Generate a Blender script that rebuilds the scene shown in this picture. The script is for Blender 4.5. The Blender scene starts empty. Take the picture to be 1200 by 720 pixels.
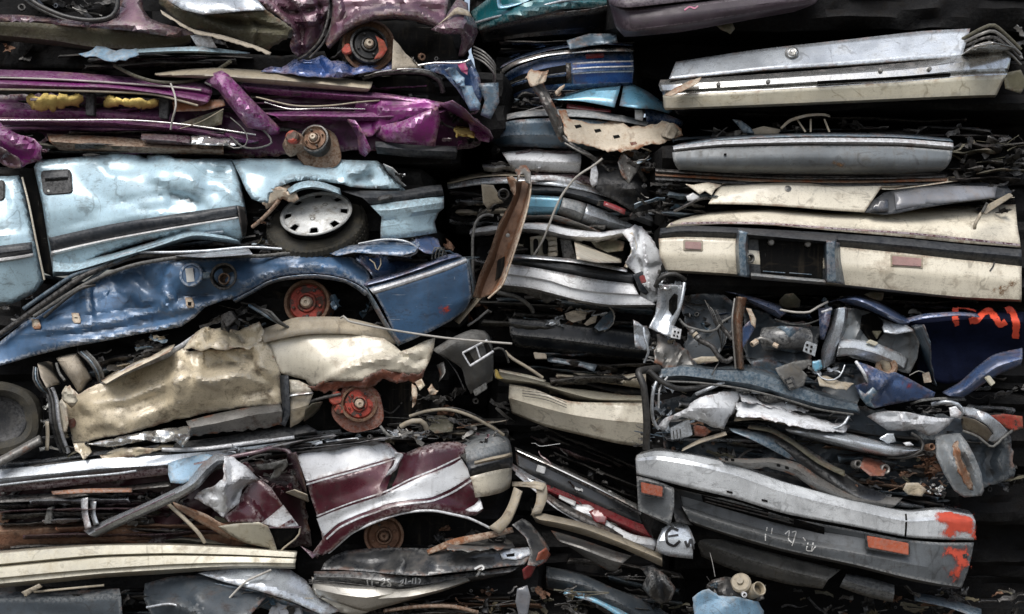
import bpy, bmesh, math, random
import numpy as np
from mathutils import Vector, Matrix, geometry
from mathutils.bvhtree import BVHTree

random.seed(7)
SC = bpy.context.scene
COL = SC.collection
CAM = Vector((0.0, -7.0, 2.1))

# ---------------------------------------------------------------- numbers
def P(x, y, d):
    """a spot on the scrap wall: x, y in wall units (200 to the metre on the face), d metres behind the face"""
    s = (7.0 + d) / 1400.0
    return Vector((CAM.x + (x - 600) * s, CAM.y + 7.0 + d, CAM.z + (360 - y) * s))

def PA(X, Y, D):
    s = (7.0 + D) / 1400.0
    return np.stack([(X - 600) * s, D, CAM.z + (360 - Y) * s], -1)

_rng = np.random.RandomState(3)
_perm = np.concatenate([_rng.permutation(256)] * 3)
_grad = _rng.normal(size=(256, 3)); _grad /= np.linalg.norm(_grad, axis=1)[:, None]

def pn(p):
    i = np.floor(p).astype(int); f = p - i; i &= 255
    u = f * f * f * (f * (f * 6 - 15) + 10)
    r = 0
    for a in (0, 1):
        for b in (0, 1):
            for c in (0, 1):
                h = _perm[_perm[_perm[(i[:, 0] + a) & 255] + ((i[:, 1] + b) & 255)] + ((i[:, 2] + c) & 255)]
                g = (_grad[h] * (f - np.array([a, b, c]))).sum(1)
                w = (u[:, 0] if a else 1 - u[:, 0]) * (u[:, 1] if b else 1 - u[:, 1]) * (u[:, 2] if c else 1 - u[:, 2])
                r = r + g * w
    return r

def _hash(i, j, s):
    return _perm[_perm[_perm[i & 255] + (j & 255)] + (int(s) & 255)] / 127.5 - 1

def facet(x, y, s):
    """random heights on a triangle lattice, joined by flat facets: the planes of folded sheet metal"""
    u = x + y * .57735; v = y * 1.1547
    i = np.floor(u).astype(int); j = np.floor(v).astype(int); f = u - i; g = v - j
    a = _hash(i, j, s); d = _hash(i + 1, j + 1, s); b = _hash(i + 1, j, s); c = _hash(i, j + 1, s)
    return np.where(f > g, a + f * (b - a) + g * (d - b), a + g * (c - a) + f * (d - c))

def crumple(X, Y, freq, seed, sx=.6):
    """sheet-metal folds: long straight creases crossing each other, strong in some places and nearly smooth in others"""
    x = X.ravel() / 200 * freq; y = Y.ravel() / 200 * freq
    p = np.stack([x * sx, y, np.full(x.shape, seed * 7.31 + .37)], -1)
    wx = pn(p * .5 + 11.3) * .55 + pn(p * 1.7 + 4.1) * .10; wy = pn(p * .5 + 41.9) * .55 + pn(p * 1.7 + 8.1) * .10
    rs = np.random.RandomState(seed * 13 + 5)
    r = .8 * pn(p * .4 + 3.3)
    for i, L in enumerate((2.4, 2.0, 1.5, 1.2, .9)):
        th = rs.normal() * (.4 if sx < .65 else .7) + math.pi / 2 + (rs.choice([-1, 1]) * rs.uniform(.7, 1.2) if i % 2 == 1 else 0)
        q = ((x + wx) * math.cos(th) + (y + wy) * math.sin(th)) / (L * 1.7) + rs.uniform()
        f = q - np.floor(q); c = .80 if rs.uniform() < .5 else .2
        t = np.where(f < c, f / c, (1 - f) / (1 - c)) * 2 - 1
        m = np.clip(pn(p * .28 + 17.7 * i + 5) * 3.0 + .3, 0, 1)
        r += m * t * L * .33
    return r.reshape(X.shape)

def spline(pts, n):
    pts = np.array(pts, float)
    if len(pts) == 2 or n <= 1:
        t = np.linspace(0, 1, n)[:, None]
        return pts[0] * (1 - t) + pts[-1] * t
    seg = np.maximum(np.linalg.norm(np.diff(pts[:, :2], axis=0), axis=1), 1e-3)
    cum = np.concatenate([[0], np.cumsum(seg)]); cum /= cum[-1]
    P0 = np.vstack([2 * pts[0] - pts[1], pts, 2 * pts[-1] - pts[-2]])
    out = []
    for t in np.linspace(0, 1, n):
        i = min(np.searchsorted(cum, t, 'right') - 1, len(pts) - 2)
        f = (t - cum[i]) / (cum[i + 1] - cum[i])
        a, b, c, e = P0[i], P0[i + 1], P0[i + 2], P0[i + 3]
        # soft Catmull-Rom (tension) so uneven spacing does not overshoot
        m1 = (c - a) * .35; m2 = (e - b) * .35
        h = f * f
        out.append((2 * h * f - 3 * h + 1) * b + (h * f - 2 * h + f) * m1 + (3 * h - 2 * h * f) * c + (h * f - h) * m2)
    return np.array(out)

def R(d, *a):
    """row of points x, y, x, y ...; d one depth or a list of depths spread along it"""
    n = len(a) // 2
    if isinstance(d, (int, float)): d = [d]
    dd = np.interp(np.linspace(0, 1, n), np.linspace(0, 1, len(d)), d) if len(d) > 1 else [d[0]] * n
    return [(a[2 * i], a[2 * i + 1], float(dd[i])) for i in range(n)]

def pairs(a): return [(a[i], a[i + 1]) for i in range(0, len(a), 2)]

def crease_d(X, Y, creases):
    """folds along drawn lines: a gentle slope on one side, a steep one on the other, fading out at both ends"""
    D = np.zeros(X.shape)
    for ci, c in enumerate(creases):
        pts, amp, w = pairs(c[0]), c[1], c[2] * 2.4
        L = [math.hypot(b[0] - a[0], b[1] - a[1]) for a, b in zip(pts[:-1], pts[1:])]; T = sum(L); s0 = 0
        best = np.full(X.shape, 1e9); S = np.zeros(X.shape); side = np.zeros(X.shape)
        for ((x0, y0), (x1, y1)), l in zip(zip(pts[:-1], pts[1:]), L):
            dx, dy = x1 - x0, y1 - y0
            t = np.clip(((X - x0) * dx + (Y - y0) * dy) / (dx * dx + dy * dy + 1e-9), 0, 1)
            d = np.hypot(X - x0 - t * dx, Y - y0 - t * dy); m = d < best
            best = np.where(m, d, best); S = np.where(m, (s0 + t * l) / T, S)
            side = np.where(m, np.sign((X - x0) * dy - (Y - y0) * dx), side); s0 += l
        ww = np.where(side * (1 if ci % 2 else -1) > 0, w * 1.25, w * .38)
        fade = np.sin(np.pi * np.clip(S, .02, .98)) ** .45
        D -= amp * 1.35 * fade * np.clip(1 - np.sqrt(best ** 2 + 1.2) / ww, 0, 1)
    return D

# ---------------------------------------------------------------- objects
ROOTLOC = {}
def thing(name, label, cat, x, y, d=0.2, group=None):
    o = bpy.data.objects.new(name, None); COL.objects.link(o)
    o.location = P(x, y, d); o.empty_display_size = .1
    o['label'] = label; o['category'] = cat
    if group: o['group'] = group
    ROOTLOC[o.name] = Vector(o.location)
    return o

def tagthing(o, label, cat, group=None):
    o['label'] = label; o['category'] = cat
    if group: o['group'] = group
    return o

BVH = {}
def link(name, verts, faces, mat, parent=None, edge=None, smooth=True, sharp=40, thick=0, mats=None, fmat=None, bvh=True):
    verts = np.asarray(verts, float).reshape(-1, 3)
    me = bpy.data.meshes.new(name)
    base = Vector((0, 0, 0)); q = parent
    if parent is not None:
        while q is not None and q.name not in ROOTLOC: q = q.parent
        base = ROOTLOC[q.name] if q is not None else base
    else:
        base = Vector(verts.mean(0)); base.z = verts[:, 2].min()
    lv = verts - np.array(base)
    me.from_pydata(lv.tolist(), [], faces)
    me.materials.append(mat)
    if mats:
        for m in mats: me.materials.append(m)
        me.polygons.foreach_set('material_index', fmat)
    if smooth:
        me.polygons.foreach_set('use_smooth', [True] * len(me.polygons))
        me.set_sharp_from_angle(angle=math.radians(sharp))
    a = me.attributes.new('edge', 'FLOAT', 'POINT')
    a.data.foreach_set('value', np.full(len(verts), 99.0) if edge is None else np.asarray(edge, float).ravel())
    me.update()
    o = bpy.data.objects.new(name, me); COL.objects.link(o)
    if parent is None:
        o.location = base; ROOTLOC[o.name] = Vector(base)
    else:
        o.parent = parent
    if bvh: BVH[o.name] = BVHTree.FromPolygons([Vector(v) for v in verts.tolist()], faces)
    if thick:
        m = o.modifiers.new('thickness', 'SOLIDIFY'); m.thickness = thick; m.offset = 0
    return o

def conform(X, Y, target, lift, fallback=None):
    """depth of the target's surface under each point, a little in front of it"""
    ts = [BVH[t.name] for t in (target if isinstance(target, (list, tuple)) else [target])]
    D = np.full(X.size, np.nan)
    for i, (x, y) in enumerate(zip(X.ravel(), Y.ravel())):
        dr = (P(x, y, 0) - CAM).normalized()
        b = None
        for t in ts:
            h = t.ray_cast(CAM, dr)
            if h[0] is not None and (b is None or h[0].y < b): b = h[0].y
        if b is not None: D[i] = b
    ok = ~np.isnan(D)
    if not ok.any(): return np.full(X.shape, fallback if fallback is not None else 0.0)
    if not ok.all():
        xs, ys = X.ravel(), Y.ravel()
        for i in np.where(~ok)[0]:
            j = np.argmin((xs[ok] - xs[i]) ** 2 + (ys[ok] - ys[i]) ** 2)
            D[i] = D[ok][j]
    return D.reshape(X.shape) - lift

_seed = [0]
def ns():
    _seed[0] += 1
    return _seed[0]

def loft(name, parent, rows, mat, amp=.006, freq=5, step=5, lin=True, crease=(), thick=.004, wig=0, on=None, lift=.004, prof=None, sharp=35, sx=.6, torn=0, nv=None, seed=None):
    """a surface through rows of points"""
    seed = ns() if seed is None else seed
    L = max(sum(math.hypot(b[0] - a[0], b[1] - a[1]) for a, b in zip(r[:-1], r[1:])) for r in rows)
    nu = max(6, int(L / step) + 1)
    rr = [spline(r, nu) for r in rows]
    out = [rr[0]]; vpos = [0.0]
    if lin or len(rr) == 2:
        for k, (a, b) in enumerate(zip(rr[:-1], rr[1:])):
            h = np.abs(b[:, 1] - a[:, 1]).mean() + np.abs(b[:, 0] - a[:, 0]).mean() * .5
            m = nv or max(1, int(h / step))
            for j in range(1, m + 1):
                out.append(a + (b - a) * j / m); vpos.append(k + j / m)
    else:
        H = sum(np.linalg.norm((b - a)[:, :2], axis=1).mean() for a, b in zip(rr[:-1], rr[1:]))
        m = max(len(rr) * 3, int(H / step) + 1)
        A = np.array(rr)
        G = np.array([spline(A[:, i, :], m) for i in range(nu)])
        out = [G[:, j, :] for j in range(m)]; vpos = list(np.linspace(0, len(rr) - 1, m))
    G = np.array(out)
    X, Y, D = G[..., 0].copy(), G[..., 1].copy(), G[..., 2].copy()
    if wig:
        X += wig * crumple(X, Y, 5, seed + 50) * .5; Y += wig * crumple(X, Y, 6, seed + 90)
    if torn:
        t = pn(np.stack([X[-1] / 7, Y[-1] / 7, X[-1] * 0 + seed], -1)) * torn * 2
        k = np.linspace(0, 1, len(Y))[:, None] ** 2
        Y += k * t[None, :]
    if on is not None:
        pv = np.array(vpos) / vpos[-1]
        bump = np.array([1.0] * len(pv)) if prof is None else np.interp(pv, np.linspace(0, 1, len(prof)), prof)
        D = conform(X, Y, on, 0) - lift * bump[:, None]
    if amp: D = D - amp * crumple(X, Y, freq, seed, sx)
    if crease: D = D + crease_d(X, Y, crease)
    nvv, nuu = X.shape
    V = PA(X, Y, D).reshape(-1, 3)
    F = [(j * nuu + i, j * nuu + i + 1, (j + 1) * nuu + i + 1, (j + 1) * nuu + i) for j in range(nvv - 1) for i in range(nuu - 1)]
    jj, ii = np.mgrid[0:nvv, 0:nuu]
    e = np.minimum(np.minimum(jj, nvv - 1 - jj) * np.maximum(1, np.ptp(Y, axis=0).mean() / max(nvv - 1, 1)), np.minimum(ii, nuu - 1 - ii) * step) * 1.6
    return link(name, V, F, mat, parent, edge=e, thick=thick, sharp=sharp)

def tps(ctrl):
    c = np.array(ctrl, float); n = len(c)
    if n < 3:
        return lambda X, Y: np.full(X.shape, c[:, 2].mean())
    xy = c[:, :2] / 100
    r = np.linalg.norm(xy[:, None] - xy[None], axis=2)
    K = np.where(r > 0, r * r * np.log(r + 1e-12), 0) + np.eye(n) * 1e-3
    A = np.zeros((n + 3, n + 3)); A[:n, :n] = K; A[:n, n] = 1; A[:n, n + 1:] = xy; A[n, :n] = 1; A[n + 1:, :n] = xy.T
    b = np.concatenate([c[:, 2], [0, 0, 0]])
    w = np.linalg.lstsq(A, b, rcond=None)[0]
    def f(X, Y):
        x = X.ravel() / 100; y = Y.ravel() / 100
        r = np.hypot(x[:, None] - xy[None, :, 0], y[:, None] - xy[None, :, 1])
        k = np.where(r > 0, r * r * np.log(r + 1e-12), 0)
        return (k @ w[:n] + w[n] + w[n + 1] * x + w[n + 2] * y).reshape(X.shape)
    return f

def sheet(name, parent, outline, ctrl, mat, amp=.008, freq=5, step=5, crease=(), torn=0, thick=.004, roll=0, rollw=8, on=None, lift=.004, sharp=17, sx=.7, seed=None, smoothout=False):
    """a dented panel with any outline (x, y, x, y ...); ctrl = depth points (x, y, d) or one depth"""
    seed = ns() if seed is None else seed
    if amp >= .009: amp *= 1.25; freq *= 1.5
    o = np.array(pairs(outline), float)
    if smoothout:
        n = len(o); oo = []
        for i in range(n):
            a, b, c, e = o[i - 1], o[i], o[(i + 1) % n], o[(i + 2) % n]
            for f in (0, .25, .5, .75):
                h = f * f
                oo.append((2 * h * f - 3 * h + 1) * b + (h * f - 2 * h + f) * (c - a) * .4 + (3 * h - 2 * h * f) * c + (h * f - h) * (e - b) * .4)
        o = np.array(oo)
    B = []
    for a, b in zip(o, np.roll(o, -1, axis=0)):
        m = max(1, int(np.linalg.norm(b - a) / step))
        for k in range(m): B.append(a + (b - a) * k / m)
    B = np.array(B)
    if torn:
        q = np.stack([B[:, 0] / 9, B[:, 1] / 9, np.full(len(B), seed + .5)], -1)
        B = B + torn * np.stack([pn(q) + .5 * pn(q * 3), pn(q + 20.5) + .5 * pn(q * 3 + 7)], -1) * 1.8
    x0, y0 = B.min(0); x1, y1 = B.max(0)
    gx, gy = np.meshgrid(np.arange(x0, x1, step), np.arange(y0, y1, step))
    rs = np.random.RandomState(seed)
    gx = gx + (np.arange(gx.shape[0]) % 2)[:, None] * step * .5
    G = np.stack([gx.ravel(), gy.ravel()], -1) + rs.uniform(-.18, .18, (gx.size, 2)) * step
    # inside test and distance to the outline
    A_, C_ = B, np.roll(B, -1, axis=0)
    def dist(Q):
        best = np.full(len(Q), 1e9)
        for a, c in zip(A_, C_):
            dv = c - a; L2 = (dv ** 2).sum() + 1e-9
            t = np.clip(((Q - a) @ dv) / L2, 0, 1)
            best = np.minimum(best, np.linalg.norm(Q - a - t[:, None] * dv, axis=1))
        return best
    ins = np.zeros(len(G), bool)
    for a, c in zip(A_, C_):
        if a[1] == c[1]: continue
        cond = ((a[1] > G[:, 1]) != (c[1] > G[:, 1]))
        ins ^= cond & (G[:, 0] < (c[0] - a[0]) * (G[:, 1] - a[1]) / (c[1] - a[1]) + a[0])
    G = G[ins]; G = G[dist(G) > step * .45] if len(G) else G
    pts = [Vector(p) for p in B.tolist()] + [Vector(p) for p in G.tolist()]
    nb = len(B)
    vs, es, fs, *_ = geometry.delaunay_2d_cdt(pts, [(i, (i + 1) % nb) for i in range(nb)], [], 1, 1e-5)
    XY = np.array([tuple(v) for v in vs]); X, Y = XY[:, 0], XY[:, 1]
    E = dist(XY)
    if on is not None: D = conform(X, Y, on, lift)
    elif isinstance(ctrl, (int, float)): D = np.full(X.shape, float(ctrl))
    else: D = tps(ctrl)(X, Y)
    if amp: D = D - amp * crumple(X, Y, freq, seed, sx)
    if crease: D = D + crease_d(X, Y, crease)
    if roll: D = D + roll * np.clip(1 - E / rollw, 0, 1) ** 2
    F = [tuple(f) for f in fs]
    return link(name, PA(X, Y, D), F, mat, parent, edge=E, thick=thick, sharp=sharp if sharp > 60 else (30 if sharp == 50 else 20))

def tube_geo(pts, r, seg=8, n=None, closed_ends=True, r2=None):
    pts = np.array([tuple(p) for p in pts], float)
    n = n or max(6, int(sum(np.linalg.norm(np.diff(pts, axis=0), axis=1)) / .03))
    C = spline3(pts, n)
    V, F = [], []
    T = np.gradient(C, axis=0); T /= np.linalg.norm(T, axis=1)[:, None] + 1e-9
    up = np.array([.1, .2, 1.0])
    N = None
    for i in range(n):
        t = T[i]
        if N is None: N = np.cross(t, up); N = N if np.linalg.norm(N) > .1 else np.cross(t, [1, 0, 0])
        N = N - t * (N @ t); N /= np.linalg.norm(N) + 1e-9
        Bn = np.cross(t, N)
        rr = r if r2 is None else r + (r2 - r) * i / (n - 1)
        for k in range(seg):
            a = 2 * math.pi * k / seg
            V.append(C[i] + rr * (math.cos(a) * N + math.sin(a) * Bn))
    for i in range(n - 1):
        for k in range(seg):
            k2 = (k + 1) % seg
            F.append((i * seg + k, i * seg + k2, (i + 1) * seg + k2, (i + 1) * seg + k))
    F.append(tuple(range(seg))[::-1]); F.append(tuple((n - 1) * seg + k for k in range(seg)))
    return V, F

def spline3(pts, n):
    if len(pts) == 2:
        t = np.linspace(0, 1, n)[:, None]; return pts[0] * (1 - t) + pts[-1] * t
    seg = np.maximum(np.linalg.norm(np.diff(pts, axis=0), axis=1), 1e-4)
    cum = np.concatenate([[0], np.cumsum(seg)]); cum /= cum[-1]
    P0 = np.vstack([2 * pts[0] - pts[1], pts, 2 * pts[-1] - pts[-2]])
    out = []
    for t in np.linspace(0, 1, n):
        i = min(np.searchsorted(cum, t, 'right') - 1, len(pts) - 2)
        f = (t - cum[i]) / (cum[i + 1] - cum[i]); h = f * f
        a, b, c, e = P0[i], P0[i + 1], P0[i + 2], P0[i + 3]
        out.append((2 * h * f - 3 * h + 1) * b + (h * f - 2 * h + f) * (c - a) * .45 + (3 * h - 2 * h * f) * c + (h * f - h) * (e - b) * .45)
    return np.array(out)

def tube(name, parent, pts, r, mat, seg=8, r2=None):
    """pts = row from R(); r in metres"""
    V, F = tube_geo([P(*p) for p in pts], r, seg, r2=r2)
    return link(name, V, F, mat, parent, sharp=50, bvh=False)

def lathe(name, parent, centre, axis, prof, mat, seg=40, sharp=35, dent=0, mats=None, fm=None, bvh=False):
    """prof = (along axis, radius) pairs, turned about the axis at centre (x, y, d)"""
    c = np.array(P(*centre)); ax = np.array(axis, float); ax /= np.linalg.norm(ax)
    u = np.cross(ax, [0, 0, 1.0]); u /= np.linalg.norm(u); w = np.cross(ax, u)
    V = []
    for (h, r) in prof:
        for k in range(seg):
            a = 2 * math.pi * k / seg
            rr = r * (1 + dent * math.sin(3 * a + h * 20) * .5 + dent * math.sin(5 * a + 1.3) * .4)
            V.append(c + ax * h + rr * (math.cos(a) * u + math.sin(a) * w))
    F = []
    for j in range(len(prof) - 1):
        for k in range(seg):
            k2 = (k + 1) % seg
            F.append((j * seg + k, j * seg + k2, (j + 1) * seg + k2, (j + 1) * seg + k))
    return link(name, V, F, mat, parent, sharp=sharp, bvh=bvh)

def plate(name, parent, q, d, th, mat, bev=.004, on=None, dd=None):
    """a small bevelled slab on a quad (x, y) * 4, th metres thick, front face at depth d"""
    q = pairs(q) if not isinstance(q[0], tuple) else q
    n = len(q)
    if on is not None:
        X = np.array([sum(a[0] for a in q) / n]); Y = np.array([sum(a[1] for a in q) / n])
        X = np.array([a[0] * .8 + X[0] * .2 for a in q]); Y = np.array([a[1] * .8 + Y[0] * .2 for a in q])
        D = conform(X, Y, on, 0); dv = list(D - d)
    else:
        dv = [d] * n if dd is None else [d + k for k in dd]
    front = [P(a[0], a[1], dv[i]) for i, a in enumerate(q)]
    back = [v + Vector((0, th, 0)) for v in front]
    bm = bmesh.new()
    f = [bm.verts.new(v) for v in front]; b = [bm.verts.new(v) for v in back]
    bm.faces.new(f); bm.faces.new(b[::-1])
    for i in range(n): bm.faces.new((f[i], b[i], b[(i + 1) % n], f[(i + 1) % n]))
    bmesh.ops.recalc_face_normals(bm, faces=bm.faces)
    if bev: bmesh.ops.bevel(bm, geom=list(bm.edges), offset=bev, segments=2, affect='EDGES')
    bm.verts.index_update()
    V = [tuple(v.co) for v in bm.verts]; F = [tuple(v.index for v in fa.verts) for fa in bm.faces]
    bm.free()
    return link(name, V, F, mat, parent, sharp=50, bvh=False)

def stroke(name, parent, pts, w, mat, on, lift=.004, n=None, seed=1):
    """a painted or chalked line on a surface; w in wall units"""
    pts = [(a, b, 0) for a, b in pairs(pts)]
    L = sum(math.hypot(b[0] - a[0], b[1] - a[1]) for a, b in zip(pts[:-1], pts[1:]))
    n = max(4, int(L / 2))
    C = spline(pts, n)[:, :2]
    T = np.gradient(C, axis=0); T /= np.linalg.norm(T, axis=1)[:, None] + 1e-9
    N = np.stack([-T[:, 1], T[:, 0]], -1)
    k = np.array([-1, -.5, 0, .5, 1])
    ww = w * .5 * (1 + .35 * pn(np.stack([C[:, 0] / 6, C[:, 1] / 6, C[:, 0] * 0 + seed], -1)))
    G = C[:, None, :] + N[:, None, :] * (k[None, :] * ww[:, None])[..., None]
    X, Y = G[..., 0], G[..., 1]
    D = conform(X, Y, on, lift)
    V = PA(X, Y, D).reshape(-1, 3)
    F = [(i * 5 + j, i * 5 + j + 1, (i + 1) * 5 + j + 1, (i + 1) * 5 + j) for i in range(n - 1) for j in range(4)]
    jj = np.tile(np.minimum(np.arange(5), 4 - np.arange(5)) * w / 4, n)
    return link(name, V, F, mat, parent, edge=jj, bvh=False)

def ring_pts(x, y, r, n=14, j=0.0, seed=1):
    rs = np.random.RandomState(seed); out = []
    for k in range(n):
        a = 2 * math.pi * k / n; q = r * (1 + rs.uniform(-j, j)); out += [x + q * math.cos(a), y + q * math.sin(a)]
    return tuple(out)

def merge(geos):
    V, F, M, off = [], [], [], 0
    for v, f, m in geos:
        V += [tuple(a) for a in v]; F += [tuple(i + off for i in g) for g in f]; M += [m] * len(f); off += len(v)
    return V, F, M
# ---------------------------------------------------------------- materials
def NN(nt, t, **k):
    n = nt.nodes.new(t)
    for a, v in k.items():
        if a in n.inputs.keys(): n.inputs[a].default_value = v
        else: setattr(n, a, v)
    return n

def ramp(nt, src, a, b, inv=False):
    n = nt.nodes.new('ShaderNodeMapRange'); n.inputs['From Min'].default_value = a; n.inputs['From Max'].default_value = b
    n.inputs['To Min'].default_value = 1 if inv else 0; n.inputs['To Max'].default_value = 0 if inv else 1
    n.interpolation_type = 'SMOOTHSTEP'
    nt.links.new(src, n.inputs['Value']); return n.outputs[0]

def mth(nt, op, a, b=None, c=False):
    n = nt.nodes.new('ShaderNodeMath'); n.operation = op; n.use_clamp = c
    for i, v in enumerate((a, b)):
        if v is None: continue
        if isinstance(v, (int, float)): n.inputs[i].default_value = v
        else: nt.links.new(v, n.inputs[i])
    return n.outputs[0]

def mixc(nt, f, a, b):
    n = nt.nodes.new('ShaderNodeMix'); n.data_type = 'RGBA'
    for s, v in ((n.inputs[0], f), (n.inputs[6], a), (n.inputs[7], b)):
        if isinstance(v, (int, float)): s.default_value = v
        elif isinstance(v, tuple): s.default_value = (*v, 1)
        else: nt.links.new(v, s)
    return n.outputs[2]

def noise(nt, vec, scale, detail=6, rough=.6, dist=0):
    n = NN(nt, 'ShaderNodeTexNoise', Scale=scale, Detail=detail, Roughness=rough, Distortion=dist)
    nt.links.new(vec, n.inputs['Vector']); return n.outputs['Fac']

def mapped(nt, vec, sc, rot=(0, 0, 0)):
    n = nt.nodes.new('ShaderNodeMapping'); n.inputs['Scale'].default_value = sc; n.inputs['Rotation'].default_value = rot
    nt.links.new(vec, n.inputs['Vector']); return n.outputs[0]

MATS = {}
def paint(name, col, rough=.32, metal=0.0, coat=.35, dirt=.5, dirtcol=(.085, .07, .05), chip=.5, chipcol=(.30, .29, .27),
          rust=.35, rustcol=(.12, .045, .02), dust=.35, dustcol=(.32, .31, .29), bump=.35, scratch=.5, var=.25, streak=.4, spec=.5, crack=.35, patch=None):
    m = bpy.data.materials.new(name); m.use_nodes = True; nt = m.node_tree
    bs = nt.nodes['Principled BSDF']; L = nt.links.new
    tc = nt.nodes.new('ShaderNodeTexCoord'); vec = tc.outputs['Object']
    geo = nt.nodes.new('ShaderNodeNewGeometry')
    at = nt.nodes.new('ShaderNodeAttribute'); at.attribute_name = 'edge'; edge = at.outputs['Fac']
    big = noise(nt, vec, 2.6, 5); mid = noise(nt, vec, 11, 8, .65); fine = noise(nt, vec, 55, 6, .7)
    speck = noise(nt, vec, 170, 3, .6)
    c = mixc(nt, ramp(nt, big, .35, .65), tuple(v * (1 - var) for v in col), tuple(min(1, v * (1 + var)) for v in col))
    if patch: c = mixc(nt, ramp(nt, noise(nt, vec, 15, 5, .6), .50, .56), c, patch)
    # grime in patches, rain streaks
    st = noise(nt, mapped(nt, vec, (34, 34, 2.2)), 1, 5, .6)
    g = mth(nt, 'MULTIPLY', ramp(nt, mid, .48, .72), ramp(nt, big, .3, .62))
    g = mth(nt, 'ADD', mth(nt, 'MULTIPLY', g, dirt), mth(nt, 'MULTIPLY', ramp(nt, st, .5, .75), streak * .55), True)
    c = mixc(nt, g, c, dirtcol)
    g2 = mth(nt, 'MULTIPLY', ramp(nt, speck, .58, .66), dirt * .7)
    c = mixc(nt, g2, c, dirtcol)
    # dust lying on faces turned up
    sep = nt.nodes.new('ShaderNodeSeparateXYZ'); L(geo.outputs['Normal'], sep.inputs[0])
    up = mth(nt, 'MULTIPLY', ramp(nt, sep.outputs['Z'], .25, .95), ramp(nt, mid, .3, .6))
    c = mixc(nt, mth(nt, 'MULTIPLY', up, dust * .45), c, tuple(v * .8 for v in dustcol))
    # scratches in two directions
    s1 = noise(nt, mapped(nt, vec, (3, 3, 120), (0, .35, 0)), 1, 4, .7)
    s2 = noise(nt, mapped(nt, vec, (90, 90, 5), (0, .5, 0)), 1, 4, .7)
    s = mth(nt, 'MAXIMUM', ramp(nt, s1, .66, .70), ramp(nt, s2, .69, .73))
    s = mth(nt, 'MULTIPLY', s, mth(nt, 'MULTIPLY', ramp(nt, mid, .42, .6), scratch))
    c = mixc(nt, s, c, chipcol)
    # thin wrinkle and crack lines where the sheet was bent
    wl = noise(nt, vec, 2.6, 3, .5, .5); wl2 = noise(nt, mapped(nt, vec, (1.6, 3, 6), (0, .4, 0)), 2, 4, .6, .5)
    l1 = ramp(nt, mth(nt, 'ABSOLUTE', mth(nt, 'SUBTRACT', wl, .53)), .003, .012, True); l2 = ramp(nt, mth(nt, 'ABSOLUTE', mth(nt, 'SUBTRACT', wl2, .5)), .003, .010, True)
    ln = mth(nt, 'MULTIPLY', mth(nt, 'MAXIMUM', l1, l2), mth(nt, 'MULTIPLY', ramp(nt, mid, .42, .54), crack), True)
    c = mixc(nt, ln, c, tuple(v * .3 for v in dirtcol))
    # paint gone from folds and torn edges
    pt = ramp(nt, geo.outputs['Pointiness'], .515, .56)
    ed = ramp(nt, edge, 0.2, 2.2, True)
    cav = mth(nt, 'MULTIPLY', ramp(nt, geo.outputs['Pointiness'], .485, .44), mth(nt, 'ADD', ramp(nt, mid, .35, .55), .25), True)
    c = mixc(nt, mth(nt, 'MULTIPLY', cav, .55 if dirt > .05 else 0), c, tuple(v * .35 for v in dirtcol))  # hollow creases darkened in the colour, grime plus painted shading for contrast
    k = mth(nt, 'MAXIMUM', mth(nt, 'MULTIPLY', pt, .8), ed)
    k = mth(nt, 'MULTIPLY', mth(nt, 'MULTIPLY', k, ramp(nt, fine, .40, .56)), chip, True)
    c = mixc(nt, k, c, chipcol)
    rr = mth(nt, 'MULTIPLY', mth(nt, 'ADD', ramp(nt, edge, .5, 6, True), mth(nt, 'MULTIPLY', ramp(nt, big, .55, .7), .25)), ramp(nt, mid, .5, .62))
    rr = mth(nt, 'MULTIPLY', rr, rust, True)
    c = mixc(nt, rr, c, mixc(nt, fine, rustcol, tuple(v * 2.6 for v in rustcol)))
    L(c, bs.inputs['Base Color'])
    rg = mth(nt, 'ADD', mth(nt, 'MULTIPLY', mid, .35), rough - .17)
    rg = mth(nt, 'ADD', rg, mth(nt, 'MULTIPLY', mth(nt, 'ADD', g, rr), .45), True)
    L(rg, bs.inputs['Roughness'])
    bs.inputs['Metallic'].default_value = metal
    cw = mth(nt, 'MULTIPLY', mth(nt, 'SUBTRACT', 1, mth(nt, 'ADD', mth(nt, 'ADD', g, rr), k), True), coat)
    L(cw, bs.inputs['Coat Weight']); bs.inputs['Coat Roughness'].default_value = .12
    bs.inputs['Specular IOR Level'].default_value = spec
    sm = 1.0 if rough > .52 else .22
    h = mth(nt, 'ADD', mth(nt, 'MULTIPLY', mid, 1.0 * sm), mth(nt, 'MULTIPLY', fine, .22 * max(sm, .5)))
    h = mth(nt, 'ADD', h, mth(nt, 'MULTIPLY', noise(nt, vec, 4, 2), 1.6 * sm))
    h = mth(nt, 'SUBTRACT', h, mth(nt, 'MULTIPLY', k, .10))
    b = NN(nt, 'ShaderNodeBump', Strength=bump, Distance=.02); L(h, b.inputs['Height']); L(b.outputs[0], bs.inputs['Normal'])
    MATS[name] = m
    return m

def spray(name, col, wd=11.0):
    m = bpy.data.materials.new(name); m.use_nodes = True; nt = m.node_tree
    bs = nt.nodes['Principled BSDF']; L = nt.links.new
    tc = nt.nodes.new('ShaderNodeTexCoord'); vec = tc.outputs['Object']
    at = nt.nodes.new('ShaderNodeAttribute'); at.attribute_name = 'edge'
    f = noise(nt, vec, 16, 7, .75)
    a = mth(nt, 'ADD', ramp(nt, at.outputs['Fac'], -1.0, wd), mth(nt, 'MULTIPLY', mth(nt, 'SUBTRACT', f, .5), 2.2))
    L(ramp(nt, a, .16, .6), bs.inputs['Alpha'])
    L(mixc(nt, noise(nt, vec, 25), tuple(v * .5 for v in col), col), bs.inputs['Base Color'])
    bs.inputs['Roughness'].default_value = .6
    return m

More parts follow.
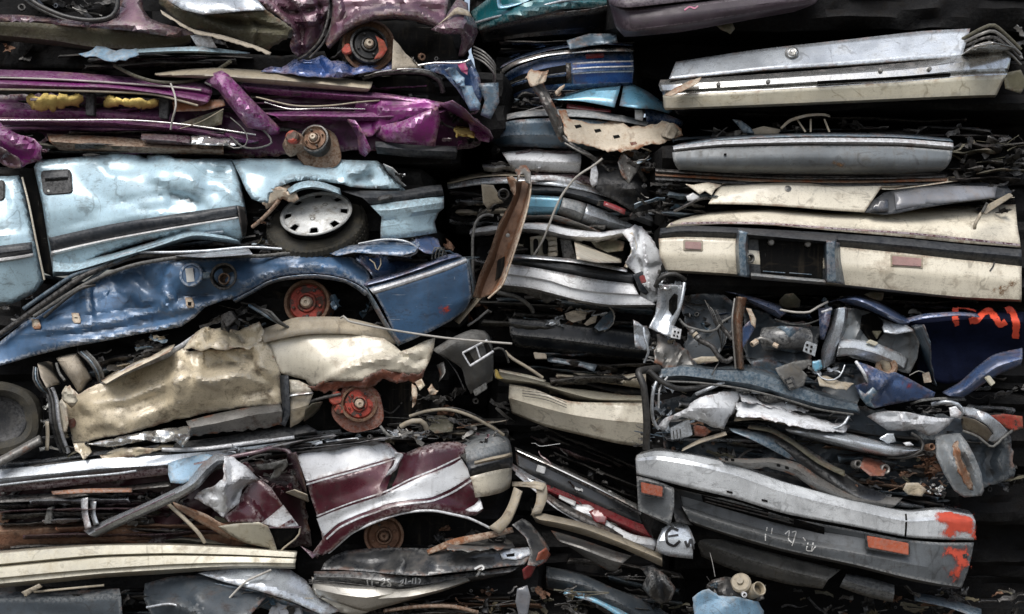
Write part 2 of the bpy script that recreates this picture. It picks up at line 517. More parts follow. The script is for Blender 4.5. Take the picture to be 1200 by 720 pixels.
# car paints (linear values)
M = {}
def mk(k, *a, **kw): M[k] = paint(k, *a, **kw)
mk('mauve_paint', (.105, .045, .07), metal=.3, rough=.28, dirt=.55, coat=.6, dust=.25, dustcol=(.3, .27, .28))
mk('magenta_paint', (.20, .02, .16), metal=.25, rough=.3, coat=.5, dirt=.7, chipcol=(.45, .35, .42), dust=.2, bump=.3, scratch=.8)
mk('light_blue_paint', (.41, .57, .65), metal=.1, rough=.3, coat=.7, dirt=.45, dirtcol=(.10, .10, .085), chipcol=(.10, .09, .08), rust=.3, var=.12, bump=.22, dust=.2, dustcol=(.5, .52, .52), streak=.25)
mk('navy_paint', (.045, .105, .20), metal=.25, rough=.4, coat=.35, dirt=.5, dirtcol=(.06, .06, .065), chipcol=(.4, .43, .47), chip=.8, dust=.35, dustcol=(.3, .36, .45), scratch=.9, rust=.15, var=.35)
mk('gold_paint', (.56, .48, .34), metal=.05, rough=.36, coat=.3, dirt=.9, dirtcol=(.12, .09, .055), chipcol=(.55, .52, .46), dust=.3, dustcol=(.6, .57, .5), var=.22, rust=.5, bump=.3)
mk('cream_paint', (.68, .63, .51), metal=.0, rough=.33, coat=.4, dirt=.55, dirtcol=(.2, .15, .09), chipcol=(.25, .2, .15), dust=.1, var=.1, rust=.4, bump=.16, streak=.3)
mk('maroon_paint', (.058, .006, .015), metal=.2, rough=.3, coat=.5, dirt=.4, dirtcol=(.09, .06, .06), chipcol=(.45, .4, .4), dust=.4, chip=.7, scratch=.9, var=.25)
mk('white_paint', (.68, .70, .72), metal=.0, rough=.3, coat=.45, dirt=.4, dirtcol=(.14, .13, .12), chipcol=(.12, .1, .1), dust=.05, var=.08, rust=.3, bump=.2)
mk('silver_paint', (.50, .54, .58), metal=.45, rough=.27, coat=.6, dirt=.5, dirtcol=(.09, .085, .075), chipcol=(.14, .13, .12), dust=.3, rust=.35, bump=.3)
mk('grey_bumper', (.13, .145, .155), spec=.4, rough=.42, coat=.0, dirt=.5, chipcol=(.4, .4, .39), dust=.55, dustcol=(.42, .42, .4), rust=.1, scratch=1, bump=.3, streak=.6)
mk('teal_paint', (.008, .11, .13), metal=.3, rough=.3, coat=.5, dirt=.5, dust=.2, chipcol=(.3, .4, .4))
mk('deep_blue_paint', (.012, .045, .13), metal=.3, rough=.25, coat=.6, dirt=.4, dust=.25, chipcol=(.3, .35, .4))
mk('royal_blue_paint', (.022, .07, .24), metal=.3, rough=.25, coat=.6, dirt=.3, dust=.15, chipcol=(.4, .4, .5))
mk('sky_blue_paint', (.14, .36, .50), metal=.3, rough=.3, coat=.5, dirt=.35, dust=.15, chipcol=(.2, .2, .2), var=.12)
mk('slate_blue_paint', (.042, .08, .115), metal=.3, rough=.4, coat=.3, dirt=.6, dust=.4, chipcol=(.3, .33, .35))
mk('black_paint', (.018, .02, .023), rough=.3, coat=.4, dirt=.5, dirtcol=(.07, .065, .055), dust=.35, chipcol=(.35, .35, .34), scratch=.8)
mk('night_blue_paint', (.003, .005, .016), rough=.7, coat=0, dirt=.4, dirtcol=(.004, .005, .012), dust=0, spec=.08, chip=.1, scratch=.15, chipcol=(.03, .03, .06), rust=0)
mk('near_black_paint', (.006, .009, .013), rough=.4, coat=.15, spec=.3, dirt=.4, dirtcol=(.02, .02, .02), dust=.15, rust=0, scratch=.5)
mk('layer_black', (.009, .009, .010), rough=.5, coat=.0, spec=.22, dirt=.5, dirtcol=(.012, .01, .008), dust=.1, rust=.1, scratch=.3)  # blacker colour for layers in gaps, painted so the gaps stay dark
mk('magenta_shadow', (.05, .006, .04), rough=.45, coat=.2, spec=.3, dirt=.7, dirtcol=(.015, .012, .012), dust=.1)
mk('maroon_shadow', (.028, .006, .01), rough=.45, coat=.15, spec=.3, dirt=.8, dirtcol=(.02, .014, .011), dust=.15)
mk('engine_grey', (.035, .045, .055), rough=.45, coat=.1, spec=.35, dirt=.8, dirtcol=(.018, .016, .013), dust=.25, chipcol=(.25, .26, .26))
mk('silver_gloss', (.68, .71, .73), metal=.35, rough=.26, coat=.5, dirt=.45, dirtcol=(.10, .105, .10), chipcol=(.2, .2, .2), dust=.1, rust=.15, bump=.12, streak=.5, scratch=.9)
mk('plum_bumper', (.045, .032, .042), rough=.45, coat=.05, spec=.35, dirt=.4, dirtcol=(.07, .065, .06), dust=.3, rust=0, chipcol=(.2, .17, .19))
mk('dark_grey_bumper', (.075, .082, .088), rough=.4, coat=.0, spec=.4, dirt=.7, dirtcol=(.03, .03, .028), chipcol=(.35, .35, .34), dust=.3, rust=.1, scratch=1, bump=.3, streak=.8)  # bumper grey with the shade of the underside put into its colour
mk('violet_blue_paint', (.045, .085, .19), metal=.3, rough=.3, coat=.45, dirt=.5, dust=.3, chipcol=(.35, .35, .4))
mk('black_plastic', (.012, .013, .015), spec=.25, rough=.5, coat=0, dirt=.45, dirtcol=(.08, .075, .065), chip=.5, chipcol=(.14, .14, .14), dust=.45, rust=0, dustcol=(.16, .16, .16))
mk('black_trim', (.014, .018, .024), spec=.3, rough=.42, coat=.1, dirt=.35, dirtcol=(.05, .05, .05), chip=.22, chipcol=(.2, .2, .2), dust=.2, rust=0, bump=.2, streak=.5)
mk('grey_plastic', (.055, .055, .052), spec=.3, rough=.55, coat=0, dirt=.5, chip=.4, chipcol=(.25, .25, .24), dust=.6, rust=0)
mk('chrome', (.75, .75, .73), metal=.85, rough=.22, coat=0, dirt=.55, dirtcol=(.1, .085, .06), chip=.3, rust=.3, dust=.15, bump=.15, var=.06)
mk('bright_bead', (.8, .8, .8), metal=.1, rough=.3, coat=.3, dirt=.3, rust=.1, dust=0, crack=0)  # pale colour standing in for the shine of chrome on the door beads
mk('alloy', (.66, .64, .58), metal=.75, rough=.34, coat=0, dirt=.45, dirtcol=(.20, .16, .09), chip=.3, rust=.15, dust=.1, bump=.2, var=.15, streak=.2)
mk('cream_alloy', (.50, .47, .37), metal=.15, rough=.38, coat=.1, dirt=.5, dirtcol=(.22, .16, .07), chip=.4, rust=.3, dust=.1, bump=.2, var=.12, streak=.3)
mk('bare_steel', (.17, .165, .155), metal=.5, rough=.42, coat=0, dirt=.8, dirtcol=(.03, .027, .022), chip=.4, rust=.7, dust=.35, bump=.5)
mk('dark_steel', (.028, .027, .026), metal=.5, rough=.42, coat=0, dirt=.7, dirtcol=(.022, .018, .014), chip=.5, chipcol=(.2, .19, .18), rust=.3, rustcol=(.06, .028, .015), dust=.3, dustcol=(.10, .10, .095), bump=.5)
mk('gap_black', (.0065, .0065, .007), rough=.8, coat=0, dirt=.4, dirtcol=(.016, .013, .01), chip=.25, chipcol=(.05, .05, .048), rust=.2, rustcol=(.02, .01, .006), dust=.25, dustcol=(.028, .027, .026), bump=.8, spec=.15)  # near-black colour that puts the darkness of the gaps into the hulks
mk('rusty_steel', (.13, .062, .034), metal=.2, rough=.7, coat=0, dirt=.6, dirtcol=(.03, .018, .012), chip=.5, chipcol=(.28, .2, .14), rust=.8, rustcol=(.14, .045, .018), dust=.3, dustcol=(.3, .22, .16), bump=.7)
mk('brown_rust', (.15, .08, .045), metal=.2, rough=.6, coat=0, dirt=.7, dirtcol=(.05, .03, .02), chip=.6, chipcol=(.4, .33, .26), rust=.8, rustcol=(.13, .05, .02), dust=.2, bump=.5)
mk('torn_rust', (.16, .05, .028), rough=.85, coat=0, dirt=.6, dirtcol=(.04, .02, .015), chip=.3, rust=.8, dust=.1, bump=1.0)
mk('red_sprayed_steel', (.34, .042, .025), patch=(.05, .03, .022), rough=.6, coat=0, dirt=1.0, dirtcol=(.07, .035, .022), chip=.4, chipcol=(.2, .12, .08), rust=.5, dust=.05, bump=.5)
mk('tan_plastic', (.33, .28, .20), rough=.55, coat=0, dirt=.6, dirtcol=(.1, .075, .045), chip=.4, rust=.1, dust=.2, bump=.4)
mk('tan_upholstery', (.36, .31, .24), rough=.8, coat=0, dirt=.5, chip=.2, rust=0, dust=.1, bump=.6)
mk('bleached_metal', (.48, .42, .33), metal=.1, rough=.55, coat=0, dirt=.6, dirtcol=(.22, .13, .06), chip=.5, chipcol=(.25, .12, .06), rust=.8, dust=0, bump=.5)
mk('olive_cloth', (.06, .055, .03), rough=.85, coat=0, dirt=.7, chip=.2, rust=.2, dust=.3, bump=.7)
mk('yellow_foam', (.66, .50, .17), rough=.95, coat=0, dirt=.5, dirtcol=(.3, .17, .03), chip=0, rust=0, dust=0, bump=1.0, scratch=0, streak=0, spec=.1)
mk('tyre_rubber', (.03, .03, .027), spec=.3, rough=.7, coat=0, dirt=.9, dirtcol=(.12, .105, .075), chip=.3, chipcol=(.12, .12, .11), rust=0, dust=.5, dustcol=(.14, .13, .11), bump=.5)
mk('hubcap_silver', (.42, .43, .42), metal=.25, rough=.45, coat=.1, dirt=.9, dirtcol=(.16, .13, .09), chip=.4, chipcol=(.2, .2, .2), rust=0, dust=0, bump=.1)
mk('void_black', (.004, .004, .004), rough=.8, coat=0, dirt=0, chip=0, rust=0, dust=.1, dustcol=(.02, .02, .02), bump=.2, spec=.1)  # black that stands for the darkness inside holes, slots, gaps and arches
mk('tail_lamp_red', (.17, .012, .018), rough=.15, coat=.8, dirt=.35, chip=.1, rust=0, dust=.1, bump=.08, scratch=.3)
mk('amber_lens', (.36, .085, .04), rough=.25, coat=.6, dirt=.5, dirtcol=(.14, .07, .05), chip=.2, rust=0, dust=0, bump=.12)
mk('pink_lens', (.30, .17, .15), rough=.3, coat=.5, dirt=.4, chip=.1, rust=0, dust=0, bump=.12)
mk('smoky_glass', (.03, .035, .045), rough=.12, coat=.8, dirt=.35, dirtcol=(.12, .1, .09), chip=.1, rust=0, dust=.3, bump=.1)
mk('dusty_glass', (.16, .17, .19), rough=.3, coat=.5, dirt=.5, dirtcol=(.16, .12, .09), chip=.1, rust=0, dust=.2, bump=.1)
mk('clear_lens', (.55, .56, .56), rough=.2, coat=.6, dirt=.35, chip=.1, rust=0, dust=0, bump=.1)
mk('pale_cable', (.42, .40, .36), rough=.5, coat=0, dirt=.5, rust=0, dust=0, bump=.1)
mk('black_rubber', (.012, .012, .012), rough=.45, coat=.1, dirt=.4, chip=.1, rust=0, dust=.35, dustcol=(.1, .1, .1), bump=.2)
mk('copper_wood', (.30, .12, .055), rough=.5, coat=.1, dirt=.5, rust=.2, dust=.1)
mk('leaf_green', (.05, .07, .022), rough=.6, coat=0, dirt=.4, chip=0, rust=0, dust=.1, bump=.2, scratch=0)
mk('dry_stem', (.085, .07, .038), rough=.7, coat=0, dirt=.4, chip=0, rust=0, dust=.1, bump=.2, scratch=0)
mk('pale_blue_plastic', (.17, .30, .42), rough=.5, coat=.1, dirt=1.0, rust=0, dust=.2, bump=.4)
mk('pink_plastic', (.5, .06, .2), rough=.5, coat=.1, dirt=.4, rust=0, dust=.0, bump=.3)
mk('white_mark', (.62, .62, .60), rough=.7, coat=0, dirt=.3, chip=0, rust=0, dust=0, scratch=0, bump=.05)
mk('black_mark', (.008, .008, .009), rough=.5, coat=0, dirt=.3, dirtcol=(.1, .1, .1), chip=0, rust=0, dust=0, scratch=0, bump=.05)
mk('earth', (.075, .062, .045), rough=.95, coat=0, dirt=.7, dirtcol=(.03, .025, .018), chip=.3, rust=0, dust=.2, bump=1, scratch=0)
M['orange_spray'] = spray('orange_spray', (.62, .085, .045), 16.0)
M['orange_stroke'] = spray('orange_stroke', (.80, .085, .035), 3.0)
M['faint_spray'] = spray('faint_spray', (.45, .05, .04), 22.0)
M['faint_rust'] = spray('faint_rust', (.30, .17, .08), 26.0)
# ---------------------------------------------------------------- bigger helpers
def hulk(parent, x0, y0, x1, y1, d0, d1, mat=None, name='crushed_body', tilt=(0, 0), amp=.05):
    """the flattened body behind the outer panels: a slab coloured near-black to darken the gaps, folded strata on its face and ends, d0..d1 deep"""
    mat = mat or M['gap_black']; seed = ns()
    a = P(x0, y0, 0); b = P(x1, y1, 0)
    X0, X1, Z0, Z1 = a.x, b.x, b.z, a.z
    c = .12 * min(1, (Z1 - Z0))
    ring = [(d0 + c, Z0), (d0, Z0 + c), (d0, Z1 - c), (d0 + c, Z1), (d1 - c, Z1), (d1, Z1 - c), (d1, Z0 + c), (d1 - c, Z0)]
    rs = []
    for (p, q), (r, s) in zip(ring, ring[1:] + ring[:1]):
        m = max(1, int(math.hypot(r - p, s - q) / .05)); m = min(m, 14)
        for k in range(m): rs.append((p + (r - p) * k / m, q + (s - q) * k / m))
    nx = max(4, int((X1 - X0) / .05)); K = len(rs)
    V = []
    cz, cy = (Z0 + Z1) / 2, (d0 + d1) / 2
    for i in range(nx + 1):
        t = i / nx
        dz = tilt[0] + (tilt[1] - tilt[0]) * t
        s = 1 if 0 < i < nx else .8
        for (p, q) in rs: V.append((X0 + (X1 - X0) * t, cy + (p - cy) * (s if s < 1 else 1), cz + (q - cz) * s + dz / 200))
    V = np.array(V)
    nz = pn(V * np.array([1.6, 3, 13]) + seed * 3.1); n2 = pn(V * np.array([5, 7, 26]) + seed); n3 = pn(V * np.array([2, 2, 5]) - seed)
    V[:, 1] += amp * ((1 - np.abs(nz) * 4) + .5 * (1 - np.abs(n2) * 4) + 1.2 * n3)
    V[:, 2] += amp * .5 * pn(V * np.array([3, 3, 3]) + seed * 2)
    V[:, 0] += amp * .8 * pn(V * np.array([3, 5, 16]) + seed * 5)
    F = [(i * K + k, (i + 1) * K + k, (i + 1) * K + (k + 1) % K, i * K + (k + 1) % K) for i in range(nx) for k in range(K)]
    F.append(tuple(range(K))); F.append(tuple(nx * K + k for k in range(K))[::-1])
    return link(name, V, F, mat, parent, sharp=30)

def ribbon_geo(rs, p0, L, ang, w, yaw=0, bend=.14, nn=9):
    pts = []; d = np.array([math.cos(ang) * math.cos(yaw), math.sin(yaw), math.sin(ang)])
    k = np.cross(d, [0, 1, .01]); k /= np.linalg.norm(k)
    for i in range(5):
        t = i / 4
        pts.append(p0 + d * L * (t - .5) + k * L * bend * rs.uniform(-.5, .5) + np.array([0, rs.uniform(-.3, .3) * L * bend, 0]))
    C = spline3(np.array(pts), nn)
    th0 = rs.uniform(0, math.pi); th1 = th0 + rs.uniform(-1.5, 1.5)
    V, F = [], []
    for i in range(nn):
        t = i / (nn - 1); th = th0 + (th1 - th0) * t
        a = k * math.cos(th) + np.array([0, 1, 0]) * math.sin(th)
        b = np.cross(d, a)
        ww = w * (1 + .4 * rs.uniform(-1, 1))
        V += [C[i] - a * ww + b * ww * .35, C[i] - a * ww * .8, C[i] + a * ww * .8, C[i] + a * ww + b * ww * .35]
    for i in range(nn - 1):
        for j in range(3): F.append((i * 4 + j, i * 4 + j + 1, (i + 1) * 4 + j + 1, (i + 1) * 4 + j))
    return V, F

def shard_geo(rs, p0, s):
    n = 6
    ax = rs.normal(size=3) * [1, .6, .5]; ax /= np.linalg.norm(ax)
    b = np.cross(ax, rs.normal(size=3) * [.3, 1, 1]); b /= np.linalg.norm(b); c = np.cross(ax, b)
    off = rs.uniform(0, 90, 3); V = []
    asp = rs.uniform(.25, .8)
    for i in range(n):
        for j in range(n):
            u, v = i / (n - 1) - .5, j / (n - 1) - .5
            q = np.array([[u * 3, v * 3, 0]]) + off
            h = (1 - abs(pn(q)[0]) * 4) * .28
            V.append(p0 + s * ((u + pn(q + 5)[0] * .5) * ax + (v + pn(q + 9)[0] * .5) * b * asp + h * c))
    F = [(i * n + j, i * n + j + 1, (i + 1) * n + j + 1, (i + 1) * n + j) for i in range(n - 1) for j in range(n - 1)]
    return V, F

def debris(parent, x0, y0, x1, y1, d, n, seed, pal=None, big=1.0, mix=(.5, .36, .06, .08), slope=0, hang=0, dz=.12, name='mangled_scrap'):
    """the unsorted mangled innards of a wreck: nobody could count the bits"""
    rs = np.random.RandomState(seed)
    pal = pal or [M['dark_steel'], M['dark_steel'], M['bare_steel'], M['rusty_steel'], M['black_plastic']]
    G = []; n = int(n * .42)
    for i in range(n):
        t = rs.uniform(); x = x0 + (x1 - x0) * t; y = y0 + (y1 - y0) * rs.uniform() + slope * (t - .5)
        p = np.array(P(x, y, d + rs.uniform(-.2, 1) * dz)); k = rs.uniform(); m = rs.randint(len(pal)) if rs.uniform() < .6 else 0
        if k < mix[0]:
            ang = rs.normal() * .35 - slope / max(1, x1 - x0)
            G.append((*ribbon_geo(rs, p, rs.uniform(.06, .24) * big, ang, rs.uniform(.007, .024) * big, rs.normal() * .3), m))
        elif k < mix[0] + mix[1]:
            G.append((*shard_geo(rs, p, rs.uniform(.04, .16) * big), m))
        elif k < mix[0] + mix[1] + mix[2]:
            pts = [p + rs.normal(size=3) * [.13, .03, .025] * big for _ in range(4)]
            G.append((*tube_geo(pts, rs.uniform(.0015, .005), 5, n=14), m))
        else:
            r = rs.uniform(.008, .022) * big; ax = rs.normal(size=3) * .4 + [0, -1, .2]; ax /= np.linalg.norm(ax)
            u = np.cross(ax, [0, 0, 1.0]); u /= np.linalg.norm(u); w = np.cross(ax, u); V = []
            for (h, q) in ((0, r), (.02, r), (.02, r * .6), (.006, r * .5)):
                for s in range(10):
                    a = math.pi * 2 * s / 10; V.append(p + ax * h + q * (math.cos(a) * u + math.sin(a) * w))
            G.append((V, [(j * 10 + s, j * 10 + (s + 1) % 10, (j + 1) * 10 + (s + 1) % 10, (j + 1) * 10 + s) for j in range(3) for s in range(10)], m))
    V, F, Mi = merge(G)
    o = link(name, V, F, pal[0], parent, mats=pal[1:], fmat=Mi, sharp=40, bvh=False)
    o['kind'] = 'stuff'
    return o

def brake_drum(parent, x, y, d, r, mat_in, mat_out=None, axis=(.05, -1, .12), name='brake_drum', holes=5, dish=1):
    mo = mat_out or M['rusty_steel']
    D = lathe(name, parent, (x, y, d), axis, [(-.16, r * .8), (-.16, r * .97), (-.03, r), (.0, r * 1.02), (.012, r * .99), (.014, r * .88), (-.004, r * .84), (-.012, r * .8)], mo, 44)
    f = lathe('drum_face', D, (x, y, d), axis, [(-.010, r * .82), (.004, r * .74), (.006, r * .45), (.022, r * .40), (.024, r * .33), (.006, r * .30), (.006, .0001)], mat_in, 40)
    h = lathe('hub_cap', D, (x, y, d), axis, [(.0, r * .26), (.034, r * .25), (.046, r * .19), (.048, r * .08), (.036, r * .06), (.036, .0001)], M['bleached_metal'] if dish else mo, 24)
    ax = Vector(axis).normalized(); u = ax.cross(Vector((0, 0, 1))).normalized(); w = ax.cross(u)
    c = P(x, y, d)
    for k in range(holes):
        a = 2 * math.pi * k / holes + .4
        q = c + (u * math.cos(a) + w * math.sin(a)) * r * .60 + ax * .002
        vv, ff = [], []
        for (h_, rr) in ((0, r * .075), (.02, r * .07), (.024, r * .04), (.024, .0001)):
            for s in range(8):
                b = math.pi * 2 * s / 8; vv.append(tuple(q + ax * h_ + (u * math.cos(b) + w * math.sin(b)) * rr))
        ff = [(j * 8 + s, j * 8 + (s + 1) % 8, (j + 1) * 8 + (s + 1) % 8, (j + 1) * 8 + s) for j in range(3) for s in range(8)]
        link('wheel_stud', vv, ff, M['dark_steel'] if k % 2 else mat_in, D, bvh=False)
    return D

def car(label, x, y, d=0.4):
    return thing('crushed_car', label, 'crushed car', x, y, d, 'crushed cars stacked in piles')

def layers(parent, x0, y0, x1, y1, d, n, pal, seed=1, slope=0, hgt=(3, 9), long=(.35, .9)):
    """thin folded body layers pressed flat between two cars: each a crumpled strip of its own"""
    rs = np.random.RandomState(seed)
    for i in range(n):
        W = (x1 - x0) * rs.uniform(*long); a = x0 + (x1 - x0 - W) * rs.uniform(); b = a + W
        t = (i + rs.uniform(.2, .8)) / n; y = y0 + (y1 - y0) * t; hh = rs.uniform(*hgt)
        k = 6; xs = np.linspace(a, b, k); sl = lambda x: slope * ((x - x0) / (x1 - x0) - .5)
        wv = np.cumsum(rs.normal(size=k)) * 1.3; dd = d + rs.normal(size=k) * .035 + rs.uniform(-.04, .06)
        top = [(x, y + sl(x) + w, q + .05) for x, w, q in zip(xs, wv, dd)]
        mid = [(x + rs.uniform(-3, 3), y + sl(x) + w + hh * rs.uniform(.3, .5), q - .03) for x, w, q in zip(xs, wv, dd)]
        bot = [(x + rs.uniform(-4, 4), y + sl(x) + w + hh * rs.uniform(.8, 1.1), q + rs.uniform(-.01, .05)) for x, w, q in zip(xs, wv, dd)]
        nm = pal[i % len(pal)]
        nm = 'layer_black' if nm == 'black_paint' or (nm in ('dark_steel', 'black_plastic') and i % 2) else nm
        loft('folded_sheet', parent, [top, mid, bot], M[nm], amp=.022, freq=9, sx=.4, step=4, torn=1.5, wig=.8)
# ================================================================ LEFT PILE
# ---- mauve car on top
c = car('dull mauve car with an empty wheel arch and brake drum, topmost in the left pile', 300, 95)
hulk(c, -120, -70, 535, 45, .25, 1.9)
hulk(c, -120, 30, 530, 90, .42, 1.9)
sheet('sill', c, (-12,17, 25,18, 60,21, 100,26, 125,25, 136,20, 141,8, 141,-10, 166,-10, 168,12, 176,22, 190,28, 215,34, 228,40, 205,44, 150,36, 100,32, 40,27, -12,26),
      [(0,20,.06),(140,0,.1),(160,15,.02),(220,36,.05),(60,24,.03)], M['mauve_paint'], amp=.008, roll=.03, rollw=5)
loft('rocker_underside', c, [R(.05, -12,26, 40,27, 100,32, 150,36, 205,43, 226,40), R(.10, -12,40, 60,47, 110,55, 165,57, 205,53, 224,47), R(.2, -12,46, 60,53, 110,58, 165,60, 205,56, 224,50)], M['olive_cloth'], amp=.02, freq=6)
tube('window_seal', c, R([.03,.0,.03], 28,-8, 45,6, 75,19, 105,24, 128,21, 137,10, 138,-10), .014, M['black_rubber'])
tube('window_frame_strip', c, R(.06, 24,-5, 42,9, 72,22, 105,27, 132,24), .008, M['grey_plastic'])
debris(c, 20,-8, 130,16, .16, 46, 11, [M['dark_steel'], M['black_plastic'], M['bare_steel'], M['smoky_glass']])
sheet('torn_liner', c, (182,-10, 205,8, 235,18, 290,14, 312,12, 328,22, 342,34, 336,46, 322,52, 314,60, 300,55, 275,45, 250,38, 222,32, 200,18, 186,4),
      [(200,0,.12),(340,35,-.05),(240,18,.0),(300,55,.1),(280,30,.06)], M['olive_cloth'], amp=.03, freq=6, step=3, crease=[((225,20,270,34,336,40), .05, 7), ((240,12,300,22,340,34), .05, 5), ((285,14,300,34,296,54), .03, 4)], torn=2)
loft('torn_edge_trim', c, [R([.0,-.04,-.03], 188,12, 225,34, 262,42, 300,54, 318,62), R([-.03,-.07,-.05], 190,17, 226,38, 262,47, 300,58, 316,66)], M['tan_upholstery'], amp=.01, step=3, torn=2)
sheet('silver_flap', c, (185,-10, 290,-10, 300,-2, 312,12, 285,13, 255,16, 238,17, 215,12, 198,2), [(190,-8,.05),(300,0,-.04),(240,16,-.08)], M['silver_paint'], amp=.022, crease=[((190,-6,240,3,300,0), .03, 10)])
sheet('crumpled_door', c, (285,-10, 386,-10, 384,18, 376,44, 362,60, 350,67, 343,62, 340,54, 343,38, 330,22, 312,11, 300,0),
      [(290,-5,.02),(380,0,-.02),(350,65,.05),(335,25,-.04),(360,35,.03)], M['mauve_paint'], amp=.03, freq=6, step=3, crease=[((300,-5,325,12,345,34,350,62), .06, 6), ((330,-10,352,8,362,34,358,58), .05, 5), ((318,8,345,14,380,6), -.04, 5), ((345,24,370,28,382,16), .04, 4), ((362,-8,372,10,370,40), .04, 4)], torn=1)
tube('door_edge_strip', c, R([.0,-.02,.03], 384,-10, 385,18, 376,46, 360,64, 349,70), .009, M['dark_steel'])
tube('door_edge_strip', c, R([.03,.0,.05], 391,-10, 390,22, 379,50, 363,68), .006, M['bare_steel'])
sheet('fender', c, (388,-10, 527,-10, 524,10, 520,33, 505,26, 485,20, 462,18, 440,20, 420,27, 402,38, 384,56, 381,50, 388,30, 390,10),
      [(390,-5,.02),(525,-5,.0),(385,50,.02),(450,18,-.07),(520,30,-.03),(450,-8,.04)], M['mauve_paint'], amp=.012, freq=4, step=3, crease=[((386,48,402,30,425,16,455,10,490,13,522,27), .045, 7), ((395,5,450,-2,524,6), .02, 7), ((396,-8,400,12,394,34), .03, 5), ((470,-6,476,6,490,11), .02, 5)])
loft('arch_lip', c, [R([.0,-.07,-.02], 384,56, 402,38, 420,27, 440,20, 462,18, 485,20, 505,26, 520,33), R([.04,-.03,.02], 386,58, 404,41, 421,30, 440,24, 462,22, 484,24, 503,30, 518,36)], M['mauve_paint'], amp=.003)
sheet('bumper_corner', c, (528,10, 536,-2, 548,4, 549,14, 558,28, 560,38, 553,55, 543,66, 537,66, 541,48, 539,40, 520,40, 505,35, 520,24), [(528,10,.02),(558,30,.12),(541,60,.1),(510,34,-.04),(540,35,-.02)], M['mauve_paint'], amp=.012, crease=[((505,35,530,28,556,30), .04, 7), ((540,40,546,22,545,4), .04, 7)])
loft('bumper_strip', c, [R([-.04,.0], 520,24, 535,9, 549,13), R([-.05,-.02], 512,30, 534,17, 553,20)], M['tan_plastic'], amp=.003)
brake_drum(c, 432, 53, .02, .11, M['dark_steel'], M['dark_steel'], axis=(.25,-1,.15), holes=4)
lathe('brake_caliper', c, (407,58,.0), (-.2,-1,.1), [(-.06,.03),(0,.034),(.01,.025),(.01,.001)], M['red_sprayed_steel'], 12, dent=.2)
sheet('painted_arc', c, (440,42, 450,48, 454,58, 448,68, 438,70, 444,60, 443,50), -.03, M['red_sprayed_steel'], amp=.01, step=2.5)
lathe('brake_disc', c, (432,54,.05), (.1,-1,.05), [(0,.02),(0,.155),(.02,.155),(.03,.14)], M['rusty_steel'])
sheet('torn_mud_flap', c, (461,46, 467,52, 475,63, 493,78, 494,81, 459,82), [(461,46,-.02),(490,80,.02),(460,80,-.06)], M['tan_upholstery'], amp=.012)
sheet('arch_dark_back', c, (395,60, 400,42, 430,27, 465,24, 500,30, 530,42, 538,70, 500,80, 400,72), .17, M['void_black'], amp=.03)  # black sheet behind the arch, standing in for the shade inside it
debris(c, 395, 62, 520, 80, .05, 26, 12)
debris(c, 0, 50, 330, 70, .3, 30, 13)

# ---- loose things lying between the top cars
o = sheet('crumpled_car_hood', None, (305,84, 318,78, 330,80, 345,70, 362,71, 378,65, 388,72, 402,72, 415,76, 430,74, 458,73, 461,81, 430,85, 400,91, 360,90, 330,86), [(310,80,.02),(380,66,.1),(455,78,.05),(400,90,-.04),(340,86,-.02)], M['royal_blue_paint'], amp=.035, freq=9, sharp=25, crease=[((345,71,350,82,372,88), .04, 6), ((378,66,384,80,410,88), .05, 7), ((402,72,400,88), .04, 5), ((430,75,420,84), .03, 5)], torn=1)
tagthing(o, 'crumpled royal blue sheet metal squeezed under the mauve car beside the upper brake drum', 'scrap metal')
o = thing('loose_trim_strip', 'pale blue torn plastic trim strip in the black gap under the mauve car', 'trim strip', 180, 70, 0)
sheet('torn_end', o, (92,63, 104,62, 112,55, 122,54, 132,59, 160,58, 163,64, 148,70, 135,73, 122,72, 112,66, 100,67), [(92,63,.0),(160,60,-.02),(125,72,-.06)], M['pale_blue_plastic'], amp=.03, freq=9, torn=2)
loft('strip', o, [R([.02,.0,.1], 158,58, 200,56, 235,55, 262,58, 293,62), R([-.03,-.02,.08], 158,62, 200,60, 235,60, 262,62, 293,63), R([.0,.0,.1], 158,65, 200,62, 235,62, 260,63, 290,63.5)], M['light_blue_paint'], amp=.004)
sheet('broken_tab', o, (223,42, 232,41, 247,43, 254,56, 240,56, 231,55), .0, M['white_paint'], amp=.012)

# ---- magenta car
c = car('flattened magenta car with yellow foam poking out of two slots in the left pile', 280, 195)
hulk(c, -120, 84, 545, 150, .22, 1.9)
hulk(c, -120, 145, 535, 186, .20, 1.9)
loft('roof_rail', c, [R([.08,.08,.06], -8,82, 60,84, 130,89, 190,95, 232,97, 247,101), R(.0, -8,89, 60,92, 130,96, 190,101, 230,104, 249,108), R(.03, -8,92, 60,95, 130,98, 190,104, 228,108, 248,112), R(-.05, -8,98, 60,101, 130,103, 190,110, 222,116, 244,120), R(.02, -8,106, 60,107, 130,108, 180,111, 215,120, 235,124)], M['magenta_paint'], amp=.006, freq=6)
tube('roof_trim', c, R([.0,.0,-.04], -8,91, 60,93, 130,97, 200,102, 236,106), .006, M['pale_cable'])
tube('roof_trim', c, R([-.03,-.03,-.04], -8,105, 60,106, 130,108, 180,111, 214,119, 232,124), .007, M['tan_plastic'])
loft('inner_panel', c, [R(.16, -8,120, 90,124, 180,128, 205,130), R(.10, -8,128, 90,131, 200,138), R(.12, -8,142, 90,140, 200,145)], M['magenta_paint'], amp=.01)
def foam(out, ctrl, lab=None):
    f = sheet('torn_foam', c, out, ctrl, M['yellow_foam'], amp=.02, freq=14, step=2, torn=4, sharp=80, thick=.01, roll=.03, rollw=4)
    return f
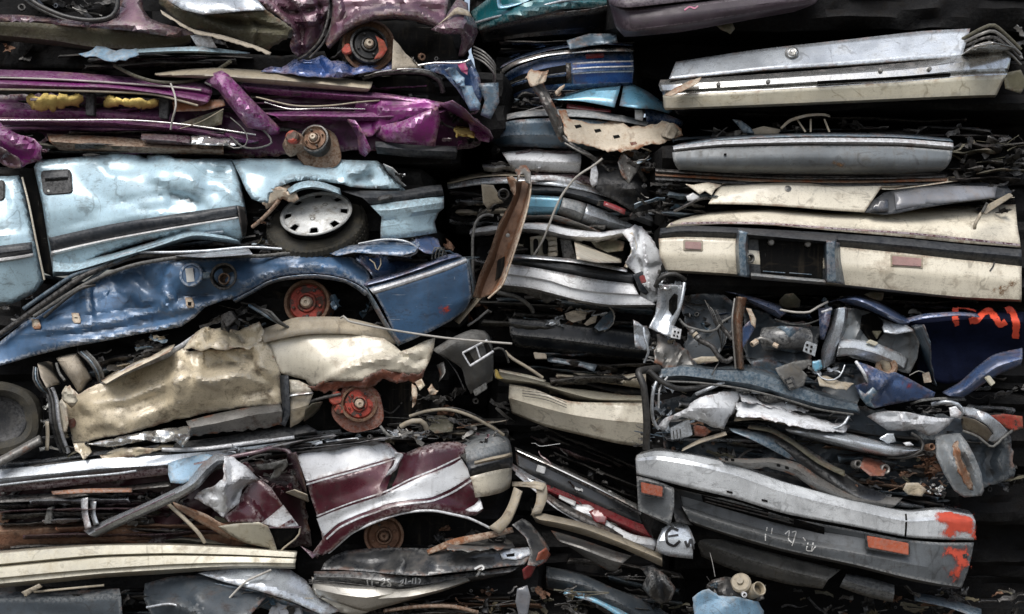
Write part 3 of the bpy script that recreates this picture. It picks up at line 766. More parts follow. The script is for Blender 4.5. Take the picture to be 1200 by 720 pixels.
foam((33,113, 60,112, 98,112, 99,120, 94,126, 84,124, 76,127, 66,126, 58,130, 48,128, 36,127, 32,120), [(33,113,.02),(98,112,.0),(60,128,.0),(60,118,-.06)])
foam((122,114, 150,115, 183,117, 184,124, 180,129, 172,126, 150,126, 138,124, 126,125, 121,120), [(122,114,.02),(184,117,.0),(150,126,.0),(150,120,-.06)])
for q in ((35,115, 62,115, 62,118, 35,118),): plate('slot_bar', c, q, -.04, .02, M['mauve_paint'], bev=.003)
plate('slot_post', c, (100,108, 110,109, 110,136, 100,135), .06, .05, M['black_plastic'])
plate('slot_post', c, (186,112, 198,114, 196,140, 186,138), .06, .05, M['black_plastic'])
loft('belt_rail', c, [R([.05,.05,.08], -8,138, 60,139, 130,140, 200,146, 262,155, 310,163), R([-.02,-.02,.02], -8,142, 60,143, 130,144, 200,150, 258,158, 300,166), R(.04, -8,146, 60,147, 130,148, 200,154, 250,161, 290,168)], M['magenta_paint'], amp=.006, sx=.4)
tube('chrome_bead', c, R([-.02,-.02,.0], -8,141, 80,141, 150,141, 215,146, 300,158), .005, M['chrome'])
loft('sill', c, [R(.08, 55,157, 120,160, 200,166, 262,168), R(.02, 58,166, 120,170, 200,174, 262,176), R(.08, 70,176, 120,178, 200,180, 262,181)], M['brown_rust'], amp=.015)
loft('door_pad', c, [R(.02, 166,157, 200,158, 223,160), R(-.02, 165,163, 200,165, 223,168), R(.02, 170,168, 200,169, 223,170)], M['mauve_paint'], amp=.003)
sheet('chrome_scrap', c, (224,160, 245,159, 262,161, 280,165, 276,171, 240,170, 224,169), [(224,160,.0),(280,165,.02),(250,170,-.03)], M['chrome'], amp=.02, freq=18, step=3)
sheet('broken_wood_trim', c, (202,118, 262,117, 264,124, 240,130, 204,131), [(202,118,.08),(262,117,.02),(204,131,.05)], M['copper_wood'], amp=.015, freq=14, sx=.2, step=3)
sheet('inner_trim_card', c, (205,147, 262,127, 260,146, 245,150), [(205,147,.05),(262,127,.03),(245,150,.02)], M['olive_cloth'], amp=.01)
sheet('crushed_pillar', c, (240,96, 250,86, 260,83, 268,88, 300,122, 328,150, 327,157, 318,158, 305,152, 290,150, 268,122, 256,106), [(245,90,-.02),(262,84,-.08),(328,152,.02),(290,130,-.09)], M['magenta_paint'], amp=.014, freq=5, crease=[((252,90,280,118,318,152), .05, 7), ((262,86,296,122,326,152), -.04, 4)], roll=.02, rollw=5)
tube('door_seal', c, R([-.02,.0,-.05,.0], 240,97, 262,108, 282,125, 296,142, 312,156, 318,168, 300,174, 284,172, 270,160), .006, M['grey_plastic'])
tube('door_seal', c, R([.0,-.03,.0], 270,138, 284,150, 290,160, 288,170, 275,174, 262,168), .004, M['bare_steel'])
loft('upper_rail', c, [R([.1,.06,.06], 283,95, 340,101, 400,106, 460,111, 540,124), R([.02,-.02,.0], 286,102, 340,107, 400,112, 460,116, 538,128), R([.06,.03,.04], 290,108, 340,113, 400,117, 460,120, 530,131)], M['magenta_paint'], amp=.007, sx=.4)
loft('lower_rail', c, [R([.08,.05,.06], 300,131, 350,130, 400,131, 450,130, 500,128, 525,126), R([.0,-.03,.0], 322,136, 350,136, 400,137, 450,137, 500,134, 522,131), R([.04,.0,.03], 330,142, 350,141, 400,141, 450,142, 490,141, 515,136)], M['magenta_paint'], amp=.012, freq=8)
tube('bent_strip', c, R([.0,-.02,.0], 300,114, 345,124, 385,124, 420,120, 445,118), .005, M['tan_plastic'])
tube('bent_strip', c, R([.02,-.02,.02], 310,120, 340,128, 380,127, 428,128), .004, M['chrome'])
sheet('crushed_fender', c, (438,152, 448,147, 472,142, 500,130, 513,125, 516,140, 512,160, 510,172, 482,169, 452,166, 441,160), [(438,152,.04),(513,125,-.08),(512,170,-.02),(470,150,-.07)], M['magenta_paint'], amp=.012, freq=5, crease=[((440,154,470,152,514,128), .03, 8), ((470,142,480,168), .02, 6)])
sheet('fender_end', c, (515,122, 530,118, 545,128, 556,140, 574,153, 578,162, 574,170, 566,175, 562,170, 566,162, 550,156, 538,142, 524,134), [(515,122,-.02),(576,160,.05),(545,140,-.05)], M['magenta_paint'], amp=.02, freq=7, crease=[((516,124,545,134,572,158), .03, 5)])
sheet('fender_end', c, (548,140, 562,146, 575,156, 573,167, 562,165, 552,156), [(548,140,.06),(575,156,.08),(560,165,.02)], M['magenta_paint'], amp=.01)
foam((528,152, 536,147, 549,147, 556,156, 554,163, 544,160, 534,158), [(528,152,.0),(555,155,.0),(542,155,-.05)])
debris(c, 510, 130, 560, 172, .0, 34, 21, [M['dark_steel'], M['mauve_paint'], M['bare_steel'], M['magenta_paint']], big=.7)
sheet('bent_flap', c, (404,139, 416,141, 424,152, 435,176, 428,184, 421,180, 419,160, 412,148), [(404,139,.0),(416,150,-.05),(430,180,-.02)], M['magenta_paint'], amp=.01, roll=.02, rollw=4)
loft('bumper_skin', c, [R(.02, 440,166, 480,170, 535,172), R(-.04, 440,172, 480,176, 536,178), R(.0, 442,180, 480,184, 534,187)], M['black_trim'], amp=.022, freq=12, step=3)
brake_drum(c, 369, 163, -.01, .085, M['brown_rust'], M['dark_steel'], axis=(-.15,-1,.25), holes=4)
lathe('brake_caliper', c, (346,166,-.02), (.3,-1,.2), [(0,.02),(-.1,.05),(-.06,.07),(0,.06),(.03,.035),(.03,.001)], M['brown_rust'], 20, dent=.2)
lathe('brake_caliper', c, (342,160,-.07), (-.2,-1,.3), [(-.05,.04),(0,.04),(.01,.03),(.01,.001)], M['red_sprayed_steel'], 12)
lathe('dust_shield', c, (374,175,.03), (.0,-1,-.3), [(0,.02),(0,.13),(.01,.13)], M['brown_rust'], dent=.1)
sheet('crumpled_rear_panel', c, (-10,138, 5,148, 20,157, 40,163, 50,172, 48,186, 38,190, 28,196, 12,188, -10,170), [(0,145,-.02),(45,170,-.1),(20,190,.0),(-8,160,-.05)], M['magenta_paint'], amp=.035, freq=8, crease=[((-5,148,20,168,42,176), .05, 8)], torn=2)
sheet('torn_corner', c, (-10,170, 8,176, 22,186, 26,196, 15,198, 0,192, -10,185), [(0,175,-.08),(20,195,-.05),(-10,185,.0)], M['mauve_paint'], amp=.03, freq=12, torn=2, step=3)
debris(c, 0, 160, 62, 190, -.03, 34, 22, [M['mauve_paint'], M['bare_steel'], M['dark_steel'], M['white_paint']], big=.55)
debris(c, 60, 150, 330, 182, .14, 60, 23, big=.8)
debris(c, 210, 108, 520, 150, .14, 50, 24, [M['dark_steel'], M['mauve_paint'], M['bare_steel'], M['olive_cloth']], big=.9)
tube('pale_cord', c, R([-.06,-.1,-.06], 200,98, 205,112, 206,126, 202,140, 200,152), .006, M['pale_cable'])
tube('brake_line', c, R([.0,-.05,.1,.0], 134,77, 160,90, 190,97, 230,94, 258,80, 270,72), .011, M['olive_cloth'])
tube('thin_wire', c, R([.0,-.06], 208,152, 235,143, 262,128), .003, M['tan_plastic'])

o = loft('roof_rail_strip', None, [R([.08,.05,.08], 182,86, 215,82, 260,80, 330,85, 400,92, 437,96), R([-.03,-.05,-.03], 182,88, 230,88, 280,90, 340,95, 400,100, 434,104), R([.02,.0,.02], 190,90, 240,92, 290,97, 340,101, 400,106, 430,108)], M['tan_plastic'], amp=.006, lin=False)
tagthing(o, 'long tan plastic strip curving above the magenta car rail', 'trim strip')
o = thing('window_frame', 'curved dark window frame beside the crumpled royal blue metal', 'window frame', 470, 110, .1)
tube('frame', o, R([.05,-.02,.1], 425,92, 445,86, 475,84, 500,86, 515,95, 519,108), .016, M['dark_steel'])
tube('chrome_bead', o, R([.03,-.04,.08], 427,89, 447,84, 475,81, 502,83, 518,93), .005, M['chrome'])
sheet('seal_cover', o, (436,92, 460,89, 498,90, 510,100, 511,110, 480,108, 440,103), .12, M['void_black'], amp=.01)
c2 = car('dark blue wreck with pink rag and pale lens wedged right of the magenta car', 560, 130, .3)
hulk(c2, 490, 68, 600, 150, .35, 1.9)
sheet('front_panel', c2, (495,74, 520,72, 552,70, 562,90, 566,112, 560,128, 548,124, 535,104, 520,88, 498,82), [(495,74,.05),(552,70,.1),(560,120,.12),(530,95,.02)], M['deep_blue_paint'], amp=.03, freq=9)
tube('bent_chrome_strip', c2, R(.0, 490,77, 510,74, 540,74, 550,70), .007, M['chrome'])
sheet('pale_lens', c2, (540,101, 553,101, 556,110, 563,122, 562,129, 551,130, 546,120), .02, M['pale_blue_plastic'], amp=.008, roll=.02)
sheet('pink_rag', c2, (536,75, 544,72, 549,80, 548,88, 540,84), .0, M['pink_plastic'], amp=.02, freq=20, step=2, torn=1)
sheet('blue_rag', c2, (520,82, 532,79, 544,92, 546,102, 534,98), .02, M['pale_blue_plastic'], amp=.025, freq=14, step=3, torn=2)
for k in range(4):
    tube('bent_rod', c2, R([.1,.0,.15], 555,55+k*4, 568,62+k*4, 580,76+k*4, 578,92+k*3), .006, M['bare_steel'])
sheet('dark_wing', c2, (560,98, 584,97, 585,120, 575,140, 563,135, 568,118), .1, M['slate_blue_paint'], amp=.015)

# ---- light blue car
c = car('light blue car with black door handle and a silver hubcap still on its wheel', 270, 330)
hulk(c, -120, 190, 500, 268, .20, 1.9)
hulk(c, -120, 262, 512, 305, .24, 1.9)
cr = [((105,180,118,196,125,206,150,210,175,208), .020, 9), ((175,208,200,214,212,222), .022, 8), ((105,260,140,248,165,240,200,236), .018, 10), ((160,186,185,190,200,193), -.04, 8),
      ((195,228,220,232,240,241), -.035, 8), ((165,205,200,200,230,215,262,205), .018, 16), ((235,195,250,202,272,200), -.03, 8), ((240,215,260,218,275,232), .03, 10), ((205,190,225,205,240,225), .022, 12), ((62,268,110,258,160,246,250,240), -.012, 7)]
door = sheet('door', c, (40,196, 45,188, 60,187, 95,184, 110,183, 135,177, 157,178, 168,184, 172,186, 172,183, 185,179, 195,181, 205,186, 230,187, 250,186, 272,187, 277,196, 282,216, 287,240, 290,262, 287,277, 281,284, 262,278, 235,277, 218,271, 200,277, 170,283, 140,292, 118,300, 100,312, 62,318, 58,292, 50,240, 42,206),
      [(45,190,.08),(272,190,.10),(160,180,.10),(50,250,-.01),(160,230,-.03),(280,240,.0),(62,315,.08),(285,280,.06),(160,275,.0),(110,300,.05),(230,230,-.02)], M['light_blue_paint'], amp=.013, freq=3.2, step=3.5, crease=cr, roll=.03, rollw=6, sharp=50)
b = loft('side_moulding', c, [R([0,0], 57,279, 130,263, 200,252, 278,241), R([0,0], 59,288, 130,272, 200,260, 279,248), R([0,0], 60,297, 130,281, 200,267, 280,254)], M['black_trim'], amp=0, on=door, lift=.022, prof=[.2,1,1,.2], step=4)
loft('chrome_bead', c, [R(0, 60,294, 130,279, 200,266.5, 279,254), R(0, 60,300, 130,283, 200,270, 279,256.5)], M['bright_bead'], amp=0, on=door, lift=.03, prof=[.2,1,.2], nv=4)
loft('moulding_end', c, [R([-.03,.02], 278,241, 287,243), R([-.03,.02], 281,262, 290,262), R([.0,.04], 284,278, 288,276)], M['dark_steel'], amp=.012)
h = plate('door_handle', c, (49,200, 80,198, 83,203, 85,225, 81,227, 54,229, 50,226, 47,204), .016, .02, M['black_plastic'], on=door, bev=.006)
plate('recess', h, (52,207, 79,205, 80,211, 53,213), .0185, .004, M['void_black'], on=door, bev=.001)
plate('pull_lever', h, (51,202, 79,200, 80,208, 52,210), .030, .014, M['black_trim'], on=door, bev=.005)
lathe('key_lock', h, (57.5,224,-.045), (0,-1,0), [(0,.007),(.01,.007),(.01,.001)], M['chrome'], 14)
plate('window_wiper_slot', c, (96,181, 105,180, 118,181, 100,184), .0, .01, M['dark_steel'])
rd = sheet('rear_door', c, (-12,203, 0,207, 12,207, 22,206, 27,216, 33,244, 40,275, 46,308, 51,330, 44,340, 32,348, 14,356, -12,360), [(0,207,.08),(22,208,.08),(0,260,-.03),(36,260,.02),(45,330,.05),(0,355,.04),(20,290,-.04)], M['light_blue_paint'], amp=.012, freq=3.5, step=3.5, roll=.03, rollw=6, crease=[((-10,277,20,274,38,272), .012, 6),((10,215,15,240,12,255), .012, 7)])
loft('side_moulding', c, [R(0, -12,290, 20,286, 37,284), R(0, -12,298, 20,294, 38,292), R(0, -12,306, 20,301, 39,298)], M['black_trim'], amp=0, on=rd, lift=.022, prof=[.2,1,1,.2], step=4)
loft('chrome_bead', c, [R(0, -12,304, 20,300, 39,296.5), R(0, -12,309, 20,304.5, 39,301)], M['bright_bead'], amp=0, on=rd, lift=.03, prof=[.2,1,.2], nv=3)
h = plate('door_handle', c, (-6,212, 3,211, 5,215, 5,232, 2,235, -6,236), .016, .02, M['black_plastic'], on=rd, bev=.005)
loft('door_gap_post', c, [R(.12, 26,200, 34,240, 42,270, 52,320), R(.10, 44,196, 50,240, 58,290, 64,325)], M['void_black'], amp=.012)
tube('door_edge', c, R([.02,-.02,.03], 26,208, 34,240, 43,285, 52,328), .006, M['cream_paint'])
fd = sheet('fender', c, (272,188, 290,186, 330,187, 375,186, 405,188, 442,189, 449,194, 453,202, 462,210, 470,218, 476,224, 455,222, 430,221, 410,219, 402,216, 380,213, 360,211, 342,213, 328,219, 318,227, 314,238, 305,237, 295,233, 288,222, 281,206),
      [(272,188,.08),(440,190,.10),(475,223,.08),(288,222,-.02),(350,205,-.05),(410,212,-.03),(312,236,-.03),(370,190,.06),(340,188,.08)], M['light_blue_paint'], amp=.010, freq=3, step=3.5, roll=.015, rollw=4, sharp=50,
      crease=[((350,188,362,194,390,198,402,192), -.05, 12), ((402,192,410,202,425,204,444,192), .045, 12), ((285,200,310,206,330,212), .02, 12), ((444,192,430,205,410,212), -.04, 9), ((440,190,452,205,474,222), .05, 6), ((318,227,335,214,360,208,405,214), .02, 6)])
loft('arch_lip', c, [R([-.06,-.07,-.02], 337,222, 348,215, 362,212, 378,214, 398,221), R([-.09,-.10,-.05], 339,227, 352,221, 365,219, 380,221, 400,228), R([-.04,-.04,.0], 341,229, 352,223, 365,221, 380,223, 400,229)], M['light_blue_paint'], amp=.006)
sheet('torn_arch_edge', c, (306,236, 316,224, 326,218, 340,217, 335,226, 345,224, 350,232, 344,238, 330,232, 322,240, 312,246), [(306,236,-.02),(340,217,-.06),(345,236,-.05)], M['bleached_metal'], amp=.025, freq=14, step=3, torn=2)
tube('bent_strut', c, R([-.08,-.08,-.02], 327,235, 318,246, 306,258, 296,266), .012, M['brown_rust'])
sheet('lamp_pocket', c, (449,192, 460,197, 466,203, 470,213, 476,218, 470,220, 458,208), [(449,192,.02),(476,218,.04),(458,208,.1)], M['clear_lens'], amp=.02, freq=18, step=2.5)
debris(c, 455, 200, 476, 218, .0, 14, 30, [M['chrome'], M['dark_steel'], M['white_paint']], big=.4)
# wheel
def wheel(parent, x, y, d, ax, R_, wdt, cap=None, capoff=(0, 0), tread=True):
    W = thing('wheel', '', '', x, y, d); del W['label']; del W['category']
    W.location = W.location - parent.location; W.parent = parent
    ROOTLOC[W.name] = Vector(P(x, y, d))
    T = lathe('tyre', W, (x, y, d), ax, [(-.02,R_*.62),(.0,R_*.64),(.012,R_*.70),(.018,R_*.82),(.008,R_*.93),(-.012,R_*.985),(-.03,R_),(-.05,R_*.992),(-.052,R_*.975),(-.058,R_*.975),(-.06,R_*.995),(-.09,R_*1.0),(-.092,R_*.975),(-.099,R_*.975),(-.10,R_*1.0),(-.13,R_*.995),(-.15,R_*.97),(-.17,R_*.9),(-.18,R_*.75),(-.17,R_*.62)], M['tyre_rubber'], 96, dent=.02)
    return W
ax = (-.08, -.66, .74)
W = wheel(c, 370, 259, .15, ax, .295, .18)
W.name = 'wheel'
axv = Vector(ax).normalized()
uu = axv.cross(Vector((0, 0, 1))).normalized(); ww_ = axv.cross(uu)
cc = P(371, 252, .05)
# tread: one gear-toothed band round the tyre
tc_ = P(370, 259, .15); Vt, Ft = [], []; NT = 240
prof = ((.006,.283,0),(-.004,.291,1),(-.034,.298,1),(-.036,.290,0),(-.046,.290,0),(-.048,.299,2),(-.078,.300,2),(-.080,.290,0),(-.090,.290,0),(-.092,.299,1),(-.135,.296,1),(-.150,.286,0))
for (hh, rr_, kind_) in prof:
    for k in range(NT):
        a = 2 * math.pi * k / NT
        q = rr_ + (.006 if kind_ and (k + 2 * (kind_ - 1)) % 4 < 2 else 0)
        Vt.append(tuple(tc_ + axv * hh + (uu * math.cos(a) + ww_ * math.sin(a)) * q))
Ft = [(j * NT + k, j * NT + (k + 1) % NT, (j + 1) * NT + (k + 1) % NT, (j + 1) * NT + k) for j in range(len(prof) - 1) for k in range(NT)]
link('tread', Vt, Ft, M['tyre_rubber'], W, sharp=25, bvh=False)
# hub cap: a dished disc with eight slots and five nut bumps
Vh, Fh = [], []; NS, NR = 96, 16; Rh = .213
for j in range(NR + 1):
    r = Rh * j / NR
    for k in range(NS):
        a = 2 * math.pi * k / NS
        t = j / NR
        hgt = .030 * (1 - t ** 2.5) + (.012 if t > .93 else 0)
        if t > .52 and t < .88: hgt -= .004
        Vh.append(tuple(cc + axv * hgt + (uu * math.cos(a) + ww_ * math.sin(a)) * r))
for j in range(NR):
    for k in range(NS):
        t = (j + .5) / NR; ph = (k % 12)
        if .70 < t < .90 and ph in (0, 1, 2, 3): continue
        Fh.append((j * NS + k, j * NS + (k + 1) % NS, (j + 1) * NS + (k + 1) % NS, (j + 1) * NS + k))
hc = link('hubcap', Vh, Fh, M['hubcap_silver'], W, thick=.006, bvh=False)
lathe('rim_disc', W, (371,253,.09), ax, [(-.02,.001),(-.02,.2),(.01,.215),(.012,.205)], M['void_black'])
for k in range(5):
    a = 2 * math.pi * k / 5 + .3
    q = cc + (uu * math.cos(a) + ww_ * math.sin(a)) * .075 + axv * .026
    vv = []
    for (h_, rr) in ((-.01,.017),(.006,.016),(.006,.011),(-.004,.009),(-.004,.0001)):
        for s in range(12):
            b_ = math.pi * 2 * s / 12; vv.append(tuple(q + axv * h_ + (uu * math.cos(b_) + ww_ * math.sin(b_)) * rr))
    link('nut_cover', vv, [(j * 12 + s, j * 12 + (s + 1) % 12, (j + 1) * 12 + (s + 1) % 12, (j + 1) * 12 + s) for j in range(4) for s in range(12)], M['grey_plastic'] if k % 2 else M['hubcap_silver'], hc, bvh=False)
sheet('arch_dark_back', c, (285,262, 300,240, 330,222, 400,222, 430,236, 445,262, 446,288, 400,298, 300,292), .34, M['void_black'], amp=.02)
loft('side_strip', c, [R([.02,.0,.08], 400,224, 430,224, 470,224, 497,219, 517,217), R([-.05,-.05,.02], 425,232, 445,232, 470,230, 497,226, 519,223), R([-.04,-.05,.03], 434,240, 455,237, 475,235, 500,231, 520,229)], M['black_trim'], amp=.005)
loft('front_bumper', c, [R([-.03,-.05,.05], 434,241, 455,238, 480,235, 503,232, 520,230), R([-.06,-.08,.03], 440,247, 460,246, 480,243, 503,240, 520,237), R([-.05,-.07,.04], 447,254, 463,252, 483,249, 503,246, 520,244), R([-.03,-.05,.07], 447,259, 463,257, 480,254, 500,251, 514,249), R([-.03,-.04,.07], 446,268, 462,267, 480,265, 498,262, 509,260), R([-.01,-.02,.08], 446,281, 462,280, 480,278, 500,275, 512,273)], M['light_blue_paint'], amp=.004, freq=3)
plate('side_lamp', c, (442,231, 455,228, 460,229, 458,233, 444,236), -.065, .02, M['dark_steel'])
plate('side_lamp_lens', c, (445,231.5, 454,229.5, 457,230.5, 455,232.5, 446,234.5), -.07, .01, M['smoky_glass'], bev=.002)
loft('lower_sill', c, [R([.10,.02,.02], 62,300, 90,306, 130,298, 180,283, 222,268, 262,276), R([.02,-.04,-.04], 62,318, 85,318, 120,308, 180,290, 228,276, 280,282), R([.08,.04,.04], 62,324, 85,322, 120,312, 180,294, 228,281, 282,286)], M['light_blue_paint'], amp=.01, freq=6)
debris(c, 140, 284, 330, 296, .1, 44, 31, [M['dark_steel'], M['olive_cloth'], M['slate_blue_paint'], M['bare_steel']], big=.8)
debris(c, 286, 236, 320, 290, .05, 20, 32, big=.6)
debris(c, 450, 270, 525, 300, .15, 25, 33, big=.7)

# ---- navy car
c = car('dark blue car with round fuel flap open above a red brake drum', 270, 430)
hulk(c, -120, 335, 260, 400, .22, 1.9, tilt=(25, -30))
hulk(c, 120, 305, 545, 385, .26, 1.9)
q = sheet('rear_quarter_panel', c, (-12,406, 0,401, 14,390, 26,380, 45,368, 62,357, 95,336, 112,328, 130,320, 150,312, 178,306, 210,304, 250,302, 300,301, 345,300, 362,296, 374,294, 392,296, 412,302, 426,312, 433,322, 436,336, 428,338, 418,332, 405,326, 388,322, 368,320, 348,321, 328,324, 312,329, 296,338, 284,346, 272,351, 262,352, 240,360, 228,372, 212,383, 190,387, 160,392, 120,400, 80,407, 40,417, 10,426, -12,432),
      [(-10,410,.10),(60,358,.08),(150,312,.08),(300,301,.07),(430,320,.04),(300,336,-.04),(368,320,-.09),(420,333,-.04),(120,365,.02),(60,385,.02),(200,340,-.02),(265,350,.0),(40,417,.02),(160,392,.02),(215,381,.0),(-10,430,.02),(250,325,-.04)],
      M['navy_paint'], amp=.011, freq=3.2, step=2.8, sharp=50, roll=.012, rollw=4,
      crease=[((8,396,30,389,80,383,130,376,180,367,215,360,250,352), .042, 11), ((8,403,40,397,100,391,180,379,240,362), -.03, 8), ((105,330,104,350,108,375), .028, 6), ((135,335,150,320,165,322,185,345), -.045, 12), ((190,330,200,350,180,362), .03, 9),
              ((205,345,225,350,255,345), -.04, 12), ((150,350,165,362,185,360), -.03, 9), ((272,345,300,325,330,315,370,311,400,315,428,328), .035, 8), ((355,297,340,306,310,310), .025, 7), ((280,315,268,330,272,345), .03, 8), ((150,371,165,374,195,368), -.02, 5), ((200,314,190,330), .015, 5)])
loft('arch_lip', c, [R([-.03,-.10,-.05], 273,352, 296,340, 312,331, 328,326, 348,323, 368,322, 388,324, 405,328, 420,335, 432,344), R([.02,-.05,.0], 276,355, 298,343, 314,334, 330,329, 348,327, 368,326, 388,328, 403,331, 417,338, 428,347)], M['navy_paint'], amp=.002)
# flaps over the panel edge
for k, (xa, ya, xb, yb, w, m_) in enumerate(((30,382,140,318,5,'grey_plastic'), (48,370,125,322,4,'mauve_paint'))):
    pass
tube('window_channel', c, R([.06,.0,.02,.03], -8,398, 26,374, 60,350, 98,324, 130,310, 160,300, 200,298, 222,296), .018, M['dark_steel'])
tube('window_channel', c, R([.02,-.03,-.02,-.02], 40,371, 80,345, 105,331, 135,318, 165,309, 210,302, 260,300, 310,300, 360,294), .012, M['grey_plastic'])
tube('window_channel', c, R([.06,.0,.04], 28,362, 60,340, 88,322, 120,312, 140,300, 152,295), .013, M['slate_blue_paint'])
tube('window_channel', c, R([.04,-.02,.0], 100,332, 128,312, 150,300, 190,286, 225,276, 262,272), .012, M['slate_blue_paint'])
tube('dark_seal', c, R([.02,-.04,.0], 52,372, 75,352, 95,338, 112,334), .010, M['black_rubber'])
tube('silver_rail', c, R([.0,-.03,.0], 134,302, 155,296, 200,296, 245,294, 290,290, 330,292, 372,296), .009, M['silver_paint'])
sheet('crushed_trim', c, (205,300, 240,296, 262,292, 272,288, 290,290, 296,298, 270,300, 240,302), [(205,300,.0),(290,292,.0),(250,296,-.05)], M['silver_paint'], amp=.02, freq=9, step=3)
fx = lathe('fuel_filler_recess', c, (262,324,-.055), (-.05,-1,.12), [(.0,.080),(.006,.078),(.004,.066),(-.03,.055),(-.032,.001)], M['dark_steel'], 32)
lathe('filler_neck', fx, (263,327,-.05), (-.05,-1,.12), [(-.02,.034),(.01,.034),(.012,.027),(-.015,.026),(-.016,.0005)], M['brown_rust'], 24)
ff = lathe('fuel_filler_flap', c, (224,322,-.075), (-.15,-1,.15), [(-.012,.070),(.0,.072),(.006,.068),(.007,.055),(.003,.05),(.003,.0005)], M['navy_paint'], 32)
plate('flap_label', ff, (217,315, 226,314, 228,330, 219,331), -.088, .004, M['white_mark'], bev=.0)
plate('flap_hinge', ff, (233,319, 245,319, 246,326, 233,327), -.085, .012, M['slate_blue_paint'])
for (x, y) in ((42,380), (89,373), (222,355)):
    k = sheet('trim_clip', c, (x-5,y-6, x+3,y-6, x+6,y+2, x+5,y+6, x-2,y+6, x-4,y+3), .0, M['bleached_metal'], amp=.01, freq=20, step=2, on=q, lift=.012)
    plate('clip_hole', k, (x-2,y-1, x+2,y-1, x+2,y+3, x-2,y+3), .018, .003, M['void_black'], on=q, bev=0)
bp = loft('rear_bumper', c, [R([.04,.0,.10], 424,332, 455,324, 490,314, 520,304, 535,300), R([-.06,-.06,.06], 432,338, 460,330, 492,320, 522,310, 545,302), R([-.06,-.07,.05], 440,346, 464,338, 494,328, 523,318, 549,308), R([-.04,-.06,.05], 450,364, 470,356, 497,347, 525,338, 551,330), R([-.02,-.04,.06], 458,382, 476,374, 500,366, 528,358, 553,348), R([.02,.0,.10], 467,405, 484,398, 506,388, 528,376, 545,364)], M['navy_paint'], amp=.006, freq=4, step=4)
loft('bumper_top_lip', c, [R([.0,.0,.08], 424,331, 455,322, 490,311, 520,300, 535,297), R([-.07,-.08,.04], 428,335, 458,327, 491,316, 521,305, 541,300)], M['violet_blue_paint'], amp=.005)
loft('bumper_chrome_strip', c, [R(0, 433,339, 461,331, 493,321, 523,311, 546,303), R(0, 438,345, 464,337, 495,327, 524,317, 548,307)], M['white_paint'], amp=0, on=bp, lift=.014, prof=[.2,1,.2], nv=4)
loft('bumper_edge', c, [R([-.03,.0], 424,334, 432,350, 442,368, 454,388, 467,406), R([-.07,-.03], 430,338, 440,354, 450,372, 461,390, 470,402)], M['slate_blue_paint'], amp=.004)
loft('bumper_side_edge', c, [R([.03,.05,.1], 547,304, 551,320, 554,340, 552,350), R([.12,.14,.2], 552,303, 556,322, 558,342, 556,352)], M['slate_blue_paint'], amp=.006)
sheet('red_spray_dot', c, ring_pts(522,362,8.5), 0, M['orange_spray'], amp=0, on=bp, lift=.006, step=2, thick=0)
sheet('crushed_bonnet', c, (372,293, 395,290, 420,287, 440,283, 462,282, 475,284, 490,281, 492,288, 486,296, 470,300, 440,298, 415,296, 395,300), [(372,293,.0),(490,285,-.02),(430,298,-.1),(430,285,.02)], M['navy_paint'], amp=.03, freq=7, step=3, crease=[((400,292,440,290,488,287), .04, 5)])
sheet('inner_wing', c, (392,297, 440,299, 480,301, 500,310, 505,305, 515,305, 500,312, 470,322, 440,330, 432,318, 415,304), [(392,297,.08),(500,308,.12),(440,328,.06),(450,310,.18)], M['deep_blue_paint'], amp=.03, freq=5)
tube('bent_pipe', c, R([-.03,-.06,-.03], 420,286, 450,281, 475,283, 490,292, 480,300, 462,299), .007, M['silver_paint'])
sheet('folded_corner', c, (487,280, 500,276, 513,280, 516,290, 508,297, 496,296, 488,290), [(487,280,.0),(515,288,.04),(500,296,-.06)], M['violet_blue_paint'], amp=.03, freq=12, step=3, torn=1)
for k in range(4): tube('coil_hose', c, R([-.02,-.06,.02], 506+k*4,304-k, 508+k*4,292, 516+k*2,290+k*2, 524,300), .004, M['grey_plastic'])
tube('hook_wire', c, R(-.09, 433,304, 440,310, 441,318, 446,312, 446,303), .004, M['tan_plastic'])
debris(c, 400, 288, 530, 306, .02, 44, 41, [M['slate_blue_paint'], M['dark_steel'], M['silver_paint']], big=.6)
brake_drum(c, 360, 355, .10, .138, M['red_sprayed_steel'], M['rusty_steel'], axis=(-.06,-1,.14))
sheet('arch_dark_back', c, (280,352, 320,332, 368,326, 410,334, 440,372, 460,400, 440,410, 300,400, 270,380), .3, M['void_black'], amp=.02)
debris(c, 285, 355, 460, 384, .12, 40, 42, [M['dark_steel'], M['black_plastic'], M['slate_blue_paint']], big=.8)
debris(c, 245, 358, 300, 384, .02, 30, 43, [M['dark_steel'], M['slate_blue_paint'], M['chrome'], M['black_rubber']], big=.7)
for k in range(3): tube('loose_hose', c, R([.0,-.08,.0], 292+k*5,358+k*2, 305+k*6,366, 318+k*4,374+k, 338,384), .009, [M['slate_blue_paint'], M['black_rubber'], M['grey_plastic']][k])
plate('small_relay', c, (258,370, 270,364, 277,374, 266,384), -.05, .06, M['dark_steel'])
debris(c, -5, 345, 40, 380, .1, 24, 44, big=.7)

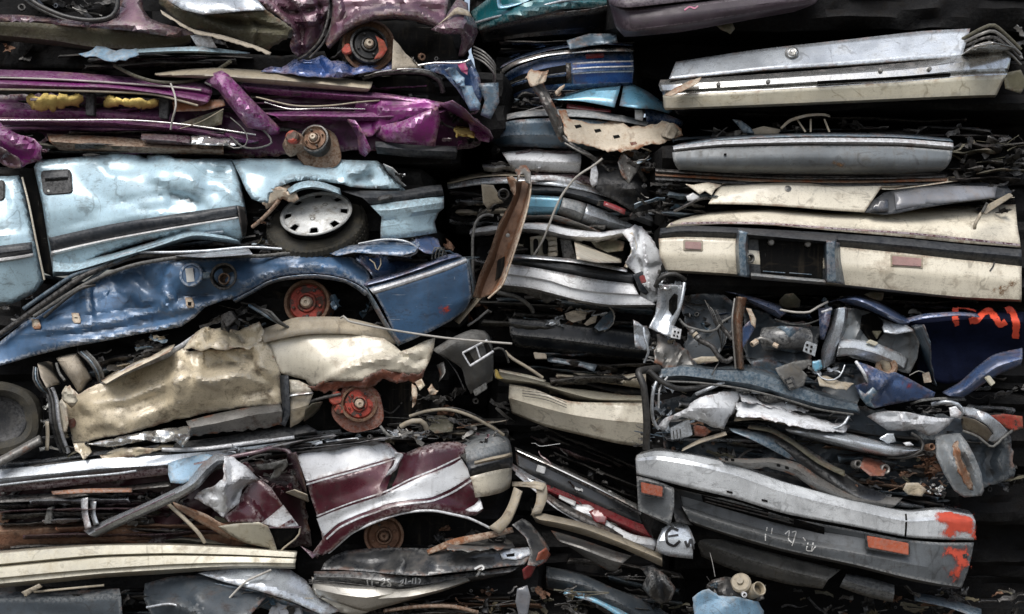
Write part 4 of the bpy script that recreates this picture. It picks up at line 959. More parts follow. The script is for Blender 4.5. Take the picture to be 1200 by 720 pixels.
# folded layers in the gaps
cars_ = {o.name: o for o in bpy.data.objects if o.name.startswith('crushed_car') and o.parent is None}
cl = [cars_[k] for k in sorted(cars_)]
layers(cl[0], -10, 56, 300, 78, .22, 5, ['black_paint', 'dark_steel', 'mauve_paint', 'black_plastic', 'dark_steel'], 201)
layers(cl[0], 300, 84, 540, 92, .24, 2, ['dark_steel', 'olive_cloth'], 202)
layers(cl[1], -10, 146, 330, 180, .12, 8, ['magenta_paint', 'dark_steel', 'mauve_paint', 'black_paint', 'olive_cloth', 'dark_steel', 'magenta_paint', 'dark_steel'], 203)
layers(cl[1], 260, 96, 520, 150, .13, 8, ['magenta_paint', 'dark_steel', 'olive_cloth', 'magenta_paint', 'dark_steel', 'mauve_paint'], 204)
layers(cl[1], 20, 110, 220, 140, .2, 3, ['black_paint', 'magenta_paint'], 205)
layers(cl[3], 60, 284, 330, 300, .10, 5, ['slate_blue_paint', 'dark_steel', 'light_blue_paint', 'silver_paint', 'dark_steel'], 206, slope=-16)
layers(cl[3], 440, 286, 530, 304, .14, 3, ['black_paint', 'slate_blue_paint'], 207)

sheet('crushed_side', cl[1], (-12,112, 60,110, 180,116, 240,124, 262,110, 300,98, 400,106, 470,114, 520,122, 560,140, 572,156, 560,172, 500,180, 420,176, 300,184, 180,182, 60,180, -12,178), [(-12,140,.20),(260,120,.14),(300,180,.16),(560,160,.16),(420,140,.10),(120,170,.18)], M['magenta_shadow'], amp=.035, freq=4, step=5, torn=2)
sheet('crushed_fender_skin', cl[1], (418,116, 450,112, 500,116, 520,124, 500,134, 470,142, 446,150, 436,160, 424,160, 414,140), [(418,116,.06),(520,124,.0),(424,160,.04),(460,130,.0)], M['magenta_paint'], amp=.02, freq=7, step=3, torn=1, crease=[((420,120,460,130,515,124), .03, 5), ((446,114,440,156), .03, 5)])
sheet('crushed_side', cl[0], (-12,44, 120,54, 240,60, 330,66, 380,60, 392,86, 300,84, 180,82, 60,80, -12,80), .30, M['gap_black'], amp=.04, freq=5, step=5)
# ---- gold and cream car
c = car('crumpled gold and cream car with rusted arch edge, under the dark blue car', 290, 520)
hulk(c, 60, 388, 530, 450, .26, 1.9)
hulk(c, 20, 440, 520, 520, .24, 1.9); hulk(c, -160, 395, 120, 560, .7, 1.9)
g1 = sheet('door', c, (73,459, 78,452, 84,455, 92,462, 104,455, 120,448, 140,437, 160,428, 190,417, 208,412, 214,409, 222,412, 240,409, 262,411, 285,408, 302,402, 310,392, 318,410, 324,425, 329,438, 329,452, 331,473, 320,476, 295,476, 270,480, 240,484, 222,489, 205,492, 175,501, 150,508, 120,513, 100,519, 86,520, 82,500, 78,484, 72,472),
      [(75,462,.04),(214,410,.0),(310,392,.02),(330,470,.04),(86,518,.06),(150,440,.06),(150,475,-.05),(214,450,-.07),(270,450,-.04),(210,490,.04),(100,490,-.02)], M['gold_paint'], amp=.016, freq=3.6, step=2.6, sharp=50, torn=.8,
      crease=[((83,478,120,470,170,458,205,448,225,440), .035, 12), ((214,412,206,430,205,455,209,488), .05, 12), ((222,438,250,446,280,440,320,452), .06, 14), ((225,428,240,436,248,430,262,425,285,428,300,415), -.06, 12), ((262,411,280,425,305,430), .035, 10), ((232,420,235,445,260,455), .04, 8), ((120,480,150,476,190,460,208,450), -.03, 8), ((100,500,130,497,150,506), .025, 7), ((88,470,95,485,110,490), -.03, 7), ((300,400,306,430,326,446), .05, 9), ((150,495,190,478,207,470), .025, 8), ((270,466,300,460,326,455), -.03, 10)])
sheet('folded_door_skin', c, (214,410, 222,398, 232,388, 241,383, 252,386, 264,384, 278,388, 296,381, 304,377, 310,388, 306,400, 292,410, 280,407, 262,411, 246,408, 236,412, 224,408), [(214,410,-.02),(240,383,.04),(304,380,.02),(260,408,-.08),(285,395,.04),(250,395,-.03)], M['gold_paint'], amp=.035, freq=7, step=3, crease=[((218,408,236,390,244,404,270,396,280,406), .06, 7), ((262,386,270,400,290,404), -.05, 6)], torn=1)
loft('window_edge', c, [R([.0,-.05,.02], 118,449, 150,430, 190,414, 210,404, 236,386), R([.02,-.02,.04], 122,452, 155,436, 195,420, 214,410, 242,388)], M['white_paint'], amp=.012, freq=10, step=3)
sheet('inner_door_skin', c, (118,446, 140,430, 165,418, 190,408, 205,404, 200,412, 170,426, 145,438, 124,450), [(118,446,.03),(205,404,.03),(160,425,.06)], M['gold_paint'], amp=.02, freq=8)
sheet('torn_hem', c, (73,459, 80,452, 88,460, 92,470, 84,478, 74,470), [(73,459,-.06),(92,470,-.08),(80,475,-.03)], M['cream_paint'], amp=.03, freq=14, step=2.5, torn=1.5)
sheet('folded_flap', c, (68,474, 72,468, 78,476, 80,496, 78,506, 72,508, 67,500), [(68,474,.0),(80,500,-.04),(70,500,.04)], M['cream_paint'], amp=.015, freq=8, step=3)
plate('rust_hole', c, (81,492, 86,490, 89,495, 87,501, 82,502, 80,498), .014, .01, M['torn_rust'], on=g1, bev=.002)
for k, (a, b) in enumerate(((62,.0), (66,.03), (58,.05))):
    tube('door_seal', c, R([b,b-.05,b+.04], a-5,455, a,470, a+2,492, a+8,515, a+14,530), .010 + .004 * (k == 1), [M['black_rubber'], M['white_paint'], M['black_plastic']][k])
loft('pillar_strip', c, [R([.0,.02], 53,494, 54,510, 53,528), R([-.03,.0], 57,494, 58,510, 57,528)], M['tan_plastic'], amp=.004)
debris(c, 54, 462, 80, 530, .06, 30, 51, [M['black_plastic'], M['dark_steel'], M['tan_plastic'], M['chrome']], big=.6)
def cush(pts, d, m):
    return sheet('seat_bolster', c, pts, d, m, amp=.006, freq=8, step=3, roll=.05, rollw=9)
layers(c, 90, 415, 215, 440, .10, 5, ['dark_steel', 'gold_paint', 'slate_blue_paint', 'black_plastic'], 307, slope=-28)
layers(c, 90, 514, 330, 534, .12, 5, ['dark_steel', 'gold_paint', 'bare_steel'], 308, slope=-16)
cush((44,426, 54,424, 62,425, 66,436, 71,450, 62,452, 55,455, 48,442), [(44,426,.02),(70,450,.04),(55,440,-.04)], M['tan_upholstery'])
cush((66,420, 78,416, 90,414, 97,426, 108,444, 102,450, 99,456, 93,462, 86,450, 76,436), [(66,420,.0),(108,444,.02),(90,435,-.06),(93,460,-.02)], M['tan_upholstery'])
for k in range(4): tube('seat_trim_cord', c, R([.0,-.05,.02], 92+k*3,413-k*.5, 104+k*3,424, 112+k*2.5,436, 116+k*2,448), .007, [M['black_rubber'], M['slate_blue_paint'], M['black_rubber'], M['grey_plastic']][k])
for k in range(3): tube('seat_trim_cord', c, R([.04,-.01,.04], 40+k*2,430+k, 39+k*3,444, 46+k*3,456, 54+k*2,461), .006, M['slate_blue_paint'] if k == 1 else M['black_rubber'])
tube('seat_trim_cord', c, R([.03,-.03], 66,426, 70,438, 76,446), .008, M['grey_plastic'])
debris(c, 105, 405, 200, 436, .03, 70, 52, [M['dark_steel'], M['slate_blue_paint'], M['tan_plastic'], M['black_rubber'], M['black_plastic']], big=.8, slope=-26)
loft('sill', c, [R([-.02,-.05,.0], 218,494, 250,486, 290,478, 329,474), R([-.07,-.09,-.05], 222,502, 260,495, 295,487, 331,482), R([-.03,-.05,-.02], 222,512, 262,507, 300,503, 330,498)], M['bare_steel'], amp=.022, freq=8, step=3, torn=2)
sheet('torn_chrome_sill', c, (102,520, 130,515, 170,506, 200,502, 222,500, 224,512, 214,524, 205,516, 190,520, 172,516, 150,520, 125,524), [(102,520,.0),(222,500,-.04),(210,520,-.08),(160,512,-.04)], M['chrome'], amp=.035, freq=8, step=3, torn=1, crease=[((175,506,185,520), .05, 6),((200,502,212,518), .05, 6)])
loft('floor_edge', c, [R(.06, 205,520, 260,512, 310,504, 360,498), R(.0, 200,530, 260,524, 320,514, 372,505), R(.08, 200,538, 260,532, 320,520, 372,511)], M['black_plastic'], amp=.012)
sheet('torn_floor_panel', c, (86,520, 102,519, 108,530, 98,540, 94,532, 88,528), [(86,520,-.03),(98,540,-.06),(108,530,.0)], M['gold_paint'], amp=.02, freq=12, step=3)
sheet('torn_floor_panel', c, (118,534, 135,526, 160,524, 190,526, 175,532, 140,538, 122,540), [(118,534,.0),(190,526,-.05),(140,538,-.02)], M['gold_paint'], amp=.02, freq=9, step=3, torn=1)
debris(c, 84, 516, 210, 536, .04, 40, 53, [M['dark_steel'], M['bare_steel'], M['gold_paint'], M['olive_cloth']], big=.7)
loft('rear_window_trim', c, [R([.06,.02,.04,.1], 303,388, 330,378, 350,372, 400,372, 445,382, 476,398), R([-.0,-.02,.02,.08], 307,396, 335,388, 360,384, 395,383, 435,388, 470,400), R([-.02,-.04,.0,.06], 309,402, 335,396, 360,392, 395,391, 430,394, 462,404)], M['tan_plastic'], amp=.005)
fd = sheet('rear_fender', c, (308,401, 330,395, 352,392, 380,390, 405,391, 430,394, 450,397, 462,405, 470,412, 482,408, 497,400, 510,396, 508,410, 503,424, 498,434, 492,440, 480,440, 466,436, 450,434, 436,440, 424,446, 405,447, 388,446, 376,450, 364,454, 358,445, 348,443, 330,438, 322,425, 312,410),
      [(308,401,.04),(400,390,.04),(510,396,.08),(380,425,-.07),(330,438,.0),(495,438,.04),(450,415,-.03),(364,454,.02)], M['cream_paint'], amp=.007, freq=2.6, step=3.5, sharp=50,
      crease=[((384,443,410,432,435,424,460,418,490,412,506,404), .035, 9), ((468,414,485,424,500,420), -.04, 9), ((400,440,430,430,460,430), -.025, 8), ((470,408,480,418,470,428), .03, 7), ((430,396,433,432), .006, 3)])
sheet('rusted_arch_edge', c, (360,455, 372,450, 388,445, 405,446, 424,445, 436,439, 450,433, 466,435, 480,439, 492,439, 498,434, 496,444, 488,450, 478,446, 466,450, 452,444, 440,450, 428,455, 415,452, 400,456, 388,460, 374,458), [(360,455,.0),(450,440,-.04),(498,438,.02),(420,452,-.02)], M['torn_rust'], amp=.018, freq=14, step=2.2, torn=3)
loft('door_pillar', c, [R([.0,-.03,.0], 328,440, 329,462, 331,480, 326,496), R([-.04,-.07,-.03], 338,440, 339,462, 340,484, 334,500)], M['black_trim'], amp=.003)
sheet('lower_panel', c, (339,445, 350,446, 362,452, 366,460, 340,462), [(339,445,-.01),(366,460,-.01),(340,462,-.03)], M['cream_paint'], amp=.005)
loft('side_moulding', c, [R([-.04,-.03], 339,461, 352,460, 366,459), R([-.06,-.05], 339,465, 352,463, 367,461)], M['chrome'], amp=.002)
loft('lower_panel', c, [R([-.03,.0], 340,466, 352,464, 367,462), R([-.05,-.02], 340,480, 350,478, 362,474), R([.0,.0], 340,501, 350,496, 357,490)], M['tan_plastic'], amp=.007)
sheet('bent_arch_piece', c, (356,494, 358,480, 366,473, 378,471, 374,480, 366,488), [(356,494,.0),(378,471,.0),(366,480,-.04)], M['olive_cloth'], amp=.01, step=3)
brake_drum(c, 421, 473, .02, .108, M['red_sprayed_steel'], M['rusty_steel'], axis=(.2,-1,.05))
lathe('dust_shield', c, (420,478,.03), (.05,-1,-.1), [(0,.02),(0,.15),(.012,.15)], M['torn_rust'], dent=.1)
lathe('brake_caliper', c, (394,467,.0), (-.1,-1,.1), [(-.08,.04),(0,.043),(.012,.034),(.014,.001)], M['red_sprayed_steel'], 16, dent=.15)
lathe('brake_caliper', c, (398,480,.0), (-.2,-1,-.1), [(-.08,.03),(0,.034),(.01,.025),(.01,.001)], M['red_sprayed_steel'], 12, dent=.2)
sheet('arch_dark_back', c, (340,450, 380,455, 440,448, 500,445, 505,470, 490,500, 360,505), .22, M['void_black'], amp=.03)
tube('leaf_spring', c, R([.0,-.02], 360,472, 380,466, 400,462), .010, M['dark_steel'])
sheet('broken_bracket', c, (483,450, 488,452, 489,462, 487,474, 484,478, 482,462), .0, M['bleached_metal'], amp=.02, freq=20, step=2, torn=1)
sheet('broken_bracket', c, (501,456, 506,450, 509,456, 514,458, 509,463, 504,464), .02, M['bleached_metal'], amp=.02, freq=20, step=2, torn=1)
sheet('broken_bracket', c, (486,448, 494,444, 498,452, 492,458), .0, M['gold_paint'], amp=.02, freq=14, step=2.5)
debris(c, 440, 455, 560, 500, .14, 44, 54, big=.8)

o = thing('bumper_corner', 'black plastic bumper corner with empty grille slots hanging beside the cream fender', 'bumper', 545, 462, 0)
bc = loft('shell', o, [R([.02,.0,.12], 507,410, 530,396, 552,387, 568,388), R([-.04,-.08,.06], 512,414, 534,401, 556,392, 573,394), R([-.02,-.10,.02], 524,420, 542,410, 562,402, 577,406), R([.0,-.09,.0], 541,432, 552,424, 566,418, 578,420), R([.02,-.07,.02], 546,450, 556,444, 568,438, 578,434), R([.06,-.02,.05], 552,462, 560,456, 570,450, 577,446)], M['grey_plastic'], amp=.004, lin=False)
loft('shell_edge', o, [R([.02,.03,.05], 507,410, 524,422, 536,438, 545,458), R([.12,.13,.14], 512,412, 526,424, 536,440, 543,456)], M['black_plastic'], amp=.004)
gq = plate('grille_opening', o, (543,414, 571,400, 576,411, 551,428), .014, .01, M['void_black'], on=bc, bev=.001)
tube('grille_frame', o, R([-.1,-.085,-.07], 542,414, 557,406, 571,399), .007, M['white_paint'])
tube('grille_frame', o, R([-.1,-.1,-.07], 551,429, 564,421, 578,412), .008, M['white_paint'])
tube('grille_frame', o, R([-.11,-.1], 542,414, 551,429), .005, M['white_paint'])
tube('grille_bar', o, R([-.11,-.1], 558,406, 563,421), .005, M['white_paint'])
plate('mount_tab', o, (554,458, 570,448, 571,456, 557,465), -.02, .01, M['grey_plastic'])
loft('inner_bracket', o, [R([.1,.06], 512,428, 516,440, 514,448), R([.06,.02], 520,424, 522,436, 517,444)], M['bare_steel'], amp=.01, step=3)
o = tube('bent_rod', None, R([-.10,-.16,-.12,-.1], 399,373, 404,371, 410,377, 460,387, 520,396, 575,401, 600,403), .0065, M['pale_cable'])
tagthing(o, 'thin pale wire stretched from the cream fender across the black bumper corner', 'wire')
lathe('tyre', None, (2,492,.0), (.35,-1,.1), [(-.02,.13),(.0,.14),(.02,.17),(.012,.205),(-.02,.22),(-.06,.222),(-.12,.222),(-.15,.19),(-.14,.13)], M['tyre_rubber'], 48, dent=.05)
o = COL.objects[-1]; o = bpy.data.objects['tyre'] if 'tyre' in bpy.data.objects and bpy.data.objects['tyre'].parent is None else [x for x in bpy.data.objects if x.name.startswith('tyre') and x.parent is None][0]
tagthing(o, 'dusty bare tyre at the left edge, below the dark blue car', 'tyre')
lathe('rim', o, (2,492,.02), (.35,-1,.1), [(-.02,.001),(-.02,.10),(.0,.13),(.015,.138)], M['black_plastic'], 32)
o = loft('steel_bar', None, [R([-.05,.0], -8,541, 20,526, 47,511), R([-.07,-.02], -8,550, 22,534, 49,519)], M['bare_steel'], amp=.003, thick=.03)
tagthing(o, 'short grey steel bar slanting up under the bare tyre', 'steel bar')

# ---- maroon and white car
c = car('maroon car with a flowing white side stripe and a grey bumper corner', 330, 650)
hulk(c, -120, 530, 340, 640, .26, 1.9)
hulk(c, 200, 520, 595, 655, .30, 1.9)
loft('roof_skin', c, [R([.5,.45,.4], -10,540, 60,532, 150,524, 240,514, 330,500, 400,492), R([.02,-.02,.1], -10,552, 60,545, 120,538, 190,534, 240,530, 290,524, 350,516, 400,510), R([-.03,-.05,.06], -10,562, 60,555, 120,549, 190,545, 240,538, 290,530, 345,526), R([.0,.0,.08], -10,572, 60,563, 120,556, 190,549, 240,543, 290,535, 345,530)], M['silver_paint'], amp=.022, freq=6, sx=.35, step=4)
loft('roof_edge', c, [R([.02,.0], -10,569, 60,560, 130,552, 196,548), R([.05,.02], -10,578, 60,572, 130,564, 200,556)], M['maroon_paint'], amp=.016, freq=8, sx=.3)
tube('drip_rail', c, R([-.02,-.05], -10,570, 60,562, 130,556, 160,552), .008, M['silver_paint'])
tube('white_tube', c, R([-.04,-.03,.0,.02], 190,527, 220,527, 250,525, 300,518, 345,512), .013, M['white_paint'])
tube('drip_rail', c, R([-.05,-.08,-.02,-.04], 228,545, 270,536, 300,530, 320,525, 338,529, 344,540), .013, M['mauve_paint'])
tube('drip_rail', c, R([-.02,-.05,.0], 232,552, 270,546, 300,535, 318,532), .007, M['grey_plastic'])
debris(c, 220, 515, 500, 524, .02, 110, 61, [M['silver_paint'], M['bare_steel'], M['dark_steel'], M['white_paint']], big=.7, slope=-24, dz=.2)
loft('window_channel', c, [R(.08, -10,582, 60,578, 140,570, 200,564), R(.02, -10,590, 60,586, 140,576, 200,570)], M['dark_steel'], amp=.02, freq=10, sx=.3)
loft('copper_strip', c, [R([.02,-.02,.04], 60,576, 100,573, 155,572), R([.0,-.04,.02], 62,580, 100,578, 155,577)], M['copper_wood'], amp=.004)
debris(c, -5, 575, 210, 592, .08, 70, 62, [M['dark_steel'], M['maroon_paint'], M['bare_steel'], M['black_plastic'], M['rusty_steel']], big=.9)
loft('floor_pan', c, [R(.14, -10,614, 60,612, 140,610, 230,616, 300,624), R(.09, -10,624, 60,620, 140,618, 230,624, 300,632), R(.12, -10,644, 60,640, 140,636, 230,640, 300,642)], M['rusty_steel'], amp=.03, freq=7, sx=.35)
layers(c, -10, 572, 240, 612, .08, 11, ['dark_steel', 'maroon_paint', 'silver_paint', 'black_paint', 'maroon_paint', 'dark_steel', 'mauve_paint'], 301, slope=-6)
layers(c, -10, 612, 300, 640, .08, 6, ['rusty_steel', 'dark_steel', 'mauve_paint', 'olive_cloth'], 302)
layers(c, -10, 528, 230, 552, .10, 5, ['silver_paint', 'dark_steel', 'white_paint', 'dark_steel'], 303, slope=-26)
layers(c, 200, 512, 470, 530, .06, 7, ['silver_paint', 'white_paint', 'dark_steel', 'mauve_paint'], 304, slope=-24, hgt=(3, 7))
layers(c, 440, 640, 600, 662, .14, 4, ['black_paint', 'brown_rust', 'dark_steel'], 305)
layers(c, 440, 488, 600, 520, .24, 6, ['dark_steel', 'bare_steel', 'black_paint', 'tan_plastic'], 306)
debris(c, -5, 592, 300, 636, .1, 80, 63, [M['dark_steel'], M['rusty_steel'], M['bare_steel'], M['olive_cloth'], M['maroon_paint']], big=1)
loft('seat_rail', c, [R([.0,-.03], 95,585, 96,602, 100,620), R([-.04,-.05], 103,583, 103,602, 107,618)], M['white_paint'], amp=.01, step=3)
loft('seat_rail', c, [R([.0,-.03], 106,586, 106,602, 110,616), R([-.02,-.04], 113,588, 112,602, 116,614)], M['silver_paint'], amp=.008, step=3)
plate('grey_post', c, (55,596, 62,594, 60,614, 51,614), -.0, .04, M['grey_plastic'])
loft('bent_pillar', c, [R([.03,-.06,-.12,-.08], 98,622, 130,607, 170,590, 205,573, 222,562, 236,545, 252,533, 266,534), R([-.03,-.11,-.16,-.12], 104,627, 135,611, 175,593, 210,577, 228,566, 242,550, 255,540, 266,540), R([.01,-.07,-.12,-.08], 112,630, 140,617, 180,599, 214,583, 234,570, 246,556, 258,546, 266,546)], M['silver_paint'], amp=.006, freq=8, step=4)
tube('pillar_seam', c, R([-.06,-.13,-.17], 112,622, 140,608, 175,592, 205,578), .004, M['mauve_paint'])
sheet('oxidised_quarter', c, (197,543, 212,538, 240,532, 250,534, 240,548, 226,562, 214,567, 200,566, 197,556), [(197,543,-.04),(250,534,-.04),(215,560,-.1)], M['pale_blue_plastic'], amp=.012, freq=7)
sheet('crumpled_skin', c, (262,534, 275,537, 290,548, 304,562, 292,567, 284,574, 280,590, 268,600, 262,607, 250,596, 228,584, 232,577, 246,572, 262,562), [(262,534,-.06),(304,562,-.02),(262,605,-.08),(228,583,-.06),(266,570,-.14)], M['white_paint'], amp=.03, freq=5, step=3, torn=1,
      crease=[((262,540,263,565,262,602), .06, 9), ((266,570,285,560,300,562), .05, 8), ((232,580,250,576,262,590), -.06, 8), ((240,582,252,588,262,585), .04, 7), ((270,590,278,576,292,566), -.05, 6)])
dm = sheet('folded_door', c, (298,562, 306,562, 318,572, 330,590, 342,607, 350,617, 348,619, 324,619, 305,614, 290,612, 268,612, 262,606, 276,596, 284,580, 292,568), [(300,562,-.02),(350,617,.0),(265,608,-.02),(300,595,-.08)], M['maroon_paint'], amp=.018, freq=6, step=3, crease=[((285,585,300,600,310,612), .03, 8)])
sheet('white_stripe', c, (332,592, 350,616, 338,619, 324,618, 306,613, 318,604), 0, M['white_paint'], amp=0, on=dm, lift=.006, step=3, thick=0)
sheet('white_stripe_edge', c, (342,608, 346,612, 330,619, 326,618), 0, M['maroon_paint'], amp=0, on=dm, lift=.009, step=3, thick=0)
sheet('door_hem', c, (256,617, 275,614, 303,612, 314,617, 320,630, 325,646, 322,650, 315,642, 304,640, 288,636, 268,626), [(256,617,-.04),(325,648,.0),(300,615,-.1),(300,636,-.04)], M['cream_alloy'], amp=.012, freq=5, step=3)
sheet('open_door_end', c, (316,619, 352,618, 350,628, 334,640, 326,648, 322,636), [(316,619,-.03),(352,618,.0),(326,648,.0)], M['void_black'], amp=.012)
tube('door_end_edge', c, R([-.06,.0], 315,618.5, 353,618), .006, M['mauve_paint'])
tube('door_end_edge', c, R([.0,.0], 352,618, 349,629, 334,641, 327,648), .006, M['tan_plastic'])
tube('sill_strip', c, R([.0,-.05,-.02], 196,590, 214,606, 232,624, 240,636), .012, M['tan_plastic'])
loft('sill_panel', c, [R([.02,-.05,-.04], 202,588, 240,602, 262,614, 300,618), R([.0,-.02,.0], 206,596, 240,616, 266,630, 300,640)], M['brown_rust'], amp=.015)
sheet('maroon_scrap', c, (282,540, 288,538, 298,552, 292,560, 284,552), [(282,540,.0),(298,552,.0),(290,558,-.05)], M['maroon_paint'], amp=.02, step=2.5)
sheet('grey_hinge', c, (300,545, 315,543, 336,538, 338,545, 326,560, 316,562, 322,550, 304,551), [(300,545,.02),(338,540,-.05),(320,560,.0)], M['grey_plastic'], amp=.02, freq=12, step=2.5)
debris(c, 284, 532, 346, 582, .03, 60, 64, [M['maroon_paint'], M['dark_steel'], M['bare_steel'], M['grey_plastic'], M['black_plastic']], big=.6)
sheet('seat_belt_pillar', c, (336,532, 347,530, 352,548, 358,568, 360,578, 352,576, 344,565, 338,550), [(336,532,.0),(360,578,.0),(346,550,-.03)], M['mauve_paint'], amp=.03, freq=10, step=2.5)
sheet('horn', c, (335,577, 345,574, 360,580, 362,588, 355,592, 340,588), [(335,577,.0),(362,588,.0),(348,582,-.08)], M['tan_plastic'], amp=.015, freq=14, step=2.5)
body = sheet('side_panel', c, (347,533, 365,526, 400,522, 440,517, 456,520, 466,530, 476,531, 490,525, 510,519, 535,518, 548,522, 552,528, 541,533, 540,540, 550,556, 558,575, 565,590, 566,598, 558,604, 545,605, 530,602, 510,598, 490,598, 470,601, 450,607, 430,615, 412,624, 398,636, 388,646, 378,651, 374,650, 372,655, 366,648, 378,632, 374,612, 366,588, 358,562),
      [(347,533,.05),(440,517,.06),(540,518,.10),(360,565,-.02),(460,560,-.06),(545,560,.04),(400,545,-.03),(372,650,.03),(430,612,-.05),(500,598,-.05),(562,600,.08),(500,545,-.02),(463,540,.03)], M['maroon_paint'], amp=.009, freq=3, step=3.2, sharp=50,
      crease=[((358,567,400,560,440,546,463,537), .02, 7), ((463,531,470,538,461,556,452,572), -.06, 8), ((470,536,500,528,530,524,552,528), .03, 7), ((371,610,420,590,452,580,480,568,540,542), .015, 6), ((380,636,410,612,450,596,500,589,540,595), .025, 9), ((452,572,480,566,510,552), -.02, 7), ((560,560,562,585), .03, 6)])
sheet('white_panel', c, (348,534, 366,527, 400,523, 440,518, 455,521, 465,530, 462,536, 440,542, 420,548, 390,556, 359,565, 353,548), 0, M['white_paint'], amp=0, on=body, lift=.005, step=3, thick=0)
loft('pinstripe', c, [R(0, 359,567, 390,558, 420,550, 440,544, 464,537), R(0, 359,569, 390,560, 420,552, 440,546, 463,539)], M['white_paint'], amp=0, on=body, lift=.006, nv=1, thick=0)
wsx = loft('white_stripe', c, [R(0, 371,608, 390,600, 410,593, 432,586, 452,579, 480,565, 510,553, 530,545, 541,538), R(0, 375,619, 392,609, 415,601, 440,592, 454,588, 480,577, 510,569, 533,559, 548,549), R(0, 379,629, 396,614, 420,603, 440,596, 456,590, 480,586, 505,583, 528,573, 551,559)], M['white_paint'], amp=0, on=body, lift=.006, step=3, thick=0)
loft('pinstripe', c, [R(0, 382,631, 398,617, 421,606, 442,599, 457,593, 480,589, 506,586, 530,576, 552,562), R(0, 383,633, 399,619, 422,608, 442,601, 458,595, 481,591, 507,588, 531,578, 553,564)], M['white_paint'], amp=0, on=body, lift=.0065, nv=1, thick=0)
loft('pinstripe', c, [R(0, 371,604, 410,589, 452,575, 480,561, 510,549, 539,535), R(0, 371,606, 410,590.5, 452,577, 480,563, 510,551, 540,536.5)], M['white_paint'], amp=0, on=body, lift=.0065, nv=1, thick=0)
tube('arch_trim', c, R([.03,-.08,-.09,.02], 385,648, 398,637, 412,625, 430,616, 450,608, 470,602, 490,599, 510,599, 530,603, 548,607, 562,613, 574,619), .008, M['white_paint'])
sheet('torn_corner_metal', c, (545,598, 556,592, 563,585, 566,596, 560,600, 550,600), [(545,598,.0),(566,590,.0),(556,600,-.04)], M['white_paint'], amp=.02, step=2.5)
sheet('torn_seam', c, (463,530, 472,531, 470,540, 466,548, 458,556, 452,558, 460,546, 462,538), [(463,530,-.06),(470,540,-.03),(452,558,-.08)], M['white_paint'], amp=.025, freq=14, step=2.5, torn=1)
loft('panel_gap', c, [R([-.03,-.03], 463,545, 459,556, 454,570, 452,580), R([-.02,-.02], 468,546, 465,558, 460,568, 458,577)], M['void_black'], amp=0, on=body, lift=.004, thick=0)
sheet('rear_light_blank', c, (540,534, 552,527, 560,524, 566,531, 556,540, 548,545), [(540,534,.04),(566,530,.02),(548,545,.04)], M['grey_plastic'], amp=.008)
bp = loft('bumper_corner_cover', c, [R([.30,.34,.5], 538,514, 555,505, 575,500, 590,505), R([.04,.08,.3], 545,527, 562,519, 582,512, 597,517), R([-.02,.0,.22], 546,532, 565,526, 586,521, 599,525), R([-.03,-.02,.2], 547,543, 567,538, 586,533, 600,533)], M['grey_bumper'], amp=.006)
loft('bumper_black_band', c, [R([-.04,-.03,.2], 546,542, 567,537, 586,532, 600,531), R([-.06,-.05,.18], 549,550, 568,545, 587,540, 601,539), R([-.04,-.03,.2], 551,558, 569,553, 587,549, 600,547)], M['black_trim'], amp=.004)
loft('bumper_rub_strip', c, [R([-.08,-.07,.16], 556,541, 575,536, 590,533, 600,530), R([-.10,-.09,.14], 556,543, 575,538.5, 590,535.5, 600,532.5), R([-.08,-.07,.16], 556,545, 575,540.5, 590,537.5, 600,535)], M['tan_plastic'], amp=.001, nv=1)
loft('bumper_lower_cover', c, [R([-.04,-.03,.2], 551,559, 569,554, 587,550, 600,548), R([-.03,-.02,.2], 555,572, 571,569, 588,564, 599,562), R([.0,.0,.25], 557,583, 573,581, 588,577, 597,572)], M['cream_paint'], amp=.005)
debris(c, 548, 505, 590, 524, .06, 30, 65, [M['bare_steel'], M['dark_steel'], M['maroon_paint'], M['grey_plastic']], big=.5)
debris(c, 455, 488, 560, 516, .14, 90, 66, [M['dark_steel'], M['bare_steel'], M['grey_plastic'], M['rusty_steel'], M['tan_plastic']], big=.65, mix=(.35,.2,.3,.15))
tube('bonnet_arc', c, R([.1,.06,.2], 480,488, 500,482, 525,480, 550,487, 575,500, 590,510), .010, M['tan_plastic'])
tube('bonnet_arc', c, R([.2,.14,.3], 500,484, 530,478, 560,488, 582,502), .006, M['dark_steel'])
tube('engine_hose', c, R([.04,.0,.06], 470,500, 482,494, 495,494, 500,503), .016, M['tan_plastic'])
tube('engine_hose', c, R([.0,-.05,.0], 446,500, 455,510, 470,514, 484,506), .009, M['grey_plastic'])
sheet('engine_cover', c, (500,488, 520,487, 532,494, 530,506, 510,508, 498,500), [(500,488,.2),(532,500,.12),(510,508,.08)], M['olive_cloth'], amp=.02)
loft('bent_bumper_iron', c, [R([-.02,-.04,.0], 603,571, 597,590, 588,606, 573,618), R([-.05,-.07,-.03], 612,576, 606,594, 598,612, 586,626)], M['tan_plastic'], amp=.004, thick=.015)
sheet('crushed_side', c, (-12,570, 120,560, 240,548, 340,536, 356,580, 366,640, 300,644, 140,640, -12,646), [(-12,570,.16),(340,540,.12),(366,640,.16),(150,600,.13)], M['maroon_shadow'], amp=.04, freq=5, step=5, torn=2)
brake_drum(c, 450, 628, .14, .118, M['rusty_steel'], M['rusty_steel'], axis=(.12,-1,.1), holes=4, dish=0)
sheet('arch_dark_back', c, (385,650, 420,622, 470,604, 530,605, 575,622, 600,640, 590,662, 390,662), .26, M['void_black'], amp=.02)
loft('suspension_arm', c, [R([.0,-.04,.08], 500,645, 530,632, 570,624, 600,618), R([-.03,-.06,.06], 502,650, 532,640, 570,632, 602,624)], M['brown_rust'], amp=.012)
debris(c, 500, 618, 600, 648, .1, 36, 67, big=.9)
